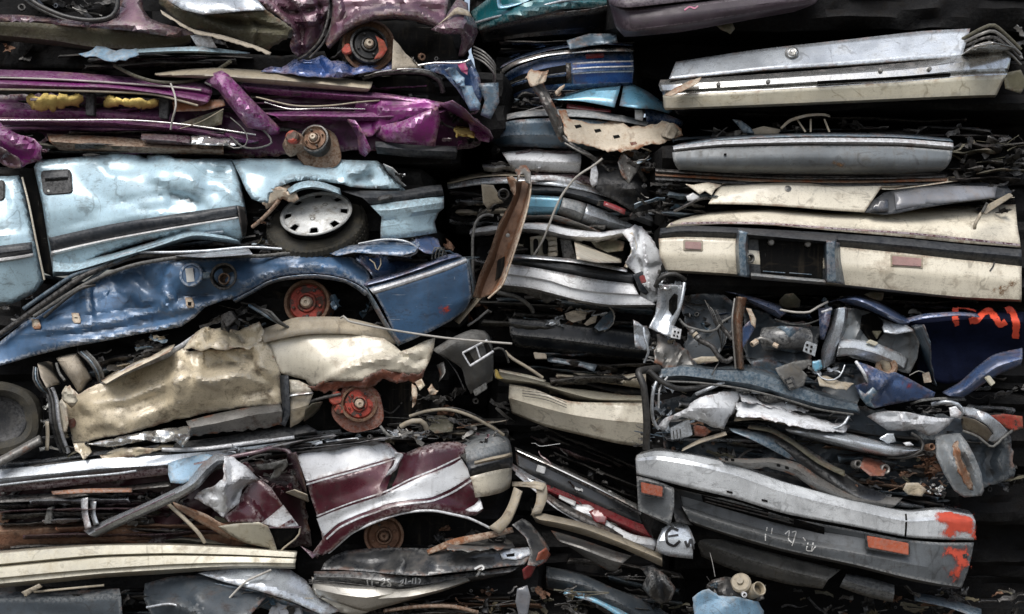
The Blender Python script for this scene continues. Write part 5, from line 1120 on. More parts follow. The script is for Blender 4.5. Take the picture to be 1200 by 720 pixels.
sheet('dirt_clump', c, (520,632, 545,628, 575,628, 596,634, 602,642, 560,646, 525,646), [(520,632,.1),(602,640,.1),(560,640,.0)], M['bare_steel'], amp=.03, freq=14, step=3, torn=2)
sheet('torn_lower_corner', c, (352,640, 364,646, 372,650, 366,655, 362,650), [(352,640,.0),(372,650,.0),(362,654,-.03)], M['mauve_paint'], amp=.01, step=2.5)

# ---- cream ribbed bumper
o = loft('ribbed_bumper_beam', None, [R([.02,.0,.02], -12,647, 60,641, 120,638, 200,637, 280,641, 348,646), R([-.06,-.07,-.05], -12,650, 60,644, 120,640, 200,639.5, 280,643, 348,648), R([-.08,-.09,-.06], -12,662, 60,655, 120,650, 200,648, 280,650, 347,653), R([-.04,-.05,-.03], -12,664, 60,657.5, 120,652, 200,650, 280,651.5, 347,654), R([-.08,-.09,-.06], -12,667, 60,660, 120,654.5, 200,652, 280,653, 347,655.5), R([-.10,-.11,-.07], -12,678, 60,671, 120,666, 200,661, 280,659, 346,660), R([-.07,-.08,-.05], -12,680, 60,673, 120,668, 200,663, 280,660.5, 346,661), R([-.08,-.09,-.05], -12,685, 60,678, 120,672, 200,667, 280,663, 346,664), R([-.02,-.03,.0], -12,690, 60,683, 120,677, 200,672, 280,666, 346,666.5)], M['cream_alloy'], amp=.004, freq=4, step=4, sharp=25)
tagthing(o, 'long cream ribbed bumper beam lying across the bottom of the left pile', 'bumper')

# ---- black car at bottom left, and the panels around it
c = car('black car with white chalk numbers on its flank and an orange corner lamp', 490, 700)
hulk(c, 330, 640, 640, 720, .24, 1.9)
fl = sheet('fender', c, (380,660, 390,652, 405,646, 430,643, 460,642, 500,643, 560,644, 600,643, 624,641, 622,652, 614,662, 590,664, 560,668, 520,672, 500,675, 470,674, 440,671, 400,668, 376,668),
      [(380,660,.06),(500,642,.06),(624,642,.10),(500,660,-.06),(400,668,.0),(600,662,.0),(560,655,-.04)], M['black_paint'], amp=.010, freq=3.5, step=3.2, crease=[((470,645,474,660,466,674), .03, 5), ((490,648,510,662,560,664), .025, 7), ((400,655,430,662,465,660), -.02, 8), ((520,650,560,648,600,650), .02, 6)], sharp=50)
fl2 = loft('lower_flank', c, [R([.02,-.04,-.02,.04], 368,670, 410,670, 450,673, 500,677, 560,670, 610,664), R([-.02,-.06,-.04,.02], 368,676, 410,677, 450,681, 495,685, 550,676, 600,670), R([.04,.0,.02,.1], 366,684, 410,688, 450,692, 480,694, 540,684, 590,674)], M['black_paint'], amp=.008)
for pts in ((430,678, 431,686), (436,678, 436,687), (440,683, 444,683), (446,680, 450,678, 451,682, 446,687, 452,687), (457,679, 453,680, 457,684, 453,687, 458,687, 457,683)):
    stroke('chalk_mark', c, pts, 1.6, M['white_mark'], fl2, lift=.006)
for pts in ((469,682, 473,679, 471,684, 467,687, 473,686), (476,678, 475,685), (478,682, 482,681), (484,678, 483,684), (487,677, 487,684), (490,678, 493,680, 491,684)):
    stroke('chalk_mark', c, pts, 1.5, M['white_mark'], fl2, lift=.006)
for pts in ((556,667, 564,663, 567,666, 560,670), (562,670, 558,676), (564,672, 568,674)):
    stroke('chalk_mark', c, pts, 2.4, M['white_mark'], [fl, fl2], lift=.006)
sheet('fender_tip', c, (585,648, 600,643, 624,642, 622,650, 612,655, 600,656, 590,656), 0, M['silver_paint'], amp=.0, on=fl, lift=.008, step=3, torn=1)
plate('lamp_slot', c, (593,650, 603,648.5, 603,652, 593,653), .012, .004, M['void_black'], on=fl, bev=.0)
sheet('wing_corner', c, (600,615, 612,608, 620,612, 636,630, 644,644, 640,656, 628,664, 618,662, 622,646, 616,630), [(600,615,.12),(644,644,.14),(620,650,.0),(630,650,.02)], M['black_paint'], amp=.012, step=3)
sheet('corner_lamp', c, (631,648, 640,642, 645,650, 640,658, 630,664, 628,658), [(631,648,-.04),(645,650,.06),(630,664,.0)], M['amber_lens'], amp=.006, step=2.5)
sheet('tail_lens', c, (612,668, 622,660, 628,664, 622,676, 614,680), [(612,668,.0),(628,664,.02),(614,680,.04)], M['tail_lamp_red'], amp=.006, step=2.5)
loft('bumper_silver_top', c, [R([.0,-.06,-.02], 366,682, 400,686, 432,688, 462,690), R([-.05,-.10,-.06], 368,690, 400,697, 430,700, 470,694), R([-.02,-.06,-.02], 372,698, 400,708, 428,716, 460,706)], M['alloy'], amp=.012, freq=7, step=3.5)
for k in range(3): tube('rib_line', c, R([-.02,-.05], 362,680 + k*2, 400,683 + k*2.2, 440,688 + k*2.4), .003, M['dark_steel'])
loft('bumper_silver_top', c, [R([-.04,-.08,.0], 452,692, 480,690, 510,684, 546,676), R([-.08,-.12,-.02], 440,702, 480,699, 520,690, 550,680), R([-.04,-.06,.02], 434,716, 470,706, 515,694, 548,682)], M['alloy'], amp=.008, step=3.5)
sheet('rust_streaked_panel', c, (365,676, 400,690, 440,700, 445,712, 420,722, 390,716, 368,706), [(365,676,.02),(445,705,-.02),(390,716,.0)], M['alloy'], amp=.01, torn=1)
c2 = car('dark teal grey wreck under the cream ribbed beam, bottom left corner', 200, 715)
hulk(c2, -120, 688, 600, 800, .30, 1.9); hulk(c2, -200, 560, 640, 790, .8, 1.9)
layers(c2, -10, 690, 330, 722, .12, 6, ['slate_blue_paint', 'dark_steel', 'black_paint', 'silver_paint'], 310)
layers(c2, 380, 700, 660, 724, .12, 5, ['dark_steel', 'rusty_steel', 'black_paint', 'olive_cloth'], 311)
sheet('bonnet', c2, (170,684, 200,676, 240,672, 270,674, 310,690, 312,700, 290,725, 180,730, 168,700), [(170,684,.10),(240,672,.10),(310,695,-.02),(230,700,-.10),(200,725,.0)], M['engine_grey'], amp=.014, freq=3, step=4, crease=[((172,704,210,708,240,722), .05, 8), ((240,674,232,700,226,725), .02, 12)])
sheet('silver_skirt', c2, (232,672, 262,666, 300,664, 340,668, 358,680, 372,700, 400,716, 380,722, 340,704, 300,692, 262,682), [(232,672,.0),(330,668,.02),(400,718,.0),(320,685,-.06)], M['silver_paint'], amp=.008, freq=4, step=4, crease=[((250,674,320,686,380,712), .02, 5)])
loft('headlamp_frame', c2, [R([.0,-.04,.02], 240,682, 290,690, 340,706, 380,722), R([.04,.0,.06], 236,700, 290,708, 330,720, 360,735)], M['slate_blue_paint'], amp=.02, freq=10)
debris(c2, 290, 694, 400, 720, -.02, 60, 71, [M['dark_steel'], M['bare_steel'], M['slate_blue_paint'], M['tan_plastic'], M['chrome']], big=.7)
lathe('headlamp', c2, (335,722,-.02), (.1,-1,.3), [(-.03,.10),(.0,.10),(.006,.09),(.0,.07),(.01,.001)], M['dusty_glass'], 32)
tube('bent_rod', c2, R([-.06,-.1,-.08], 248,726, 270,700, 288,682, 300,676, 318,668), .007, M['pale_cable'])
loft('dark_bumper', c2, [R([.08,.0], -12,694, 60,694, 140,690), R([.0,-.04], -12,702, 60,702, 142,700), R([-.02,-.06], -12,730, 60,730, 144,730)], M['engine_grey'], amp=.015)
tube('bent_trim', c2, R([-.02,-.05,-.02], 40,694, 80,690, 122,686), .007, M['tan_plastic'])
sheet('torn_tab', c2, (25,694, 34,690, 46,684, 50,688, 38,694, 30,700), -.06, M['tan_plastic'], amp=.015, freq=14, step=2.5)
debris(c2, 0, 694, 170, 722, .04, 50, 72, [M['dark_steel'], M['slate_blue_paint'], M['black_plastic'], M['bare_steel']])
tube('chrome_edge', c2, R([-.06,-.1,-.04], 172,712, 200,708, 222,716, 244,728), .008, M['silver_paint'])
debris(c2, 380, 700, 560, 724, .02, 70, 73, [M['dark_steel'], M['bare_steel'], M['rusty_steel'], M['black_plastic'], M['olive_cloth']])
tube('rust_arc', c2, R([.0,-.06,.0], 450,716, 490,711, 530,711, 560,718), .012, M['brown_rust'])
sheet('green_glass_scrap', c2, (606,690, 618,686, 622,700, 618,722, 608,722, 604,705), .02, M['dusty_glass'], amp=.02, step=3)
debris(c2, 545, 690, 680, 724, .08, 110, 74, [M['dark_steel'], M['olive_cloth'], M['rusty_steel'], M['dry_stem'], M['bare_steel']], big=.6)
# ================================================================ MIDDLE PILE (stands further back)
g = .42
c = car('teal car at the top of the middle pile, its dark underside facing out', 640, 30, .8)
hulk(c, 545, -80, 745, 6, g+.25, 2.6); hulk(c, 560, 4, 770, 70, g+.5, 2.6)
sheet('rear_panel', c, (552,14, 565,4, 580,-6, 600,-12, 722,-12, 718,2, 706,8, 680,10, 655,11, 643,15, 620,20, 596,26, 578,31, 562,36, 556,28), [(552,14,g+.2),(600,-10,g),(720,0,g+.15),(560,34,g+.12),(640,14,g-.05)], M['teal_paint'], amp=.012, crease=[((558,28,580,20,620,12,650,4,700,2), .04, 5)])
tube('side_trim', c, R([g+.1,g-.08,g], 558,27, 578,21, 605,15, 640,6, 668,0, 715,-2), .009, M['silver_paint'])
loft('window_frame', c, [R(g-.05, 582,-6, 584,10, 600,8, 618,2, 632,-8), R(g-.02, 586,-6, 588,6, 600,4, 615,-1, 627,-8)], M['sky_blue_paint'], amp=.002)
loft('underside', c, [R([g+.12,g-.04,g+.1], 562,36, 600,26, 645,16, 690,11, 718,5), R([g+.3,g+.2,g+.4], 566,50, 610,44, 660,40, 722,36)], M['black_paint'], amp=.02)

c = car('dark blue car with chrome edge and pale pinstripes on its tail', 665, 112, .7)
hulk(c, 570, 38, 770, 120, g+.2, 2.6)
loft('boot_lid', c, [R([g+.6,g+.5], 600,62, 650,46, 700,38, 735,40), R([g+.15,g+.1,g+.15], 586,80, 610,68, 650,58, 700,52, 742,54)], M['deep_blue_paint'], amp=.03, freq=5)
sheet('torn_boot_lip', c, (664,48, 690,40, 722,40, 724,50, 690,54, 668,58), [(664,48,g),(722,42,g+.05),(668,58,g-.06)], M['slate_blue_paint'], amp=.03, freq=9, step=3)
loft('chrome_edge', c, [R([g+.3,g,g-.02,g+.08], 584,90, 590,80, 606,71, 640,62, 690,57, 742,56), R([g+.26,g-.05,g-.06,g+.04], 585,95, 592,84, 608,75, 640,66, 690,61, 743,60)], M['chrome'], amp=.003)
bp = loft('tail_panel', c, [R([g+.3,g+.02,g,g+.1], 586,96, 594,86, 610,77, 640,68, 690,62, 742,61), R([g+.28,g,g-.03,g+.06], 586,112, 596,102, 612,96, 640,90, 690,84, 743,82), R([g+.34,g+.06,g+.04,g+.14], 590,124, 600,118, 620,114, 645,108, 690,103, 741,100)], M['deep_blue_paint'], amp=.006)
for y in (72, 78, 84):
    loft('pinstripe', c, [R(0, 671,y+2, 700,y, 742,y-1), R(0, 671,y+3.6, 700,y+1.6, 742,y+.6)], M['white_paint'], amp=0, on=bp, lift=.006, nv=1, thick=0)
loft('blue_corner', c, [R(0, 671,76, 700,74, 742,72), R(0, 672,99, 700,98, 741,97)], M['royal_blue_paint'], amp=0, on=bp, lift=.003, thick=0)
plate('tail_lamp', c, (686,63.5, 708,62, 708,67.5, 687,69), .012, .01, M['tail_lamp_red'], on=bp, bev=.003)
loft('plate_recess', c, [R(0, 588,100, 610,88, 640,80, 664,76), R(0, 590,116, 612,106, 640,100, 666,98)], M['void_black'], amp=0, on=bp, lift=.006, thick=0)
loft('recess_post', c, [R(0, 663,74, 664,98), R(0, 669,74, 670,98)], M['dark_steel'], amp=0, on=bp, lift=.02)
tube('recess_edge', c, R([g+.25,g-.02,g-.04], 586,108, 600,98, 620,92, 662,86), .004, M['grey_plastic'])
debris(c, 620, 96, 665, 112, g-.02, 20, 81, big=.6)

c = car('car with split pale blue boot lid above a slate blue bumper', 670, 172, .7)
hulk(c, 565, 118, 800, 170, g+.12, 2.6)
loft('boot_lid', c, [R([g+.35,g+.3], 668,108, 700,98, 729,95), R([g,g-.04], 657,116, 690,108, 726,106), R([g-.05,g-.1], 649,117, 682,119, 720,126)], M['sky_blue_paint'], amp=.007)
sheet('rear_wing', c, (731,98, 742,99, 760,108, 790,130, 784,133, 765,128, 745,127, 726,124, 729,110), [(731,98,g+.2),(790,130,g+.1),(728,122,g-.08),(752,112,g)], M['sky_blue_paint'], amp=.006, crease=[((736,100,742,114,762,127), .05, 8)])
loft('tail_lamp', c, [R(g, 664,121, 690,125, 716,128), R(g-.02, 664,127, 690,130, 716,132)], M['tail_lamp_red'], amp=.003)
sheet('number_lamp', c, (744,129, 752,129, 755,134, 753,142, 744,140), g-.06, M['clear_lens'], amp=.003, step=2.5)
loft('wing_bumper', c, [R([g-.02,g+.1], 756,128, 780,134, 800,142), R([g-.04,g+.1], 757,138, 780,142, 800,146), R([g,g+.14], 758,148, 780,152, 798,152)], M['deep_blue_paint'], amp=.006)
bp = loft('bumper_top', c, [R([g+.25,g,g-.04,g], 572,146, 582,138, 605,132, 640,128, 690,130, 730,136, 760,142), R([g+.18,g-.08,g-.12,g-.06], 573,152, 584,144, 606,138, 640,136, 690,138, 730,143, 758,148)], M['grey_bumper'], amp=.004)
loft('bumper_face', c, [R([g+.16,g-.10,g-.12,g-.06], 573,152, 585,145, 606,141, 640,139, 690,141, 730,145), R([g+.14,g-.1,g-.12,g-.06], 573,164, 586,160, 606,158, 640,158, 690,160, 730,160), R([g+.24,g+.0,g-.02,g], 577,174, 590,172, 610,172, 640,173, 690,176, 730,176)], M['slate_blue_paint'], amp=.006)
tube('chrome_wire', c, R([g+.2,g-.03,g-.1], 572,146, 600,136, 630,126, 645,122), .004, M['chrome'])
debris(c, 596, 118, 660, 132, g, 24, 82, [M['dark_steel'], M['bare_steel'], M['black_plastic']], big=.6)

o = sheet('torn_tan_panel', None, (656,128, 663,130, 668,140, 690,142, 720,143, 735,148, 752,150, 764,145, 780,143, 792,146, 799,152, 800,160, 788,165, 772,168, 758,172, 742,176, 722,178, 704,176, 692,172, 676,168, 666,166, 660,150),
     [(656,128,.30),(800,155,.34),(700,176,.22),(720,145,.34),(760,165,.22)], M['bleached_metal'], amp=.010, freq=5, step=3, torn=2.5, crease=[((664,134,680,150,720,156,790,150), .014, 9), ((700,160,745,166,790,158), -.01, 7)])
tagthing(o, 'jagged bleached tan sheet of torn metal with holes, resting on the slate blue bumper', 'scrap metal')
for (x, y) in ((677,148), (700,153), (742,168), (722,160)):
    plate('bolt_hole', o, (x-4,y-1, x+3,y-2, x+5,y+1, x-2,y+3), .006, .003, M['torn_rust'] if x > 740 else M['void_black'], on=o, bev=0)
sheet('crumpled_rag_end', o, (766,148, 776,142, 788,144, 796,152, 788,162, 776,160), [(766,148,.3),(796,152,.3),(780,160,.26)], M['tan_upholstery'], amp=.03, freq=16, step=2.5, torn=2)

o = thing('scrap_arm', 'thin torn steel arm standing up in front of the pinstriped dark blue tail', 'scrap metal', 645, 185, .25)
sheet('arm', o, (617,92, 624,84, 632,84, 636,90, 638,100, 644,112, 652,128, 659,146, 664,164, 658,168, 652,158, 645,142, 638,126, 630,112, 622,100), [(617,92,.25),(636,88,.25),(660,166,.28),(645,125,.18)], M['bare_steel'], amp=.015, freq=12, step=2.8, torn=1, crease=[((626,90,640,118,660,162), .03, 4)])
sheet('torn_tip', o, (616,90, 622,82, 634,84, 641,83, 640,96, 632,100, 622,100), [(616,90,.18),(640,86,.2),(630,98,.14)], M['bleached_metal'], amp=.03, freq=16, step=2.5, torn=2)
sheet('bent_tag', o, (650,108, 656,102, 662,99, 661,103, 652,113), .2, M['bleached_metal'], amp=.01, step=2.5)
tube('lower_rod', o, R([.24,.2,.3], 660,160, 672,172, 690,182, 704,192), .014, M['dark_steel'])
tube('lower_rod', o, R([.22,.18,.28], 662,168, 680,178, 700,186), .006, M['bare_steel'])

c = car('car with white roof edge over maroon paint, under the slate blue bumper', 630, 214, .7)
hulk(c, 560, 172, 800, 215, g+.1, 2.6)
loft('roof_edge', c, [R([g+.06,g,g+.02], 588,179, 610,177, 645,178, 681,179), R([g-.07,g-.1,g-.08], 594,188, 615,188, 648,190, 681,190), R([g-.02,g-.04,g-.02], 600,198, 620,200, 648,202, 679,203)], M['white_paint'], amp=.005, lin=False)
loft('maroon_flank', c, [R(g, 622,201, 650,203, 678,204, 700,210), R(g-.03, 628,206, 655,208, 680,211, 705,222), R(g, 634,212, 660,213, 690,220)], M['maroon_paint'], amp=.008)
loft('white_flank', c, [R([g-.1,g], 620,206, 650,206, 672,210, 690,218), R([g-.12,g-.02], 621,211, 650,212, 672,216, 692,224)], M['white_paint'], amp=.006)
debris(c, 576, 176, 600, 200, g-.02, 16, 83, big=.5)
sheet('dark_wing', c, (694,182, 720,178, 745,176, 770,190, 780,215, 775,245, 764,262, 745,250, 720,235, 700,225, 692,205), [(694,182,g),(780,215,g+.1),(764,262,g+.05),(735,215,g-.12)], M['black_plastic'], amp=.03, freq=5, crease=[((700,200,725,215,760,225), .03, 8), ((735,185,740,215,760,250), .04, 10)])
sheet('white_pillar', c, (693,194, 698,190, 701,204, 700,216, 694,220, 691,212), g-.12, M['white_paint'], amp=.01, step=3)
sheet('light_scrap', c, (724,190, 730,178, 738,186, 750,194, 744,206, 736,216, 728,206), [(724,190,g-.2),(750,194,g-.15),(736,214,g-.18)], M['bare_steel'], amp=.03, freq=9, step=3, torn=1)
tube('exhaust_stub', c, R([g-.2,g-.1], 736,188, 748,200, 756,212), .016, M['dark_steel'])
debris(c, 700, 176, 792, 200, g-.1, 50, 84, [M['rusty_steel'], M['dark_steel'], M['bare_steel'], M['tan_plastic']], big=.6)

c = car('silver and pale blue car whose black banded bumper curves down to the right', 650, 270, .7)
hulk(c, 520, 210, 790, 268, g+.1, 2.6)
loft('roof_skin', c, [R([g+.4,g+.3,g+.4], 526,210, 560,202, 600,198, 650,202, 700,212), R([g+.05,g-.06,g], 524,216, 560,208, 600,206, 650,210, 690,218, 735,232)], M['tan_plastic'], amp=.01)
loft('silver_edge', c, [R([g+.05,g-.08,g], 524,217, 560,210, 600,208, 650,212, 690,219, 735,233, 765,246), R([g+.03,g-.1,g-.03], 525,222, 560,217, 600,215, 650,218, 690,225, 732,238, 764,252)], M['silver_paint'], amp=.006)
loft('black_band', c, [R([g-.02,g-.1,g-.03], 600,217, 625,218, 655,219, 690,226, 725,238, 764,254), R([g-.06,g-.14,g-.06], 601,222, 625,223, 655,224, 690,232, 725,245, 766,260), R([g-.02,g-.1,g-.02], 602,227, 625,228, 655,229, 690,237, 722,250, 764,266)], M['black_trim'], amp=.003)
loft('bumper_face', c, [R([g-.02,g-.1], 605,228, 630,229, 659,231), R([g-.02,g-.1], 605,242, 630,242, 656,243), R([g+.02,g-.06], 605,253, 630,252, 652,252)], M['sky_blue_paint'], amp=.004)
loft('bumper_face', c, [R([g-.1,g-.08], 660,232, 675,235, 687,239), R([g-.12,g-.1], 657,242, 672,246, 684,251), R([g-.06,g-.04], 653,250, 668,256, 680,261)], M['grey_bumper'], amp=.004)
loft('bumper_face', c, [R([g-.08,g], 688,239, 715,250, 742,264), R([g-.1,g], 685,250, 712,259, 742,268), R([g-.04,g+.02], 681,260, 706,268, 738,272)], M['silver_paint'], amp=.004)
loft('red_tail_lamp', c, [R(g-.16, 708,236, 720,240, 733,246), R(g-.17, 707,241, 719,246, 732,252)], M['tail_lamp_red'], amp=.002)
loft('lower_lip', c, [R([g+.04,g-.1,g-.06], 596,254, 625,253, 652,253, 680,262, 710,274), R([g+.1,g-.04,g], 600,262, 625,258, 650,259, 680,270, 710,282)], M['bare_steel'], amp=.02, freq=9, step=3)
sheet('hinge_plate', c, (564,216, 578,217, 586,231, 590,238, 578,240, 572,246, 566,238), [(564,216,g-.25),(590,238,g-.2),(570,244,g-.22)], M['tan_plastic'], amp=.01, step=3)
lathe('ring_eye', c, (590,228,g-.3), (.2,-1,.1), [(-.01,.035),(.01,.035),(.015,.028),(.0,.022),(-.02,.022)], M['dark_steel'], 24)
debris(c, 555, 232, 595, 256, g-.2, 26, 85, [M['bare_steel'], M['tan_plastic'], M['dark_steel']], big=.5)
loft('left_dark_panel', c, [R([g+.2,g], 522,222, 560,222, 600,226), R([g+.2,g], 524,262, 560,262, 600,262)], M['void_black'], amp=.02)

c = car('white car with black bumper band and smashed open tail showing pale innards', 660, 355, .7)
hulk(c, 545, 262, 790, 350, g+.16, 2.6)
loft('rear_deck', c, [R([g+.1,g-.08,g-.04], 552,268, 580,264, 605,262, 640,262, 665,268, 700,272, 740,268, 762,274), R([g+.04,g-.14,g-.1], 550,274, 580,270, 610,268, 640,270, 665,276, 700,278, 738,272), R([g+.1,g-.06,g-.02], 552,278, 580,275, 610,272, 640,276, 665,281, 700,283, 730,278)], M['white_paint'], amp=.02, freq=7, step=3, torn=1, crease=[((640,262,650,275), .05, 6), ((676,270,690,280), .04, 6)])
loft('dark_gap', c, [R(g+.1, 596,272, 660,278, 735,280), R(g+.12, 598,308, 660,308, 735,315)], M['void_black'], amp=.02)
sheet('inner_grille', c, (621,278, 641,275, 652,276, 654,300, 640,303, 622,299), [(621,278,g-.02),(653,300,g-.02),(640,276,g-.05)], M['cream_alloy'], amp=.008, step=3)
for x in (628, 639): plate('grille_slot', c, (x-3,281, x,279, x+3,282, x+3,296, x,299, x-3,296), g-.06, .02, M['void_black'])
for k in range(4): plate('grille_rib', c, (642,277+k*6.5, 652,276+k*6.5, 653,281+k*6.5, 643,282+k*6.5), g-.08, .02, M['tan_plastic'], bev=.004)
plate('brown_strut', c, (655,272, 666,273, 676,305, 660,303), g-.04, .03, M['dark_steel'])
sheet('pale_innards', c, (673,284, 688,282, 700,290, 715,296, 728,300, 728,308, 700,308, 676,304), [(673,284,g-.04),(728,305,g-.04),(700,295,g-.1)], M['cream_paint'], amp=.03, freq=8, step=3)
sheet('olive_innards', c, (690,280, 715,278, 732,284, 730,294, 712,296, 698,290), [(690,280,g),(732,288,g-.04),(710,295,g-.06)], M['olive_cloth'], amp=.02, step=3)
sheet('crushed_corner', c, (728,272, 744,264, 752,266, 764,280, 776,302, 778,316, 770,330, 772,352, 762,358, 750,350, 752,336, 745,322, 738,315, 733,308, 740,296, 738,284), [(728,272,g-0.23),(776,305,g-0.19),(740,310,g-0.27),(760,355,g-0.21),(755,300,g-0.25)], M['white_paint'], amp=.014, freq=6, step=2.5, torn=1.5, crease=[((744,266,742,290,734,312), .05, 5), ((752,270,756,300,762,350), .045, 6), ((745,300,756,312,774,310), -.03, 4), ((748,330,770,345), .03, 4)])
loft('opening_edge', c, [R([g-0.23,g-0.25], 735,275, 740,288, 738,300, 731,313), R([g-0.27,g-0.29], 741,272, 746,288, 743,302, 735,314)], M['cream_paint'], amp=.012, step=3)
loft('shelf_edge', c, [R([g-0.18,g-0.23], 596,298, 630,300, 680,305, 735,315), R([g-0.23,g-0.28], 596,302, 630,304, 680,309, 735,319)], M['silver_paint'], amp=.01, step=3)
loft('bumper_black_band', c, [R([g-0.08,g-0.23,g-0.23], 592,300, 620,303, 660,308, 700,315, 742,320), R([g-0.13,g-0.29,g-0.29], 592,305, 620,308, 660,315, 700,321, 743,325), R([g-0.09,g-0.25,g-0.25], 594,309, 620,313, 660,320, 700,328, 742,333)], M['black_trim'], amp=.003)
loft('bumper_face', c, [R([g-.13,g-.26,g-.26], 590,309, 620,313, 660,320, 700,328, 742,333), R([g-.15,g-.29,g-.30], 588,320, 620,324, 645,329, 670,337, 700,342, 748,345), R([g-.13,g-.27,g-.28], 588,322, 620,326, 645,331, 670,339, 700,344, 750,347), R([g-.13,g-.28,g-.28], 582,333, 620,337, 645,343, 680,352, 716,357, 768,357), R([g-.05,g-.18,g-.18], 584,335, 620,340, 645,346, 680,355, 716,360, 766,360)], M['white_paint'], amp=.004, freq=5, step=3.5, sharp=18)
sheet('black_end_cap', c, (742,322, 752,318, 758,322, 763,340, 757,346, 750,342), [(742,322,g-0.31),(763,340,g-0.23),(750,342,g-0.29)], M['black_trim'], amp=.004, step=3)
plate('red_side_lamp', c, (749,324, 755,322, 758,331, 752,333), g-0.35, .03, M['tail_lamp_red'])

c = car('black car with tan and blue debris heaped on its tail', 660, 425, .8)
hulk(c, 545, 345, 790, 432, g+.2, 2.6)
loft('tail_top', c, [R([g+.3,g+.25,g+.3], 590,366, 650,366, 700,372, 760,385), R([g+.02,g-.04,g+.02], 596,374, 640,378, 690,385, 730,390, 770,397), R([g,g-.06,g], 598,392, 640,396, 690,402, 730,408, 770,412), R([g+.1,g+.05,g+.1], 604,406, 650,412, 700,418, 770,425)], M['near_black_paint'], amp=.01)
loft('lower_bumper', c, [R([g+.02,g], 640,418, 680,424, 700,428), R([g,g-.02], 642,424, 680,430, 696,436)], M['slate_blue_paint'], amp=.012)
sheet('grey_bracket', c, (582,333, 610,336, 660,344, 657,348, 645,354, 641,356, 632,350, 612,343, 585,341), [(582,333,g-.1),(660,345,g-.15),(640,355,g-.1)], M['grey_plastic'], amp=.006)
tube('bent_bar', c, R([g-.1,g-.05,g], 583,343, 605,348, 620,358, 625,366), .014, M['grey_plastic'])
sheet('tan_pad', c, (662,368, 678,362, 688,366, 686,374, 672,378, 664,374), [(662,368,g-.05),(688,366,g),(672,378,g-.12)], M['tan_upholstery'], amp=.01, step=3)
sheet('tan_pad', c, (684,380, 692,372, 700,370, 698,378, 688,382), g-.08, M['tan_upholstery'], amp=.012, step=3)
sheet('blue_can', c, (696,384, 706,372, 718,362, 719,376, 712,386, 702,388), [(696,384,g-.1),(718,362,g),(710,386,g-.12)], M['slate_blue_paint'], amp=.008, step=3)
tube('can_rim', c, R([g-.1,g-.05,g-.1], 714,360, 720,368, 718,380, 708,388), .005, M['pale_cable'])
debris(c, 640, 348, 715, 380, g-.04, 80, 86, [M['silver_paint'], M['dark_steel'], M['tan_upholstery'], M['slate_blue_paint'], M['rusty_steel']], big=.6)
plate('tan_block', c, (625,413, 640,415, 641,421, 627,421), g-.2, .05, M['tan_upholstery'])

c = car('long pale cream car with a yellow trimmed edge, seventh in the middle pile', 670, 525, .7)
hulk(c, 570, 440, 790, 520, g+.2, 2.6)
loft('rear_deck', c, [R([g+.1,g], 655,433, 690,437, 725,440, 757,436), R([g,g-.06], 690,442, 720,446, 757,446), R([g+.02,g-.02], 700,448, 730,452, 757,456)], M['cream_paint'], amp=.01)
loft('boot_gutter', c, [R([g+.05,g,g-.02], 578,434, 620,443, 670,455, 730,463, 757,464), R([g-.05,g-.1,g-.1], 580,443, 625,449, 665,460, 700,468, 757,469), R([g,g-.05,g-.06], 592,449, 630,453, 660,464, 680,470, 757,474)], M['cream_alloy'], amp=.008)
loft('yellow_trim', c, [R([g-.08,g-.1], 580,433, 583,434, 587,442), R([g-.12,g-.12], 580,441, 583,444, 590,444)], M['yellow_foam'], amp=.003, step=2.5)
loft('black_slot', c, [R(g-.0, 680,446, 720,455, 757,458), R(g-.02, 690,452, 720,460, 757,464)], M['void_black'], amp=.003)
loft('yellow_strip', c, [R([g-.12,g-.1], 585,433, 620,440, 640,446), R([g-.14,g-.12], 585,436, 618,443, 638,448)], M['cream_alloy'], amp=.003)
tube('pull_rod', c, R([g-.2,g-.24,g-.2], 592,412, 600,420, 620,432, 636,443), .010, M['tan_plastic'])
loft('tail_panel', c, [R([g-.02,g-.1,g-.08], 597,450, 625,456, 665,470, 700,472, 757,472), R([g-.04,g-.13,g-.11], 596,466, 630,476, 670,486, 710,492, 757,496), R([g+.06,g-.03,g-.02], 600,484, 640,500, 690,512, 725,520, 755,524)], M['cream_paint'], amp=.010, freq=4, step=4, crease=[((600,455,640,460,668,474,690,470), .02, 5), ((730,474,722,495), .01, 4)])
for k in range(3): tube('panel_line', c, R([g-.08,g-.15], 612,458+k*3, 640,462+k*3.4, 664,472+k*3), .002, M['dark_steel'])
debris(c, 690, 436, 756, 452, g-.06, 26, 87, [M['dark_steel'], M['cream_paint'], M['rusty_steel']], big=.5)

c = car('maroon and white car end with tail lamps, tipped steeply down to the right', 690, 660, .6)
hulk(c, 590, 515, 800, 640, .75, 2.6)
hulk(c, 590, 610, 830, 800, .8, 2.6)
def slant(name, pts1, pts2, d, m, **k): return loft(name, c, [R(d, *pts1), R([v - .03 for v in d], *pts2)], m, **k)
loft('chrome_rail', c, [R([.5,.42,.4], 603,524, 650,544, 700,568, 748,592), R([.46,.38,.36], 604,528, 650,549, 700,573, 748,598)], M['chrome'], amp=.003)
loft('lamp_panel', c, [R([.5,.45,.45], 604,530, 650,550, 700,574, 748,600), R([.48,.43,.43], 606,545, 650,566, 700,590, 760,616), R([.5,.45,.45], 612,560, 650,580, 700,604, 765,630)], M['black_paint'], amp=.008)
plate('lamp_bulb', c, (630,545, 640,548, 638,556, 628,553), .40, .04, M['clear_lens'])
loft('tail_lamp', c, [R([.45,.40,.40], 640,568, 690,588, 740,610, 772,622), R([.42,.37,.37], 640,574, 690,596, 740,619, 770,632), R([.44,.39,.40], 642,580, 690,602, 740,626, 768,638)], M['tail_lamp_red'], amp=.004)
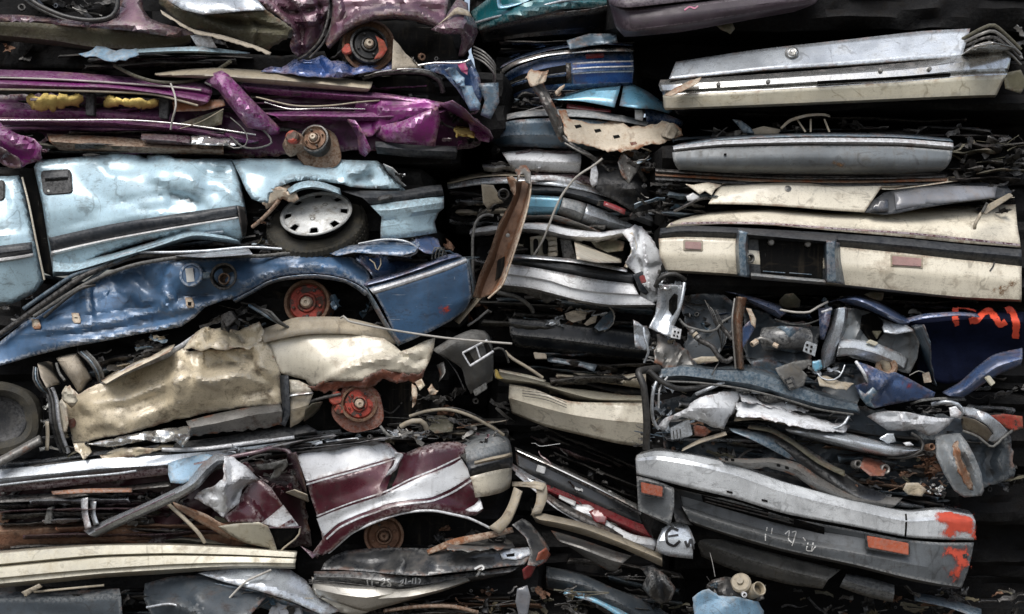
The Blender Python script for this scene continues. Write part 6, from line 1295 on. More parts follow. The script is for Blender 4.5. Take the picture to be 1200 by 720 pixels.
loft('reversing_lamp', c, [R([.40,.38], 655,580, 665,584, 675,588), R([.38,.36], 655,584, 664,589, 674,594)], M['clear_lens'], amp=.004, step=2.5)
loft('white_panel', c, [R([.40,.34], 668,592, 690,592, 700,600, 720,618), R([.36,.32], 675,600, 692,603, 705,612, 715,622), R([.38,.34], 690,612, 700,614, 710,622, 716,626)], M['white_paint'], amp=.01, step=3)
loft('white_panel', c, [R([.38,.34], 712,612, 740,626, 770,632), R([.34,.30], 722,626, 745,636, 768,640), R([.36,.32], 735,636, 750,641, 766,646)], M['white_paint'], amp=.01, step=3)
sheet('broken_red_lens', c, (690,600, 700,596, 712,606, 710,616, 698,612), .34, M['tail_lamp_red'], amp=.02, step=2.5, torn=1)
loft('grey_rub_strip', c, [R([.42,.34,.32], 636,574, 660,590, 700,610, 730,628), R([.38,.30,.28], 634,580, 660,600, 700,620, 730,636)], M['dark_steel'], amp=.004)
loft('white_edge', c, [R([.42,.32], 605,550, 650,588, 690,612, 730,636), R([.38,.28], 604,556, 648,594, 688,617, 728,640)], M['white_paint'], amp=.005)
loft('side_rail', c, [R([.46,.4], 600,543, 620,556, 640,566), R([.42,.36], 599,549, 620,566, 640,576)], M['silver_paint'], amp=.008)
debris(c, 620, 545, 770, 625, .38, 70, 88, [M['dark_steel'], M['clear_lens'], M['maroon_paint'], M['black_plastic'], M['chrome']], big=.5, slope=70, dz=.05)
hg = loft('grey_panel', c, [R([.08,.04], 776,620, 790,612, 806,616, 815,636), R([.05,.02], 770,634, 788,634, 812,640), R([.08,.04], 768,646, 785,652, 812,655)], M['silver_paint'], amp=.004)
stroke('sprayed_letter', c, (795,622, 787,619, 781,625, 782,636, 790,640, 797,634), 3.2, M['black_mark'], hg, lift=.008, seed=4)
stroke('sprayed_letter', c, (783,629, 795,627), 2.6, M['black_mark'], hg, lift=.009, seed=5)
stroke('sprayed_letter', c, (803,634, 806,641, 810,632, 813,644), 3, M['black_mark'], hg, lift=.008, seed=6)

o = thing('bumper_strip', 'worn tan grey bumper strip bent over the tipped maroon and white car end', 'bumper strip', 700, 655, .2)
loft('strip', o, [R([.25,.16,.12,.14], 622,594, 628,600, 645,604, 680,612, 720,626, 776,650), R([.18,.08,.05,.08], 624,604, 632,609, 650,612, 685,620, 722,634, 776,656), R([.22,.12,.08,.12], 628,612, 640,616, 655,619, 690,629, 730,643, 776,664)], M['tan_plastic'], amp=.005)
loft('upright_end', o, [R([.2,.15], 626,564, 640,568, 641,585, 634,602), R([.2,.15], 612,568, 628,572, 628,588, 622,604)], M['tan_plastic'], amp=.004, thick=.015)
loft('top_hook', o, [R([.25,.18], 600,565, 620,565, 640,568), R([.22,.15], 600,570, 618,571, 636,575)], M['tan_plastic'], amp=.003)
c = car('dull curved bonnet and bumper skin below the bent tan bumper strip', 690, 668, .5)
loft('bumper_skin', c, [R([.3,.2,.2], 646,622, 680,632, 720,646, 740,652), R([.2,.12,.12], 655,634, 685,644, 712,654, 730,660), R([.3,.22,.22], 670,642, 690,656, 712,668, 722,670)], M['bare_steel'], amp=.006, lin=False)
hulk(c, 560, 645, 800, 760, .45, 2.6)
loft('lower_bonnet', c, [R([.4,.3,.35], 640,664, 680,672, 720,690, 760,705, 790,725), R([.3,.2,.25], 640,676, 680,684, 720,704, 750,722), R([.4,.3,.3], 640,690, 680,702, 715,722, 740,735)], M['engine_grey'], amp=.008, lin=False)
loft('glass_edge', c, [R([.3,.22], 664,690, 700,700, 740,722), R([.26,.2], 660,696, 700,708, 736,730)], M['sky_blue_paint'], amp=.004)
sheet('black_fabric', c, (750,665, 765,662, 782,676, 792,690, 786,704, 774,708, 762,700, 752,688, 758,676), [(750,665,.22),(792,690,.2),(774,708,.15),(768,685,.08)], M['black_paint'], amp=.05, freq=7, step=3, crease=[((758,666,772,690,774,706), .06, 6), ((762,700,766,680,764,664), .05, 5)])
sheet('glass_scrap', c, (763,672, 770,672, 768,694, 764,700, 760,690), .1, M['clear_lens'], amp=.015, step=2.5)
debris(c, 680, 664, 800, 716, .26, 40, 89, [M['dark_steel'], M['black_plastic'], M['bare_steel']], big=.7)
# dark fill behind the black gap between left and middle piles
c = car('black filler wreck added to darken the gap between the left and middle piles', 560, 480, .9)
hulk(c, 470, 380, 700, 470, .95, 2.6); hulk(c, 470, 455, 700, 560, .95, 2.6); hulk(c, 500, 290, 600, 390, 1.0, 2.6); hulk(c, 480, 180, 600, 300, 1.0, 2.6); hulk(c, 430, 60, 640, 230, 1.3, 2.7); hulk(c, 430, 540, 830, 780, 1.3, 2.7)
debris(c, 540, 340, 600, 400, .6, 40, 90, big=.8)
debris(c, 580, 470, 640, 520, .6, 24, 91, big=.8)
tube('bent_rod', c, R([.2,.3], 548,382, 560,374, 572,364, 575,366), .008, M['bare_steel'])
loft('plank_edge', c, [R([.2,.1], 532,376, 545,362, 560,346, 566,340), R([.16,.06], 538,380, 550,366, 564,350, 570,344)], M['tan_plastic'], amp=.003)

# brown steel channel leaning in the gap, and cables
o = thing('steel_channel', 'brown rusted steel channel leaning upright between the two piles', 'steel beam', 575, 350, .1)
loft('channel', o, [R([.25,.1,.05], 610,198, 606,215, 600,235, 585,262, 576,290, 565,318, 556,345), R([.15,.0,-.05], 605,213, 600,235, 594,250, 582,272, 573,298, 562,322, 554,348), R([.25,.1,.05], 612,212, 608,232, 600,250, 588,278, 580,305, 570,328, 562,350), R([.24,.1,.05], 620,212, 615,235, 608,258, 598,288, 590,310, 582,330, 574,346), R([.12,-.04,-.08], 622,214, 620,236, 613,258, 603,290, 594,314, 590,330, 578,344)], M['brown_rust'], amp=.006, freq=8, step=3)
sheet('curled_tip', o, (606,206, 603,200, 610,194, 617,194, 622,202, 622,216, 616,214, 614,204, 610,204, 608,212), [(606,206,.1),(622,214,.0),(614,194,.15)], M['bare_steel'], amp=.012, step=2.5)
sheet('torn_ear', o, (593,208, 600,206, 606,212, 604,230, 598,222), [(593,208,.05),(606,212,.0),(600,226,.02)], M['brown_rust'], amp=.02, freq=14, step=2.5, torn=1)
plate('dark_slot', o, (583,305, 592,300, 590,322, 580,330), .02, .01, M['void_black'])
lathe('bolt', o, (595,276,-.02), (.1,-1,0), [(-.02,.012),(.01,.012),(.012,.001)], M['bare_steel'], 8)
tube('edge_bead', o, R([.1,-.06,-.1], 618,200, 622,218, 618,245, 606,285, 595,318, 588,335, 572,350), .006, M['bleached_metal'])
o = tube('cable', None, R([.3,.2,.15,.12], 624,302, 636,282, 648,252, 658,230, 675,208, 696,194, 706,186), .007, M['pale_cable'])
tagthing(o, 'thin grey cable arching from the white car up to the torn steel arm', 'cable')
o = tube('cable', None, R([.1,.06,.1], 553,340, 554,310, 554,280, 558,260, 568,252, 578,253), .009, M['grey_plastic'])
tagthing(o, 'stiff grey cable rising vertically left of the rusted steel channel', 'cable')
o = tube('cable', None, R([.1,.14,.2], 578,410, 586,408, 592,413, 596,425), .007, M['grey_plastic'])
tagthing(o, 'short looped grey cable beside the black bumper corner', 'cable')

mid = [o for o in bpy.data.objects if o.name.startswith('crushed_car') and o.parent is None and 'category' in o and .55 < o.location.y < .95]
def bylabel(t): return [o for o in bpy.data.objects if o.get('label') and t in o['label']][0]
layers(bylabel('pinstripes on its tail'), 570, 44, 750, 62, g+.25, 4, ['black_paint', 'deep_blue_paint', 'dark_steel'], 401, slope=-8)
layers(bylabel('split pale blue boot'), 575, 112, 680, 130, g+.08, 5, ['black_paint', 'slate_blue_paint', 'dark_steel', 'deep_blue_paint'], 402)
layers(bylabel('white roof edge over maroon'), 560, 174, 700, 214, g+.06, 6, ['maroon_paint', 'dark_steel', 'white_paint', 'black_paint'], 403)
layers(bylabel('white roof edge over maroon'), 690, 180, 800, 262, g-.02, 9, ['dark_steel', 'black_paint', 'bare_steel', 'slate_blue_paint'], 404, hgt=(5, 12))
layers(bylabel('black banded bumper'), 520, 222, 620, 262, g+.05, 6, ['dark_steel', 'silver_paint', 'black_paint', 'tan_plastic'], 405)
layers(bylabel('black banded bumper'), 600, 254, 770, 276, g+.0, 4, ['silver_paint', 'dark_steel', 'white_paint'], 406, slope=16)
layers(bylabel('smashed open tail'), 545, 268, 620, 340, g+.06, 7, ['dark_steel', 'cream_paint', 'black_paint', 'silver_paint'], 407)
layers(bylabel('debris heaped on its tail'), 560, 340, 770, 384, g+.04, 8, ['black_paint', 'dark_steel', 'slate_blue_paint', 'grey_plastic'], 408, slope=14)
layers(bylabel('debris heaped on its tail'), 590, 408, 770, 434, g+.04, 5, ['black_paint', 'slate_blue_paint', 'dark_steel'], 409)
layers(bylabel('yellow trimmed edge'), 640, 432, 760, 458, g+.0, 4, ['cream_paint', 'dark_steel', 'black_paint'], 410)
layers(bylabel('tipped steeply'), 620, 520, 770, 560, .6, 5, ['black_paint', 'dark_steel', 'maroon_paint'], 411, slope=60)
layers(bylabel('dull curved bonnet'), 650, 660, 800, 716, .34, 6, ['black_paint', 'slate_blue_paint', 'dark_steel'], 412, slope=20)
# ================================================================ RIGHT PILE
c = car('car with a scuffed dark mauve grey bumper, top of the right pile', 860, 40)
hulk(c, 720, -80, 1330, 20, .25, 2.2); hulk(c, 740, 10, 1330, 62, .75, 2.2)
loft('bumper_upper', c, [R([.3,.3,.3], 716,-16, 800,-22, 960,-30), R([.05,-.04,.0,.1], 713,-2, 735,-2, 820,-10, 960,-20), R([.03,-.08,-.04,.06], 714,5, 736,9, 820,0, 960,-12)], M['plum_bumper'], amp=.006)
bp = loft('bumper_face', c, [R([.06,-.05,-.02,.08], 714,4, 734,10, 790,6, 870,-3, 960,-14), R([.06,-.08,-.05,.05], 718,18, 738,24, 800,17, 875,8, 960,-6), R([.08,-.06,-.03,.07], 722,32, 740,37, 800,29, 870,18, 955,4), R([.18,.04,.04,.15], 732,43, 752,42, 800,37, 868,25, 930,14)], M['plum_bumper'], amp=.006, lin=False)
loft('mauve_band', c, [R(0, 716,7, 736,13, 800,8, 870,-1, 950,-12), R(0, 722,30, 740,35, 800,28, 870,17, 950,5)], M['plum_bumper'], amp=0, on=bp, lift=.003, thick=0)
stroke('pink_scribble', c, (802,12, 808,8, 814,10, 818,7), 1.8, M['pink_plastic'], bp, lift=.007)
sheet('hanging_rag', c, (836,27, 856,22, 862,34, 856,40, 846,36), .1, M['olive_cloth'], amp=.02, step=3, torn=1)
plate('small_white_tag', c, (935,2, 951,1, 952,5, 936,6), .2, .01, M['cream_paint'])
debris(c, 940, 0, 1200, 40, .7, 34, 101, [M['dark_steel'], M['black_plastic'], M['gap_black']])

c = car('silver car with long chrome and cream bumper below a round lock badge', 960, 125)
hulk(c, 800, 60, 1300, 120, .2, 2.2)
loft('boot_lid', c, [R([.14,.16,.14], 792,73, 850,64, 900,57, 1000,46, 1080,37, 1137,34), R([.02,.03,.02], 784,93, 850,87, 900,82, 1000,76, 1080,70, 1127,68)], M['silver_paint'], amp=.006, freq=3, step=5)
loft('boot_lid_edge', c, [R([.01,.02,.01], 784,93, 850,87, 900,82, 1000,76, 1080,70, 1127,68), R([.06,.07,.06], 786,97, 850,90, 900,85, 1000,79, 1080,73, 1128,72)], M['dark_steel'], amp=.002, nv=1)
lathe('lock_badge', c, (928,62,.07), (0,-1,.3), [(-.02,.030),(.012,.030),(.016,.024),(.008,.018),(.02,.010),(.02,.0003)], M['chrome'], 24)
lathe('badge_ring', c, (928,62,.085), (0,-1,.3), [(-.01,.040),(.008,.040),(.012,.034)], M['bare_steel'], 24)
bp = loft('rear_bumper', c, [R([.10,.02,.02,.02,.10], 774,94, 800,93, 900,87, 1060,74, 1130,64, 1186,58), R([.06,-.05,-.05,-.05,.06], 772,100, 800,99, 900,93, 1060,82, 1130,73, 1184,70), R([.05,-.06,-.06,-.06,.05], 774,106, 800,105, 900,99, 1060,89, 1130,82, 1182,80), R([.09,-.02,-.02,-.02,.09], 776,108, 800,107, 900,102, 1060,92, 1130,86, 1181,84), R([.05,-.06,-.06,-.06,.05], 777,112, 800,111, 900,106, 1060,96, 1130,90, 1180,88)], M['chrome'], amp=.003, freq=3)
loft('bumper_lower', c, [R([.05,-.06,-.06,-.06,.05], 777,112, 800,111, 900,106, 1060,96, 1130,90, 1179,88), R([.06,-.04,-.04,-.04,.06], 778,126, 800,126, 900,122, 1060,115, 1130,112, 1168,111), R([.14,.06,.06,.06,.14], 780,129, 800,128, 900,125, 1060,118, 1130,115, 1166,114)], M['cream_alloy'], amp=.005, freq=3)
loft('bumper_slot', c, [R(0, 958,95.5, 1040,91, 1114,86), R(0, 958,98.5, 1040,94, 1114,89)], M['void_black'], amp=0, on=bp, lift=.03, nv=2)
for (x, y) in ((842,99), (900,96), (1032,83), (1089,81)):
    lathe('bumper_bolt', c, (x,y,-.06), (0,-1,0), [(-.03,.013),(.006,.013),(.010,.008),(.010,.0003)], M['bare_steel'], 12)
sheet('torn_chrome_flap', c, (778,112, 790,104, 808,95, 822,91, 818,98, 800,107, 786,113), [(778,112,-.10),(822,91,-.08),(800,105,-.12)], M['bleached_metal'], amp=.008, step=2.5)
for k in range(4): tube('bent_chrome_pipe', c, R([.1,.0,.05,.1], 1128,46+k*5, 1150,34+k*6, 1165,30+k*7, 1182,44+k*6, 1196,58+k*6), .011 - .001 * k, [M['olive_cloth'], M['bare_steel'], M['dark_steel'], M['bare_steel']][k])
sheet('crushed_wing', c, (1124,66, 1140,55, 1165,50, 1190,56, 1188,66, 1160,68), [(1124,66,.05),(1190,60,.1),(1150,60,-.02)], M['chrome'], amp=.025, freq=9, step=3)
debris(c, 1128, 36, 1200, 66, .12, 40, 102, [M['bare_steel'], M['dark_steel'], M['olive_cloth'], M['chrome']], big=.7)
sheet('green_cloth', c, (1176,86, 1196,82, 1204,98, 1196,110, 1178,104), [(1176,86,.05),(1204,98,.1),(1185,108,.05)], M['olive_cloth'], amp=.02, step=3)

c = car('car with slim grey bumper, pale top strip and a rust streak', 950, 207)
hulk(c, 772, 126, 1300, 168, .85, 2.2); hulk(c, 770, 165, 1300, 212, .14, 2.2)
loft('boot_edge', c, [R([.16,.12,.2], 800,168, 850,160, 950,156, 1050,157, 1112,162), R([.03,-.03,.05], 788,172, 850,164, 950,160, 1050,161, 1117,166)], M['slate_blue_paint'], amp=.005)
bp = loft('bumper_top_strip', c, [R([.02,-.06,-.06,.02], 789,172, 850,165, 950,162, 1050,163, 1117,168), R([.0,-.09,-.09,.0], 789,175, 850,169, 950,166.5, 1050,167, 1117,172), R([.02,-.06,-.06,.02], 790,178, 850,172, 950,170, 1050,171, 1116,176)], M['white_paint'], amp=.002)
loft('bumper_face', c, [R([.0,-.07,-.07,.0], 788,179, 850,173, 950,171, 1050,172, 1116,177), R([-.01,-.10,-.10,.0], 789,188, 850,186, 950,184, 1050,186, 1114,188), R([.02,-.06,-.07,.04], 793,196, 850,197, 950,197, 1050,197, 1108,197), R([.14,.06,.05,.14], 798,201, 850,203, 950,204, 1050,204, 1100,202)], M['grey_bumper'], amp=.005, lin=False)
for (x, y) in ((850,181), (906,181)): plate('bolt_hole', c, (x-1.5,y-1, x+1.5,y-1, x+1.5,y+1, x-1.5,y+1), -.085, .01, M['void_black'], bev=0)
bf = [o for o in bpy.data.objects if o.name.startswith('bumper_face') and o.parent == c][0]
sheet('rust_stain', c, (966,184, 986,182, 994,188, 1000,193, 994,203, 972,204, 966,196), 0, M['faint_rust'], amp=0, on=bf, lift=.004, thick=0, torn=3, step=2.2)
for k in range(3): loft('under_strip', c, [R([.1,.06,.1], 768,198+k*5, 900,206+k*4, 1020,207+k*4, 1110,205+k*4), R([.08,.04,.08], 768,201+k*5, 900,209+k*4, 1020,210+k*4, 1110,208+k*4)], [M['dark_steel'], M['rusty_steel'], M['black_plastic']][k], amp=.012, freq=8)
loft('bent_bow', c, [R([.1,.05,.1], 914,150, 925,140, 945,134, 965,133, 972,135), R([.1,.05,.1], 916,152, 927,143, 947,137, 965,136, 973,138)], M['tan_plastic'], amp=.004, step=3)
for (x0, x1) in ((936,944), (952,950), (968,972)): tube('bow_spoke', c, R([.1,.08], x0 - 2,140, x1,155), .006, M['tan_plastic'])
sheet('scrap_sheet', c, (858,140, 868,141, 880,150, 884,157, 872,156), .15, M['slate_blue_paint'], amp=.01, step=3)
sheet('torn_seat_piece', c, (880,152, 895,148, 915,152, 912,158, 884,158), .15, M['tan_upholstery'], amp=.015, step=3)
debris(c, 785, 148, 1130, 162, .22, 90, 103, [M['dark_steel'], M['black_plastic'], M['slate_blue_paint'], M['bare_steel']], big=.8)
debris(c, 1110, 160, 1205, 215, .05, 60, 104, [M['dark_steel'], M['black_plastic'], M['olive_cloth']], big=.9)
debris(c, 745, 160, 800, 250, .12, 60, 105, [M['dark_steel'], M['bare_steel'], M['black_plastic'], M['slate_blue_paint']], big=.8)

c = car('cream car with black bumper band, plate recess and two small pink lamps', 980, 348)
hulk(c, 776, 212, 1320, 262, .20, 2.2); hulk(c, 776, 258, 1320, 345, .12, 2.2)
loft('boot_lid', c, [R([.16,.14,.16], 848,214, 880,211, 930,210, 980,212, 1022,215), R([.06,.02,.05], 842,220, 880,218, 930,218, 980,220, 1034,218), R([.0,-.02,.0], 830,239, 880,240, 930,243, 980,247, 1013,249)], M['cream_paint'], amp=.004, freq=3, step=4)
lathe('lock_badge', c, (923,222,.02), (0,-1,.4), [(-.02,.020),(.010,.020),(.012,.012),(.016,.006),(.016,.0003)], M['bare_steel'], 20)
sheet('bent_hinge_plate', c, (803,216, 812,217, 830,214, 846,217, 838,222, 834,229, 826,224, 820,228, 812,222), [(803,216,.02),(846,217,.04),(826,228,.0)], M['cream_paint'], amp=.012, step=2.5)
sheet('broken_lamp_piece', c, (804,230, 812,226, 820,231, 816,236, 806,236), .0, M['clear_lens'], amp=.015, step=2.5)
tube('bent_stay', c, R([.04,-.02,.04], 790,248, 806,240, 818,234, 832,232), .009, M['dark_steel'])
loft('right_wing_top', c, [R([.2,.2], 1022,216, 1040,217, 1080,212, 1118,206), R([.05,.06], 1034,222, 1050,222, 1090,217, 1122,212)], M['cream_paint'], amp=.006)
sheet('window_frame', c, (1013,249, 1022,236, 1036,226, 1060,221, 1110,216, 1150,214, 1180,218, 1186,226, 1176,232, 1120,238, 1080,244, 1052,250, 1036,252), [(1013,249,.0),(1036,226,.06),(1180,220,.1),(1100,240,-.02)], M['black_trim'], amp=.006)
sheet('side_glass', c, (1048,226, 1080,221, 1130,218, 1168,219, 1166,232, 1120,237, 1080,241, 1050,246), [(1048,226,.02),(1168,219,.06),(1050,246,-.04),(1160,232,.0)], M['dusty_glass'], amp=.006, roll=.01)
sheet('small_glass', c, (1024,240, 1032,234, 1041,232, 1041,248, 1020,248), [(1024,240,-.02),(1041,248,-.04),(1041,232,-.01)], M['smoky_glass'], amp=.002)
plate('wiper_arm', c, (1150,248, 1158,240, 1184,226, 1188,230, 1162,247, 1155,252), -.10, .02, M['tan_plastic'])
tube('wiper_link', c, R([-.1,-.12,-.08], 1142,268, 1143,262, 1150,250), .010, M['tan_plastic'])
tube('wiper_link', c, R([-.1,-.12], 1151,249, 1157,238), .008, M['grey_plastic'])
top = loft('body_top', c, [R([.18,.14,.2,.2], 800,255, 840,248, 900,245, 980,250, 1060,246, 1120,242, 1190,240), R([.05,.02,.06,.06], 790,260, 840,252, 900,249, 980,254, 1060,256, 1130,262, 1192,264), R([-.02,-.05,-.05,.0], 785,262, 840,258, 900,259, 980,265, 1060,270, 1130,277, 1195,282), R([-.02,-.06,-.06,-.01], 780,267, 840,263, 900,264, 980,271, 1060,278, 1130,285, 1196,290)], M['cream_paint'], amp=.005, freq=3, crease=[((1080,262,1130,252,1190,252), .03, 8)])
loft('maroon_pinstripe', c, [R(0, 786,261, 840,260, 900,261, 980,267, 1060,272, 1130,279, 1195,286), R(0, 785,263.5, 840,262.2, 900,263, 980,269, 1060,274.3, 1130,281.5, 1195,288.5)], M['maroon_paint'], amp=0, on=top, lift=.005, nv=1, thick=0)
bb = loft('bumper_black_band', c, [R([.0,-.06,-.06,-.02], 774,268, 800,265, 862,267, 980,274, 1060,280, 1130,287, 1197,293), R([-.03,-.12,-.12,-.06], 773,274, 800,271, 862,273, 980,281, 1060,288, 1130,295, 1197,301), R([-.01,-.09,-.09,-.03], 773,280, 800,278, 862,280, 980,289, 1060,297, 1130,305, 1197,312)], M['black_trim'], amp=.004)
ff = loft('bumper_face', c, [R([-.01,-.09,-.09,-.03], 772,280, 800,278, 862,280, 980,289, 1060,297, 1130,305, 1197,311), R([-.02,-.11,-.11,-.05], 773,300, 800,300, 862,302, 980,312, 1060,318, 1130,324, 1197,330), R([.0,-.08,-.07,-.02], 780,316, 800,317, 862,321, 985,333, 1060,341, 1130,348, 1197,351), R([.12,.04,.04,.1], 784,319, 800,320, 862,324, 985,336, 1060,344, 1130,351, 1197,354)], M['cream_paint'], amp=.004, freq=3)
plate('plate_recess', c, (864,272, 982,280, 981,332, 866,324), -.105, .03, M['black_trim'], bev=.003)
plate('recess_hollow', c, (889,278, 965,282, 964,326, 892,321), -.118, .01, M['void_black'], bev=.001)
loft('recess_lip', c, [R([-.12,-.12], 864,268, 900,270, 982,277), R([-.2,-.2], 866,274, 900,277, 980,284), R([-.13,-.13], 868,279, 900,281, 978,287)], M['black_trim'], amp=.004)
loft('overrider', c, [R([-.12,-.12], 864,270, 862,290, 864,323), R([-.21,-.21], 867,270, 866,290, 868,324), R([-.21,-.21], 875,272, 873,290, 875,325), R([-.12,-.12], 879,274, 877,292, 880,325)], M['slate_blue_paint'], amp=.003, nv=2, step=4)
loft('overrider', c, [R([-.12,-.12], 966,282, 966,300, 967,330), R([-.21,-.21], 969,282, 969,300, 970,331), R([-.21,-.21], 978,283, 978,302, 980,332), R([-.12,-.12], 984,285, 985,305, 990,334)], M['slate_blue_paint'], amp=.003, nv=2, step=4)
loft('recess_sill', c, [R([-.13,-.13], 880,320, 920,324, 966,328), R([-.18,-.18], 880,323, 920,327, 968,331), R([-.12,-.12], 880,327, 920,330, 968,334)], M['grey_bumper'], amp=.002, nv=2)
for (x, y) in ((904,284), (947,286)): lathe('plate_lamp', c, (x,y,-.14), (0,-1,0), [(-.02,.018),(.0,.018),(.006,.012),(.006,.0004)], M['bare_steel'], 16)
lathe('tow_eye', c, (878,303,-.16), (.3,-1,0), [(-.03,.028),(.01,.03),(.015,.022),(.0,.018),(-.02,.018)], M['grey_plastic'], 18)
for (x, y) in ((894,318), (925,320)): tube('plate_scratch_bar', c, R([-.13,-.13], x,y, x+26,y+2), .003, M['slate_blue_paint'])
for q in ((803,283, 822,284, 822,293, 803,292), (1046,300, 1080,303, 1080,313, 1046,311)):
    plate('lamp_surround', c, (q[0]-2,q[1]-2, q[2]+2,q[3]-2, q[4]+2,q[5]+2, q[6]-2,q[7]+2), .010, .02, M['tan_plastic'], on=ff, bev=.004)
    plate('side_lamp', c, q, .018, .02, M['pink_lens'], on=ff, bev=.004)
stroke('scuff_mark', c, (1160,318, 1164,312, 1166,304), 2, M['dark_steel'], ff, lift=.006)
sheet('rust_stain', c, (1146,336, 1165,330, 1180,322, 1197,316, 1197,350, 1165,349, 1150,345), 0, M['faint_rust'], amp=0, on=ff, lift=.003, thick=0, torn=3, step=3)
debris(c, 1150, 208, 1205, 250, .08, 24, 106, [M['dark_steel'], M['cream_paint'], M['black_plastic']], big=.7)

c = car('blue car end with bare headlamp mounts and a red sprayed scrawl', 960, 470)
hulk(c, 764, 345, 1330, 470, .42, 2.3)
sheet('inner_wing', c, (770,340, 830,342, 862,345, 862,420, 830,430, 780,425, 764,400), .30, M['gap_black'], amp=.05)
lm = sheet('lamp_mount', c, (771,337, 778,334, 798,334, 804,338, 800,352, 796,368, 790,382, 798,386, 797,398, 786,396, 772,390, 760,384, 764,376, 768,368, 770,352), [(771,337,.0),(804,338,-.04),(797,395,-.04),(760,384,.0),(783,360,.04)], M['silver_paint'], amp=.016, freq=7, step=3, crease=[((774,336,776,360,764,384), .02, 5), ((800,336,794,366,788,384), .05, 5)])
sheet('lamp_hole', c, (784,352, 790,344, 794,346, 793,362, 788,370, 784,364), 0, M['void_black'], amp=0, on=lm, lift=.012, step=2.5)
tube('mount_edge', c, R([-.05,-.1,-.05], 802,332, 799,350, 794,368, 788,380), .012, M['silver_paint'])
plate('perforated_tab', c, (788,384, 799,386, 797,398, 786,396), -.06, .01, M['white_paint'], bev=.002)
for (a, b) in ((790,387.5), (794,388.5), (789,392), (793,393)): plate('tab_hole', c, (a,b, a+2,b+.3, a+1.8,b+2.6, a-.2,b+2.3), -.064, .002, M['void_black'], bev=0)
loft('pipe_collar', c, [R([.0,-.06,.0], 771,334, 780,337, 788,336), R([.0,-.06,.0], 772,338, 780,341, 788,340)], M['chrome'], amp=.01, step=2.5)
sheet('torn_side_plate', c, (742,375, 748,378, 753,382, 758,382, 762,392, 760,405, 757,411, 744,407), [(742,375,.02),(762,392,.05),(744,407,.0)], M['silver_paint'], amp=.014, freq=10, step=3)
tube('plate_edge', c, R([-.02,-.05,.0], 754,384, 756,398, 760,412, 755,425), .008, M['silver_paint'])
debris(c, 758, 388, 800, 430, .05, 70, 107, [M['bare_steel'], M['silver_paint'], M['dark_steel'], M['tan_plastic'], M['black_rubber']], big=.5)
debris(c, 772, 320, 800, 336, .06, 34, 108, [M['silver_paint'], M['dark_steel'], M['black_rubber'], M['bare_steel']], big=.5)
tube('black_hose_arch', c, R([.0,-.06,.0], 768,336, 775,325, 790,321, 803,328), .014, M['black_rubber'])
debris(c, 800, 336, 860, 420, .14, 70, 109, [M['dark_steel'], M['black_paint'], M['black_rubber'], M['slate_blue_paint'], M['grey_plastic']], big=.7, mix=(.4,.3,.2,.1))
tube('wiring_hose', c, R([-.04,-.08,-.05,.0], 796,374, 803,382, 815,386, 830,389, 840,386, 846,378, 858,371), .008, M['grey_plastic'])
tube('brake_hose', c, R([-.06,-.1,-.08], 808,386, 820,399, 834,406, 842,418, 850,424, 858,420), .016, M['dark_steel'])
for k in range(3): lathe('hose_clip', c, (811+k*3.4,389+k*3.4,-.09), (.5,-.2,-.6), [(-.008,.020),(.008,.020)], M['tan_plastic'] if k == 1 else M['bare_steel'], 16)
tube('wiring_hose', c, R([.0,-.04], 838,376, 848,386, 858,398), .014, M['dark_steel'])
for k in range(5): tube('thin_wire', c, R([.0,-.06,.02], 826+k*3,352+k*4, 832+k*2,365, 838+k*3,380+k*3, 845,400+k*3), .003, [M['black_rubber'], M['dark_steel'], M['grey_plastic']][k % 3])
loft('brown_strut', c, [R([-.05,-.08,-.05], 863,348, 859,375, 861,405, 864,432), R([-.12,-.14,-.12], 867,348, 864,375, 866,405, 868,433), R([-.08,-.1,-.06], 875,349, 870,375, 870,405, 872,433)], M['brown_rust'], amp=.012, freq=9, step=3)
tube('strut_edge', c, R([-.1,-.13,-.1], 861,350, 858,378, 862,432), .006, M['bare_steel'])
sheet('pale_clip', c, (874,361, 880,362, 886,374, 885,385, 880,380, 878,370), -.08, M['bleached_metal'], amp=.012, step=2.5)
sheet('blue_bracket', c, (870,384, 880,374, 884,386, 876,400, 866,414, 866,398), -.04, M['violet_blue_paint'], amp=.015, step=3)
tube('chrome_pipe', c, R([-.08,-.12,-.08], 881,405, 888,397, 898,398, 910,406), .012, M['bare_steel'])
lathe('pipe_nut', c, (884,402,-.11), (-.7,-.4,-.4), [(-.02,.018),(.02,.018),(.022,.012)], M['bleached_metal'], 8)
lathe('pipe_nut', c, (909,405,-.11), (.7,-.4,-.4), [(-.015,.014),(.015,.014)], M['bleached_metal'], 8)
tube('washer_bottle', c, R([.0,-.05,.0], 896,398, 918,396, 944,398), .07, M['black_paint'], seg=20)
sheet('canister_skin', c, (898,388, 915,382, 940,384, 950,392, 948,410, 930,414, 905,408), [(898,388,.0),(950,392,.02),(925,395,-.12),(925,412,-.02)], M['slate_blue_paint'], amp=.010, step=3)
loft('blue_bonnet_edge', c, [R([.15,.0,.05], 850,342, 872,345, 895,352, 912,358, 922,366), R([.0,-.10,-.03], 862,344, 875,350, 895,358, 908,364, 916,371), R([.05,-.04,.02], 872,348, 885,358, 900,366, 914,374)], M['violet_blue_paint'], amp=.015, freq=7, step=3)
tube('chrome_lip', c, R([-.06,-.1,-.06], 914,363, 930,366, 948,366, 958,360, 970,354), .007, M['pale_cable'])
tube('bent_strip', c, R([.0,-.03,.0], 908,374, 925,380, 945,380, 960,375), .005, M['grey_plastic'])
sheet('washer_bottle_cap', c, (913,352, 920,345, 930,344, 938,352, 937,360, 924,362, 915,359), [(913,352,.06),(938,352,.08),(925,350,-.05),(925,361,.05)], M['olive_cloth'], amp=.004, step=2.5)
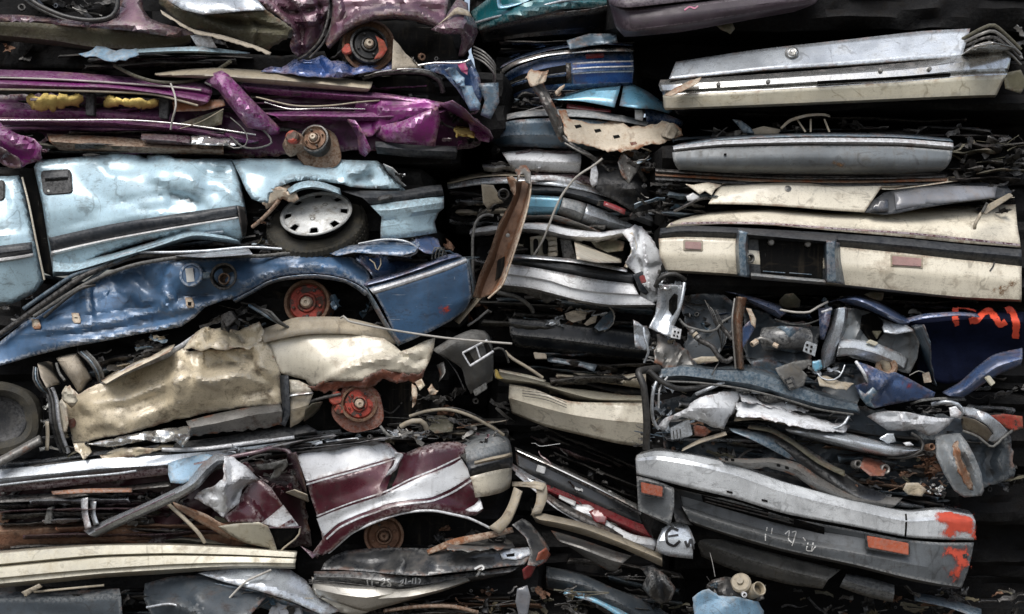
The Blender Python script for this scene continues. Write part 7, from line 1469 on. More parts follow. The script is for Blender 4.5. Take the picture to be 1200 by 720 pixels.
loft('blue_panel_edge', c, [R([.0,-.04,.0], 959,362, 960,378, 961,398), R([-.03,-.06,-.03], 975,360, 972,378, 966,398)], M['violet_blue_paint'], amp=.006)
tube('white_edge', c, R([-.08,-.1], 963,366, 975,362), .008, M['white_paint'])
loft('front_wing', c, [R([.2,.1,.1,.15], 965,356, 1000,346, 1030,354, 1062,372, 1075,372), R([.02,-.12,-.14,-.05], 982,352, 1005,351, 1030,362, 1052,374, 1066,378), R([.05,-.06,-.08,.0], 990,356, 1010,360, 1035,371, 1055,380, 1064,382)], M['violet_blue_paint'], amp=.008, freq=4, step=3.5, lin=False)
loft('mount_pillar', c, [R([-.02,-.05,-.03], 977,363, 972,385, 963,410, 962,430), R([-.12,-.14,-.12], 983,361, 978,386, 970,410, 966,432), R([-.10,-.12,-.08], 990,360, 988,380, 980,405, 972,428), R([.0,-.02,.02], 994,362, 991,385, 984,408, 978,425)], M['silver_paint'], amp=.010, freq=7, step=3)
st = sheet('strut_tower', c, (990,362, 1000,361, 1020,366, 1034,374, 1050,380, 1072,388, 1078,400, 1075,420, 1066,438, 1056,436, 1040,428, 1020,424, 1000,420, 984,412, 986,390), [(990,362,.02),(1072,388,-.02),(1000,415,-.06),(1025,385,.10),(1066,436,.0),(1045,410,.02)], M['grey_bumper'], amp=.02, freq=6, step=3, crease=[((1000,364,1008,385,1002,400), .05, 6), ((1034,376,1060,386,1072,390), .05, 5)])
loft('tower_brace', c, [R([-.06,-.08,.0], 984,398, 1000,398, 1025,402, 1050,412, 1064,420), R([-.11,-.13,-.05], 982,408, 1000,408, 1025,414, 1045,422, 1060,432), R([-.07,-.09,.0], 980,418, 1000,417, 1020,424, 1030,430)], M['silver_paint'], amp=.006, step=3)
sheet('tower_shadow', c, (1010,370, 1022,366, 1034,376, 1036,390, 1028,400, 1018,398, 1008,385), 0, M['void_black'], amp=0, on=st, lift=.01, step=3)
sheet('torn_rib', c, (1036,378, 1060,380, 1073,388, 1050,392, 1036,390, 1034,384), [(1036,378,-.05),(1073,388,-.08),(1045,391,-.1)], M['silver_paint'], amp=.01, step=3)
plate('small_clip', c, (1015,402, 1020,398, 1030,402, 1026,406), -.12, .02, M['cream_alloy'])
plate('brass_clip', c, (1022,388, 1034,388, 1030,394, 1028,398), -.04, .02, M['olive_cloth'])
lathe('rusty_bush', c, (1039,430,-.08), (-.2,-1,.3), [(-.10,.062),(.0,.062),(.012,.05),(.0,.03),(-.04,.022),(-.04,.0004)], M['brown_rust'], 24)
tube('bush_arm', c, R([-.05,-.06,-.03], 1030,418, 1036,424, 1042,440), .03, M['tan_plastic'])
plate('perforated_tab', c, (944,399, 958,404, 955,418, 941,412), -.08, .012, M['silver_paint'], bev=.002)
for (a, b) in ((945,403), (950,405), (944,408), (949,410)): plate('tab_hole', c, (a,b, a+2.5,b+.5, a+2.2,b+3.4, a-.3,b+3), -.084, .002, M['void_black'], bev=0)
loft('cross_beam', c, [R([.12,.08,.06,.05], 768,430, 800,424, 840,430, 880,428, 920,440, 960,456, 1000,468), R([.0,-.07,-.08,-.08], 770,434, 800,430, 840,434, 880,436, 920,448, 960,463, 1005,475), R([-.01,-.08,-.09,-.08], 774,442, 800,440, 840,445, 880,450, 920,462, 960,474, 1008,482), R([.08,.03,.02,.02], 778,447, 800,447, 840,452, 880,457, 920,468, 960,480, 1008,486)], M['slate_blue_paint'], amp=.008, freq=5)
tube('beam_edge', c, R([-.02,-.1,-.1,-.08], 775,447, 820,449, 870,456, 920,468, 960,480, 1000,486), .006, M['grey_plastic'])
tube('beam_wire', c, R([-.08,-.1], 843,424, 838,432, 834,440), .004, M['black_rubber'])
sheet('floor_blue', c, (880,424, 900,420, 922,428, 944,440, 960,450, 940,450, 900,440, 882,434), .02, M['slate_blue_paint'], amp=.01)
sheet('torn_gasket', c, (811,421, 822,418, 842,418, 842,424, 826,425, 818,427), -.1, M['tan_plastic'], amp=.012, step=2.5)
sheet('relay_bracket', c, (908,432, 930,424, 951,421, 952,428, 940,434, 946,440, 942,452, 928,458, 920,450, 914,442), [(908,432,-.08),(951,421,-.04),(925,455,-.12)], M['grey_plastic'], amp=.012, freq=8, step=3)
plate('relay_frame', c, (919,445, 929,441, 934,453, 925,458), -.15, .012, M['black_plastic'], bev=.002)
plate('relay_slot', c, (921.5,446.5, 927,444.5, 928.5,448, 923,450), -.155, .003, M['bare_steel'], bev=0)
plate('relay_slot', c, (923.5,451.5, 929,449.5, 930.5,453, 925,455), -.155, .003, M['bare_steel'], bev=0)
sheet('blue_scrap', c, (952,424, 962,422, 964,432, 956,436, 952,432), -.1, M['sky_blue_paint'], amp=.01, step=2.5)
debris(c, 950, 422, 985, 440, -.06, 30, 110, [M['silver_paint'], M['bare_steel'], M['dark_steel']], big=.4)
sheet('buckled_plate', c, (958,442, 968,440, 985,448, 1001,450, 992,457, 975,455, 960,452), [(958,442,-.12),(1001,450,-.12),(975,455,-.16)], M['tan_plastic'], amp=.015, freq=10, step=2.5, torn=1)
tube('buckle_wire', c, R([-.1,-.16,-.12], 958,438, 964,444, 975,446, 985,440, 990,428), .005, M['silver_paint'])
wb = sheet('crumpled_wing', c, (1005,424, 1022,430, 1040,438, 1048,436, 1062,442, 1080,452, 1096,460, 1094,466, 1066,470, 1046,474, 1026,478, 1016,474, 1006,462, 1002,452, 1016,448, 1018,442, 1004,432), [(1005,424,-.04),(1096,462,.02),(1020,475,-.04),(1040,452,-.14),(1070,455,-.06)], M['violet_blue_paint'], amp=.014, freq=6, step=3, crease=[((1010,426,1022,444,1034,436), .05, 6), ((1020,468,1036,450,1044,440), .05, 7)])
sheet('grey_fold', c, (1006,456, 1014,462, 1024,452, 1030,436, 1036,440, 1030,458, 1020,470, 1026,479, 1016,476, 1008,466), -.16, M['slate_blue_paint'], amp=.012, step=3)
sheet('red_dust', c, (1046,446, 1060,444, 1076,452, 1082,458, 1070,460, 1054,456), 0, M['faint_spray'], amp=0, on=wb, lift=.006, step=2, thick=0)
tube('white_edge', c, R([-.12,-.15,-.12], 1003,424, 1010,434, 1018,448), .010, M['white_paint'])
loft('lower_lip', c, [R([.0,-.08,-.04,.05], 1066,473, 1080,468, 1100,466, 1130,466), R([.0,-.1,-.06,.04], 1068,475, 1082,470.5, 1100,469, 1132,470)], M['grey_plastic'], amp=.004, step=3)
sheet('torn_inner_panel', c, (798,348, 822,342, 848,346, 862,356, 860,384, 850,402, 836,424, 812,428, 800,412, 806,388, 800,368), [(798,348,.16),(862,356,.12),(812,428,.06),(850,402,.05),(828,380,.20)], M['engine_grey'], amp=.03, freq=7, step=3, torn=2)
sheet('torn_inner_panel', c, (868,356, 890,364, 912,376, 944,378, 962,384, 958,404, 950,424, 922,428, 900,420, 880,426, 870,410, 874,384), [(868,356,.14),(962,384,.14),(880,426,.04),(950,424,.02),(915,395,.16)], M['engine_grey'], amp=.03, freq=7, step=3, torn=2)
sheet('torn_inner_panel', c, (960,440, 985,424, 1010,430, 1020,446, 1010,462, 1004,474, 970,466, 950,452), [(960,440,.04),(1020,446,.04),(1004,474,-.02)], M['engine_grey'], amp=.03, freq=8, step=3, torn=1)
sheet('torn_inner_panel', c, (770,392, 790,398, 806,410, 812,428, 800,432, 778,432, 766,424), [(770,392,.06),(812,428,.02),(778,432,.0)], M['bare_steel'], amp=.03, freq=10, step=3, torn=2)
sheet('radiator_frame', c, (1066,382, 1082,380, 1090,400, 1092,430, 1098,452, 1086,446, 1072,436, 1074,410), [(1066,382,.06),(1098,452,.08),(1080,410,.02)], M['slate_blue_paint'], amp=.02, freq=7, step=3, torn=1)
sd = loft('dark_blue_flank', c, [R([.1,.06,.08], 1060,372, 1100,366, 1150,364, 1200,366), R([.0,-.03,.0], 1066,382, 1110,376, 1150,374, 1200,378), R([.1,.08,.1], 1070,400, 1110,400, 1150,402, 1200,410), R([.12,.12,.12], 1076,440, 1110,450, 1150,440, 1200,420)], M['night_blue_paint'], amp=.012, freq=4, lin=False)
loft('lilac_streak_edge', c, [R([.02,-.06,-.02], 1060,374, 1085,368, 1120,366, 1145,368), R([-.02,-.1,-.05], 1062,378, 1088,373, 1122,370, 1148,372)], M['violet_blue_paint'], amp=.006)
for i, pts in enumerate(((1120,361, 1119,372, 1122,382), (1122,361, 1134,362, 1144,365), (1136,377, 1145,374, 1152,367, 1160,365, 1167,373, 1172,381, 1179,377), (1179,364, 1184,362, 1188,370, 1191,382, 1190,397))):
    stroke('red_scrawl', c, pts, (8, 3.5, 9, 9)[i], M['orange_stroke'], sd, lift=.007, seed=20 + i)
loft('bent_blue_bar', c, [R([.05,.0,.0], 1104,460, 1125,448, 1145,430, 1165,416, 1198,408), R([-.05,-.1,-.1], 1112,464, 1132,455, 1150,440, 1170,428, 1198,420), R([.0,-.05,-.06], 1128,466, 1138,460, 1155,448, 1172,438, 1196,428)], M['violet_blue_paint'], amp=.005, lin=False, step=4)
plate('paper_tag', c, (1081,438, 1089,436, 1092,448, 1083,449), -.06, .006, M['bleached_metal'], bev=.001)
tube('tag_wire', c, R([-.04,-.08,-.06], 1066,440, 1076,435, 1083,437), .003, M['pale_cable'])
plate('paper_tag', c, (1154,443, 1160,440, 1167,449, 1162,453), -.12, .02, M['cream_alloy'], bev=.004)
debris(c, 965, 355, 1080, 440, .16, 50, 111, [M['dark_steel'], M['slate_blue_paint'], M['bare_steel']], big=.8)
debris(c, 1120, 440, 1200, 480, .25, 24, 112, [M['dark_steel'], M['black_plastic']], big=.8)
sheet('olive_rag', c, (1012,345, 1022,342, 1036,344, 1034,352, 1022,351), .1, M['olive_cloth'], amp=.015, step=2.5, torn=1)

c = car('shredded pale grey wreck with black straps above the long silver bumper', 970, 580)
hulk(c, 768, 468, 1330, 560, .40, 2.3)
sheet('torn_wing', c, (770,500, 780,490, 794,484, 806,478, 808,474, 820,466, 840,461, 868,457, 867,465, 864,474, 861,484, 854,490, 848,503, 832,499, 814,492, 800,489, 786,493, 780,504, 774,504), [(770,500,.02),(868,457,.04),(848,503,-.04),(830,478,-.12),(800,485,-.04)], M['white_paint'], amp=.018, freq=5, step=3, torn=1, crease=[((772,502,790,486,820,478,862,476), .04, 7), ((812,470,830,490,846,500), .03, 8)])
sheet('torn_white_sill', c, (862,472, 880,470, 900,474, 925,482, 950,488, 975,495, 994,498, 990,506, 970,506, 945,502, 915,496, 890,490, 864,488), [(862,472,.02),(994,500,.0),(925,492,-.12),(925,480,-.02)], M['white_paint'], amp=.02, freq=8, step=3, torn=2, crease=[((864,480,925,490,985,502), .04, 6)])
sheet('torn_white_flap', c, (866,458, 885,462, 905,468, 930,470, 955,480, 940,484, 915,480, 890,474, 870,472), [(866,458,.08),(955,480,.06),(900,474,-.02)], M['white_paint'], amp=.03, freq=12, step=3, torn=3)
loft('buckled_sill', c, [R([.05,.0,.0,.05], 860,474, 880,478, 910,484, 950,492, 990,500), R([-.04,-.10,-.09,-.04], 862,480, 880,483, 910,489, 950,497, 988,504), R([.0,-.05,-.05,.0], 866,483, 880,487, 910,493, 950,501, 980,504)], M['white_paint'], amp=.010, freq=8, step=3)
loft('tan_inner_edge', c, [R([.06,.02,.05], 863,484, 890,486, 930,492, 965,508), R([.02,-.03,.02], 860,494, 890,492, 930,500, 962,508)], M['tan_plastic'], amp=.01)
tube('hooked_strip', c, R([-.08,-.1,-.06], 950,499, 972,503, 988,498, 996,485), .009, M['silver_paint'])
debris(c, 862, 464, 990, 492, .02, 110, 113, [M['silver_paint'], M['white_paint'], M['dark_steel'], M['bare_steel'], M['black_plastic']], big=.55, slope=16)
loft('curved_bumper', c, [R([.1,.02,.0,.05], 930,496, 970,502, 1010,512, 1050,522, 1078,526), R([-.02,-.12,-.14,-.05], 920,502, 965,509, 1010,518, 1046,526, 1074,528), R([-.02,-.12,-.13,-.04], 925,507, 965,515, 1010,526, 1046,533, 1080,527), R([.06,-.02,-.03,.05], 935,510, 970,520, 1010,530, 1046,535, 1076,531)], M['silver_paint'], amp=.008, freq=4, step=4, lin=False)
tube('bumper_rubber', c, R([.0,-.06,.0], 1068,508, 1080,516, 1080,528, 1062,536, 1040,536), .010, M['black_rubber'])
sheet('torn_fin', c, (1030,514, 1040,508, 1047,508, 1050,518, 1040,520), -.08, M['silver_paint'], amp=.012, step=2.5)
sheet('white_flake', c, (1058,519, 1066,518, 1071,522, 1062,523), -.1, M['white_paint'], amp=.01, step=2.5)
loft('dark_blade', c, [R([.0,-.04,.0,.05], 854,502, 880,505, 905,510, 930,520, 945,535), R([-.04,-.1,-.06,.0], 858,506, 880,515, 900,525, 925,538, 940,541)], M['slate_blue_paint'], amp=.006)
loft('black_strap', c, [R([.02,.0,.02,.02], 900,505, 940,522, 975,545, 1010,568, 1045,580), R([-.04,-.06,-.04,-.03], 895,512, 935,532, 970,558, 1005,582, 1040,592), R([.02,.0,.0,.02], 893,520, 925,540, 960,565, 1000,590, 1035,600)], M['black_paint'], amp=.012, freq=5, lin=False)
loft('dull_strap', c, [R([-.02,-.06,-.02], 878,498, 905,502, 930,516, 960,538, 990,552), R([-.06,-.1,-.06], 876,502, 903,507, 928,521, 958,543, 990,559)], M['olive_cloth'], amp=.012, freq=7, step=3)
loft('bumper_iron', c, [R([-.02,-.06,-.03,.0], 842,537, 880,538, 905,537, 935,543, 965,562, 1000,578, 1058,584), R([-.07,-.11,-.08,-.04], 848,541, 880,543, 905,542, 932,550, 960,568, 998,585, 1050,592), R([-.03,-.07,-.03,.0], 862,546, 880,550, 900,548, 930,557, 956,574, 995,593, 1040,598)], M['bare_steel'], amp=.008, freq=8, step=3, torn=1)
for (x, y) in ((852,539), (859,539.5), (913,546), (923,549)): plate('bolt_hole', c, (x-1.6,y-1.4, x+1.6,y-1, x+1.6,y+1.6, x-1.6,y+1.2), -.125, .03, M['void_black'], bev=0)
loft('dark_liner', c, [R([.08,.03,.06], 868,552, 900,553, 935,560, 962,578), R([.0,-.04,.0], 880,560, 915,568, 950,585, 980,600)], M['black_plastic'], amp=.01)
loft('thin_bar', c, [R([.0,-.04], 800,526, 820,515, 850,506), R([-.03,-.06], 799,529, 822,519, 852,510)], M['tan_plastic'], amp=.004, step=3)
plate('ribbed_bracket', c, (786,502, 808,492, 812,510, 808,512, 787,516), -.02, .04, M['silver_paint'], bev=.004)
for k in range(3): tube('bracket_rib', c, R([-.05,-.05], 789+k*4,505-k, 790+k*4,515-k), .003, M['dark_steel'])
sheet('rust_hollow', c, (812,498, 826,500, 834,506, 826,512, 814,511), .04, M['torn_rust'], amp=.02, step=2.5)
debris(c, 778, 490, 880, 535, .1, 80, 114, [M['dark_steel'], M['olive_cloth'], M['bare_steel'], M['rusty_steel'], M['black_plastic']], big=.7)
tube('black_seal_loop', c, R([.0,-.1,-.14,-.12,-.08], 772,432, 755,434, 748,437, 754,452, 757,480, 758,505, 757,526), .022, M['black_rubber'])
tube('black_seal_loop', c, R([-.1,-.1,-.02], 760,434, 772,445, 784,452, 800,456, 836,452), .016, M['black_rubber'])
tube('silver_seal', c, R([-.06,-.12,-.06,-.04], 776,440, 767,452, 764,475, 766,494, 772,503), .010, M['silver_paint'])
tube('silver_seal', c, R([-.02,-.08,-.04], 782,442, 773,456, 772,478), .006, M['clear_lens'])
tube('torn_cable', c, R([-.04,-.08,-.04], 816,462, 830,456, 848,448), .012, M['silver_paint'])
debris(c, 764, 445, 812, 500, .04, 50, 115, [M['silver_paint'], M['dark_steel'], M['tan_plastic'], M['slate_blue_paint']], big=.55)
debris(c, 742, 500, 775, 525, .0, 24, 116, [M['slate_blue_paint'], M['dark_steel'], M['bare_steel']], big=.5)
sheet('white_folded_wing', c, (1016,488, 1024,484, 1040,482, 1062,483, 1080,487, 1100,490, 1118,490, 1112,498, 1098,508, 1088,511, 1072,503, 1060,505, 1040,504, 1028,496), [(1016,488,.02),(1118,490,.0),(1060,505,-.02),(1060,490,-.10),(1088,510,-.02)], M['white_paint'], amp=.012, freq=6, step=3, crease=[((1055,484,1060,494,1056,504), .05, 6), ((1082,488,1078,498,1088,508), .05, 6), ((1020,490,1060,496,1110,494), .04, 6)])
tube('wing_rim', c, R([-.02,-.08,-.06,-.02], 1092,474, 1108,471, 1122,474, 1128,482, 1124,490), .012, M['silver_paint'])
sheet('white_tab', c, (1112,478, 1120,476, 1127,484, 1124,490, 1114,489), -.08, M['white_paint'], amp=.01, step=2.5)
debris(c, 1060, 472, 1116, 488, .04, 34, 117, [M['dark_steel'], M['chrome'], M['black_plastic']], big=.5)
sheet('bent_wing_end', c, (1127,477, 1140,478, 1158,485, 1172,496, 1181,506, 1178,512, 1166,520, 1158,516, 1164,508, 1156,498, 1142,490, 1130,486), [(1127,477,.0),(1181,508,.03),(1160,518,-.03),(1155,492,-.10)], M['silver_paint'], amp=.012, freq=7, step=3)
sheet('bent_wing_back', c, (1126,488, 1142,492, 1156,500, 1164,510, 1158,518, 1146,510, 1128,503), [(1126,488,.04),(1158,518,.02),(1145,500,.0)], M['tan_plastic'], amp=.02, step=3)
tube('wing_seal', c, R([.0,-.04,-.06,.0], 1128,505, 1146,512, 1162,524, 1175,514, 1186,505), .008, M['grey_plastic'])
pl = sheet('rust_striped_panel', c, (1096,512, 1110,509, 1125,508, 1134,520, 1142,535, 1150,555, 1153,575, 1150,581, 1130,583, 1118,575, 1106,555, 1097,535), [(1096,512,.02),(1134,515,.0),(1150,580,.02),(1118,545,-.06),(1140,545,-.02)], M['grey_bumper'], amp=.014, freq=5, step=3, crease=[((1105,512,1120,545,1140,580), .04, 7), ((1122,510,1138,545,1148,580), .03, 6)])
sheet('rust_stripe', c, (1116,520, 1122,516, 1128,538, 1138,560, 1142,576, 1134,572, 1124,556, 1118,536), 0, M['brown_rust'], amp=0, on=pl, lift=.005, step=3, torn=2)
debris(c, 1000, 535, 1110, 572, .02, 110, 118, [M['rusty_steel'], M['dark_steel'], M['bare_steel'], M['brown_rust'], M['olive_cloth']], big=.6)
sheet('rusty_gearbox', c, (1012,535, 1030,538, 1040,546, 1036,558, 1020,558, 1008,548), [(1012,535,.0),(1040,546,.0),(1022,548,-.1)], M['torn_rust'], amp=.02, freq=10, step=3)
for (x, y, r_) in ((1092,524,.022), (1006,544,.025), (1038,550,.028)): lathe('bolt_ring', c, (x,y,-.08), (.2,-1,.2), [(-.05,r_),(.0,r_),(.006,r_*.8),(.0,r_*.55),(-.03,r_*.5)], M['rusty_steel'] if r_ < .024 else M['bare_steel'], 16)
debris(c, 1086, 555, 1115, 580, -.04, 34, 119, [M['chrome'], M['bare_steel'], M['clear_lens']], big=.3)
sheet('small_brown_box', c, (1062,566, 1076,566, 1086,574, 1080,582, 1064,580, 1058,574), -.04, M['tan_plastic'], amp=.015, step=3)
stroke_t = sheet('faded_red_patch', c, (1160,487, 1176,485, 1198,488, 1199,502, 1188,506, 1176,500), .12, M['red_sprayed_steel'], amp=.01, step=3)
debris(c, 1140, 500, 1200, 590, .3, 30, 120, [M['dark_steel'], M['black_plastic'], M['olive_cloth']], big=.8)
debris(c, 930, 515, 1010, 560, .12, 40, 121, [M['dark_steel'], M['olive_cloth'], M['black_plastic']], big=.8)

c = car('silver grey car with two amber lamps and an orange sprayed bumper corner', 940, 690)
hulk(c, 760, 548, 1150, 660, .18, 2.3, tilt=(20, -30)); hulk(c, 1120, 580, 1330, 640, .6, 2.3)
up = loft('bumper_upper', c, [R([.26,.20,.18,.18,.26], 752,530, 775,525, 812,530, 860,541, 920,562, 1000,583, 1062,596, 1100,592, 1134,598), R([.06,-.03,-.05,-.05,.04], 746,534, 770,529, 812,534, 860,545, 920,566, 1000,587, 1062,600, 1100,598, 1140,604), R([.03,-.08,-.10,-.10,.0], 745,538, 770,535, 810,541, 860,553, 920,574, 1000,594, 1062,607, 1100,606, 1143,611), R([.02,-.09,-.12,-.12,.0], 745,541, 770,539, 809,545, 860,557, 920,578, 1000,598, 1061,611, 1100,610, 1143,615), R([.03,-.08,-.10,-.10,.01], 746,556, 770,562, 804,571, 860,584, 920,602, 1000,617, 1060,629, 1100,632, 1141,633)], M['silver_gloss'], amp=.003, freq=3, step=3.5, crease=[((905,556,915,600), .008, 4), ((985,585,1000,615), .006, 4)], sharp=20)
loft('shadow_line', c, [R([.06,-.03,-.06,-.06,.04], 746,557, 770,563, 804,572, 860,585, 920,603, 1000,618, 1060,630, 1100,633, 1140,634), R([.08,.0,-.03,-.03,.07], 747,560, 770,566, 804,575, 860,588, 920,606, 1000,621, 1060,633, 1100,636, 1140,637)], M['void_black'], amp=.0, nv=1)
lo = loft('bumper_lower', c, [R([.06,-.03,-.06,-.07,-.07,.03], 790,570, 830,580, 870,590, 920,606, 1000,621, 1060,632, 1100,636, 1141,636), R([.10,.07,.05,-.06,-.08,.03], 794,580, 830,590, 870,601, 925,617, 1000,629, 1060,641, 1100,646, 1139,648), R([.09,.06,.03,-.08,-.09,.02], 798,592, 832,603, 875,616, 925,629, 1000,642, 1060,654, 1100,660, 1136,662), R([-.02,-.08,-.11,-.10,-.10,.02], 801,597, 834,609, 878,622, 925,635, 1000,648, 1060,660, 1100,667, 1134,670), R([.0,-.06,-.09,-.09,-.09,.03], 808,610, 840,621, 880,633, 925,645, 1000,661, 1060,676, 1100,684, 1127,688), R([.14,.08,.05,.05,.05,.14], 814,615, 845,625, 880,636, 925,648, 1000,664, 1060,679, 1095,686, 1122,690)], M['dark_grey_bumper'], amp=.003, freq=3, step=3.5, sharp=20)
loft('air_slot', c, [R(0, 822,580, 850,587, 900,600, 966,618), R(0, 824,588, 850,596, 900,610, 966,626)], M['void_black'], amp=0, on=lo, lift=.006, step=4)
for k in range(2): loft('slot_bar', c, [R(0, 826,583+k*4, 870,594+k*4, 930,609+k*4), R(0, 826,584.4+k*4, 870,595.4+k*4, 930,610.4+k*4)], M['dark_steel'], amp=0, on=lo, lift=.014, nv=1)
ec = loft('bumper_end', c, [R([.04,-.04], 746,558, 765,562, 790,572), R([.02,-.06], 747,575, 766,582, 790,594), R([.02,-.05], 748,598, 768,606, 786,614), R([.06,.0], 752,600, 772,610, 790,618)], M['dark_grey_bumper'], amp=.006)
loft('end_recess', c, [R([-.0,.05], 782,570, 796,576), R([.02,.06], 786,590, 802,600), R([-.02,.04], 792,612, 812,616)], M['black_plastic'], amp=.006)
def lamp(q, d):
    plate('lamp_surround', c, (q[0]-2,q[1]-2, q[2]+2,q[3]-2, q[4]+2,q[5]+2, q[6]-2,q[7]+2), d + .005, .03, M['black_plastic'], bev=.004)
    plate('amber_lamp', c, q, d, .03, M['amber_lens'], bev=.004)
lamp((751,565, 777,571, 776,583, 752,578), -.075)
lamp((1016,628, 1065,637, 1065,651, 1018,642), -.135)
for x, y in ((855,577), (896,587)): loft('bumper_slot', c, [R(0, x-3.5,y-2, x+3.5,y-.5), R(0, x-3.5,y, x+3.5,y+1.8)], M['void_black'], amp=0, on=up, lift=.004, nv=1)
loft('end_cap_joint', c, [R(0, 1060,598, 1061,612, 1060,629), R(0, 1062,598, 1063,612, 1062,629)], M['void_black'], amp=0, on=up, lift=.004, nv=1)
sheet('orange_sprayed_corner', c, (1092,596, 1118,592, 1132,598, 1143,604, 1145,612, 1142,632, 1128,632, 1108,634, 1096,630, 1102,618, 1094,608), 0, M['orange_spray'], amp=0, on=[up, lo], lift=.006, thick=0, torn=5, step=2.2)
sheet('orange_sprayed_corner', c, (1104,638, 1122,634, 1140,636, 1142,644, 1137,660, 1132,676, 1126,690, 1112,690, 1106,674, 1114,660, 1102,650), 0, M['orange_spray'], amp=0, on=[up, lo], lift=.008, thick=0, torn=5, step=2.2)
plate('small_dark_hole', c, (1128,650, 1133,649, 1134,654, 1129,655), .012, .004, M['dark_steel'], on=lo, bev=.001)
for i, pts in enumerate(((899,618, 897,628, 897,634), (905,619, 904,626), (920,626, 925,622, 924,632, 928,636), (928,624, 933,623, 930,634, 928,640), (941,630, 944,634), (947,636, 945,645, 952,646), (953,636, 951,646, 956,640))):
    stroke('chalk_mark', c, pts, 1.2, M['white_mark'], lo, lift=.006, seed=40 + i)
stroke('rust_stain', c, (873,607, 868,616, 866,628), 7, M['faint_rust'], lo, lift=.004, seed=50)
hulk(c, 800, 640, 1100, 700, .7, 2.3); hulk(c, 720, 600, 1400, 800, 1.0, 2.3); hulk(c, 1090, 470, 1420, 720, .85, 2.3)
loft('belly_panel', c, [R([.3,.15,.12], 812,622, 860,636, 920,652, 985,668), R([.25,.08,.05], 816,632, 860,650, 920,668, 970,680), R([.3,.14,.1], 822,652, 860,668, 920,684, 964,690)], M['grey_plastic'], amp=.008)
loft('belly_panel', c, [R([.15,.12], 992,672, 1020,678, 1048,686), R([.08,.06], 988,680, 1016,688, 1048,696), R([.14,.12], 984,688, 1012,698, 1046,706)], M['dark_grey_bumper'], amp=.006)
loft('belly_strip', c, [R([.4,.3], 1070,694, 1110,702, 1150,714), R([.3,.2], 1072,704, 1110,712, 1150,726)], M['slate_blue_paint'], amp=.006)
tube('tie_wire', c, R([.1,.05], 832,648, 835,660, 838,676), .003, M['bare_steel'])

# engine block below
o = thing('engine_block', 'small broken engine block with pale blue casting and yellow oil cap', 'engine', 860, 735, 0)
sheet('casting', o, (812,700, 822,692, 830,690, 842,698, 870,700, 888,706, 895,716, 895,745, 815,745), [(812,700,-.05),(895,716,.0),(850,705,-.12),(850,740,-.1)], M['pale_blue_plastic'], amp=.02, freq=9, step=3, torn=1)
sheet('dirty_head', o, (828,692, 834,680, 850,676, 872,680, 892,690, 896,702, 880,708, 850,702, 838,698), [(828,692,.02),(896,700,.05),(860,684,-.02),(860,704,-.08)], M['dark_steel'], amp=.035, freq=10, step=3)
debris(o, 830, 680, 892, 702, -.04, 60, 130, [M['dark_steel'], M['black_rubber'], M['bare_steel'], M['slate_blue_paint']], big=.45)
lathe('oil_cap', o, (868,683,-.04), (-.3,-.8,.6), [(-.08,.055),(.0,.06),(.012,.05),(.012,.02),(.03,.018),(.03,.001)], M['tan_plastic'], 22)
lathe('cup_pipe', o, (890,690,-.08), (.35,-.8,.45), [(-.14,.036),(.0,.042),(.006,.038),(.0,.033),(-.05,.03),(-.05,.001)], M['tan_plastic'], 22)
lathe('ring_nut', o, (872,697,-.12), (0,-1,.1), [(-.02,.016),(.008,.016),(.010,.009),(-.01,.008)], M['white_paint'], 14)
# rubble and weeds near the bottom right, leaves of weeds at the right edge
o = thing('rubble_heap', 'heap of small dark wreck parts in shadow below the silver bumper', 'scrap heap', 1000, 740, .3)
debris(o, 930, 690, 1200, 735, .3, 170, 131, [M['dark_steel'], M['black_plastic'], M['olive_cloth'], M['rusty_steel'], M['dry_stem']], big=.7)
debris(o, 640, 700, 830, 740, .3, 60, 132, [M['dark_steel'], M['black_plastic'], M['olive_cloth']], big=.8)

layers(bylabel('round lock badge'), 790, 124, 1200, 134, .4, 3, ['black_paint', 'dark_steel'], 501)
layers(bylabel('slim grey bumper'), 785, 146, 1190, 164, .26, 7, ['dark_steel', 'black_paint', 'slate_blue_paint', 'bare_steel'], 502, long=(.2, .5))
layers(bylabel('slim grey bumper'), 1100, 160, 1210, 214, .10, 7, ['dark_steel', 'black_paint', 'olive_cloth'], 503)
layers(bylabel('plate recess'), 770, 208, 860, 262, .14, 7, ['dark_steel', 'black_paint', 'slate_blue_paint'], 504)
layers(bylabel('plate recess'), 800, 346, 1200, 362, .3, 5, ['black_paint', 'dark_steel', 'deep_blue_paint'], 505, long=(.2, .5))
layers(bylabel('red sprayed scrawl'), 800, 350, 965, 430, .26, 9, ['black_paint', 'deep_blue_paint', 'dark_steel', 'slate_blue_paint'], 506, hgt=(6, 14))
layers(bylabel('red sprayed scrawl'), 860, 415, 1010, 470, .06, 6, ['slate_blue_paint', 'dark_steel', 'black_paint'], 507, slope=24)
layers(bylabel('black straps'), 775, 466, 1000, 520, .10, 12, ['silver_paint', 'dark_steel', 'white_paint', 'black_paint', 'olive_cloth', 'silver_paint'], 508, slope=12, hgt=(4, 10))
layers(bylabel('black straps'), 930, 500, 1110, 590, .10, 12, ['dark_steel', 'silver_paint', 'black_paint', 'brown_rust', 'slate_blue_paint'], 509, slope=24, hgt=(4, 11))
layers(bylabel('black straps'), 800, 505, 960, 548, .12, 7, ['black_paint', 'dark_steel', 'olive_cloth', 'slate_blue_paint'], 510, slope=14)
layers(bylabel('black straps'), 1090, 470, 1200, 520, .16, 6, ['silver_paint', 'dark_steel', 'black_paint'], 511, slope=10)

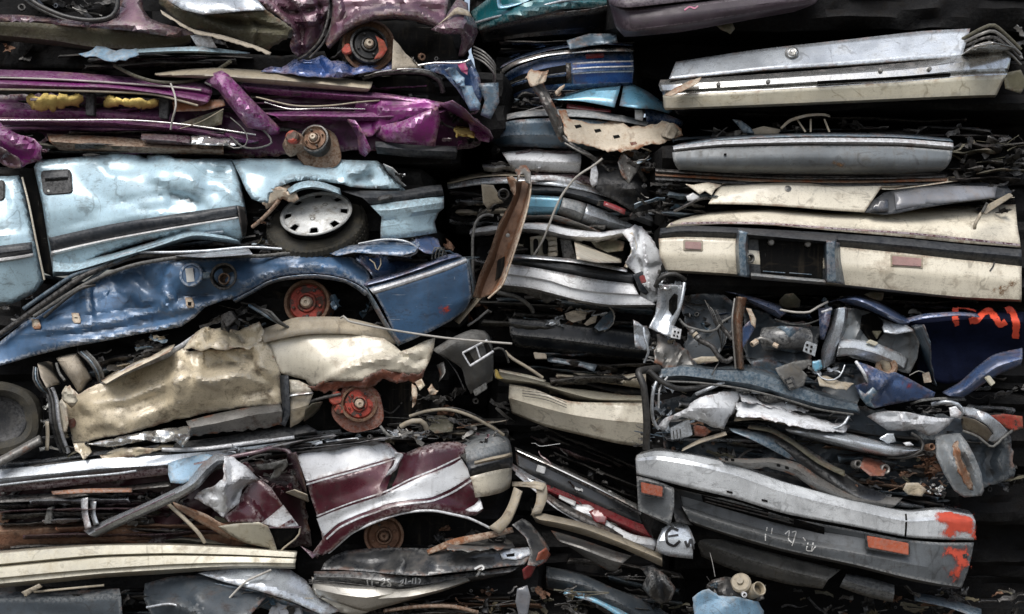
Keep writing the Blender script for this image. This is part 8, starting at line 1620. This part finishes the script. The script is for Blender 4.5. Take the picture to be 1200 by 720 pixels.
sheet('crushed_front', bylabel('black straps'), (766,470, 860,456, 960,470, 1060,484, 1180,490, 1190,560, 1100,590, 1000,580, 880,550, 780,530), [(766,470,.20),(1180,490,.22),(1100,590,.20),(780,530,.18),(960,520,.14)], M['engine_grey'], amp=.05, freq=6, step=5, torn=3)
# ---------------------------------------------------------------- ground, light, camera
gm = bmesh.new()
bmesh.ops.create_grid(gm, x_segments=160, y_segments=160, size=1)
V = []
for v in gm.verts:
    x = math.copysign(abs(v.co.x) ** 3, v.co.x) * 400; y = math.copysign(abs(v.co.y) ** 3, v.co.y) * 400
    V.append((x, y, 0))
V = np.array(V); V[:, 2] = pn(V * .9) * .05 - .02
gm.verts.index_update()
gF = [tuple(v.index for v in f.verts) for f in gm.faces]; gm.free()
g_ = link('ground', V, gF, M['earth'], None, bvh=False); g_['kind'] = 'structure'

w = bpy.data.worlds.new('World'); SC.world = w; w.use_nodes = True
nt = w.node_tree; bg = nt.nodes['Background']
sky = nt.nodes.new('ShaderNodeTexSky'); sky.sky_type = 'NISHITA'; sky.sun_disc = False
EL, AZ = math.radians(54), math.radians(198)
sky.sun_elevation = EL; sky.sun_rotation = AZ
sky.air_density = 1.0; sky.dust_density = 3.0; sky.ozone_density = 1.0
hs = nt.nodes.new('ShaderNodeHueSaturation'); hs.inputs['Saturation'].default_value = .65; nt.links.new(sky.outputs[0], hs.inputs['Color']); nt.links.new(hs.outputs[0], bg.inputs['Color']); bg.inputs['Strength'].default_value = .165
sl = bpy.data.lights.new('sun', 'SUN'); sl.energy = 2.6; sl.angle = math.radians(34); sl.color = (1.0, .98, .95)
so = bpy.data.objects.new('sun', sl); COL.objects.link(so)
dv = Vector((math.sin(AZ) * math.cos(EL), math.cos(AZ) * math.cos(EL), math.sin(EL)))
so.rotation_euler = dv.to_track_quat('Z', 'Y').to_euler(); so.location = (0, -3, 8)
cd = bpy.data.cameras.new('camera'); cam = bpy.data.objects.new('camera', cd); COL.objects.link(cam)
cam.location = CAM; cam.rotation_euler = (math.radians(90), 0, 0); cd.sensor_width = 36; cd.lens = 42; cd.clip_end = 2000; cd.clip_start = .05
SC.camera = cam
SC.view_settings.view_transform = 'Standard'; SC.view_settings.look = 'None'; SC.view_settings.exposure = 0
SC.render.engine = 'CYCLES'
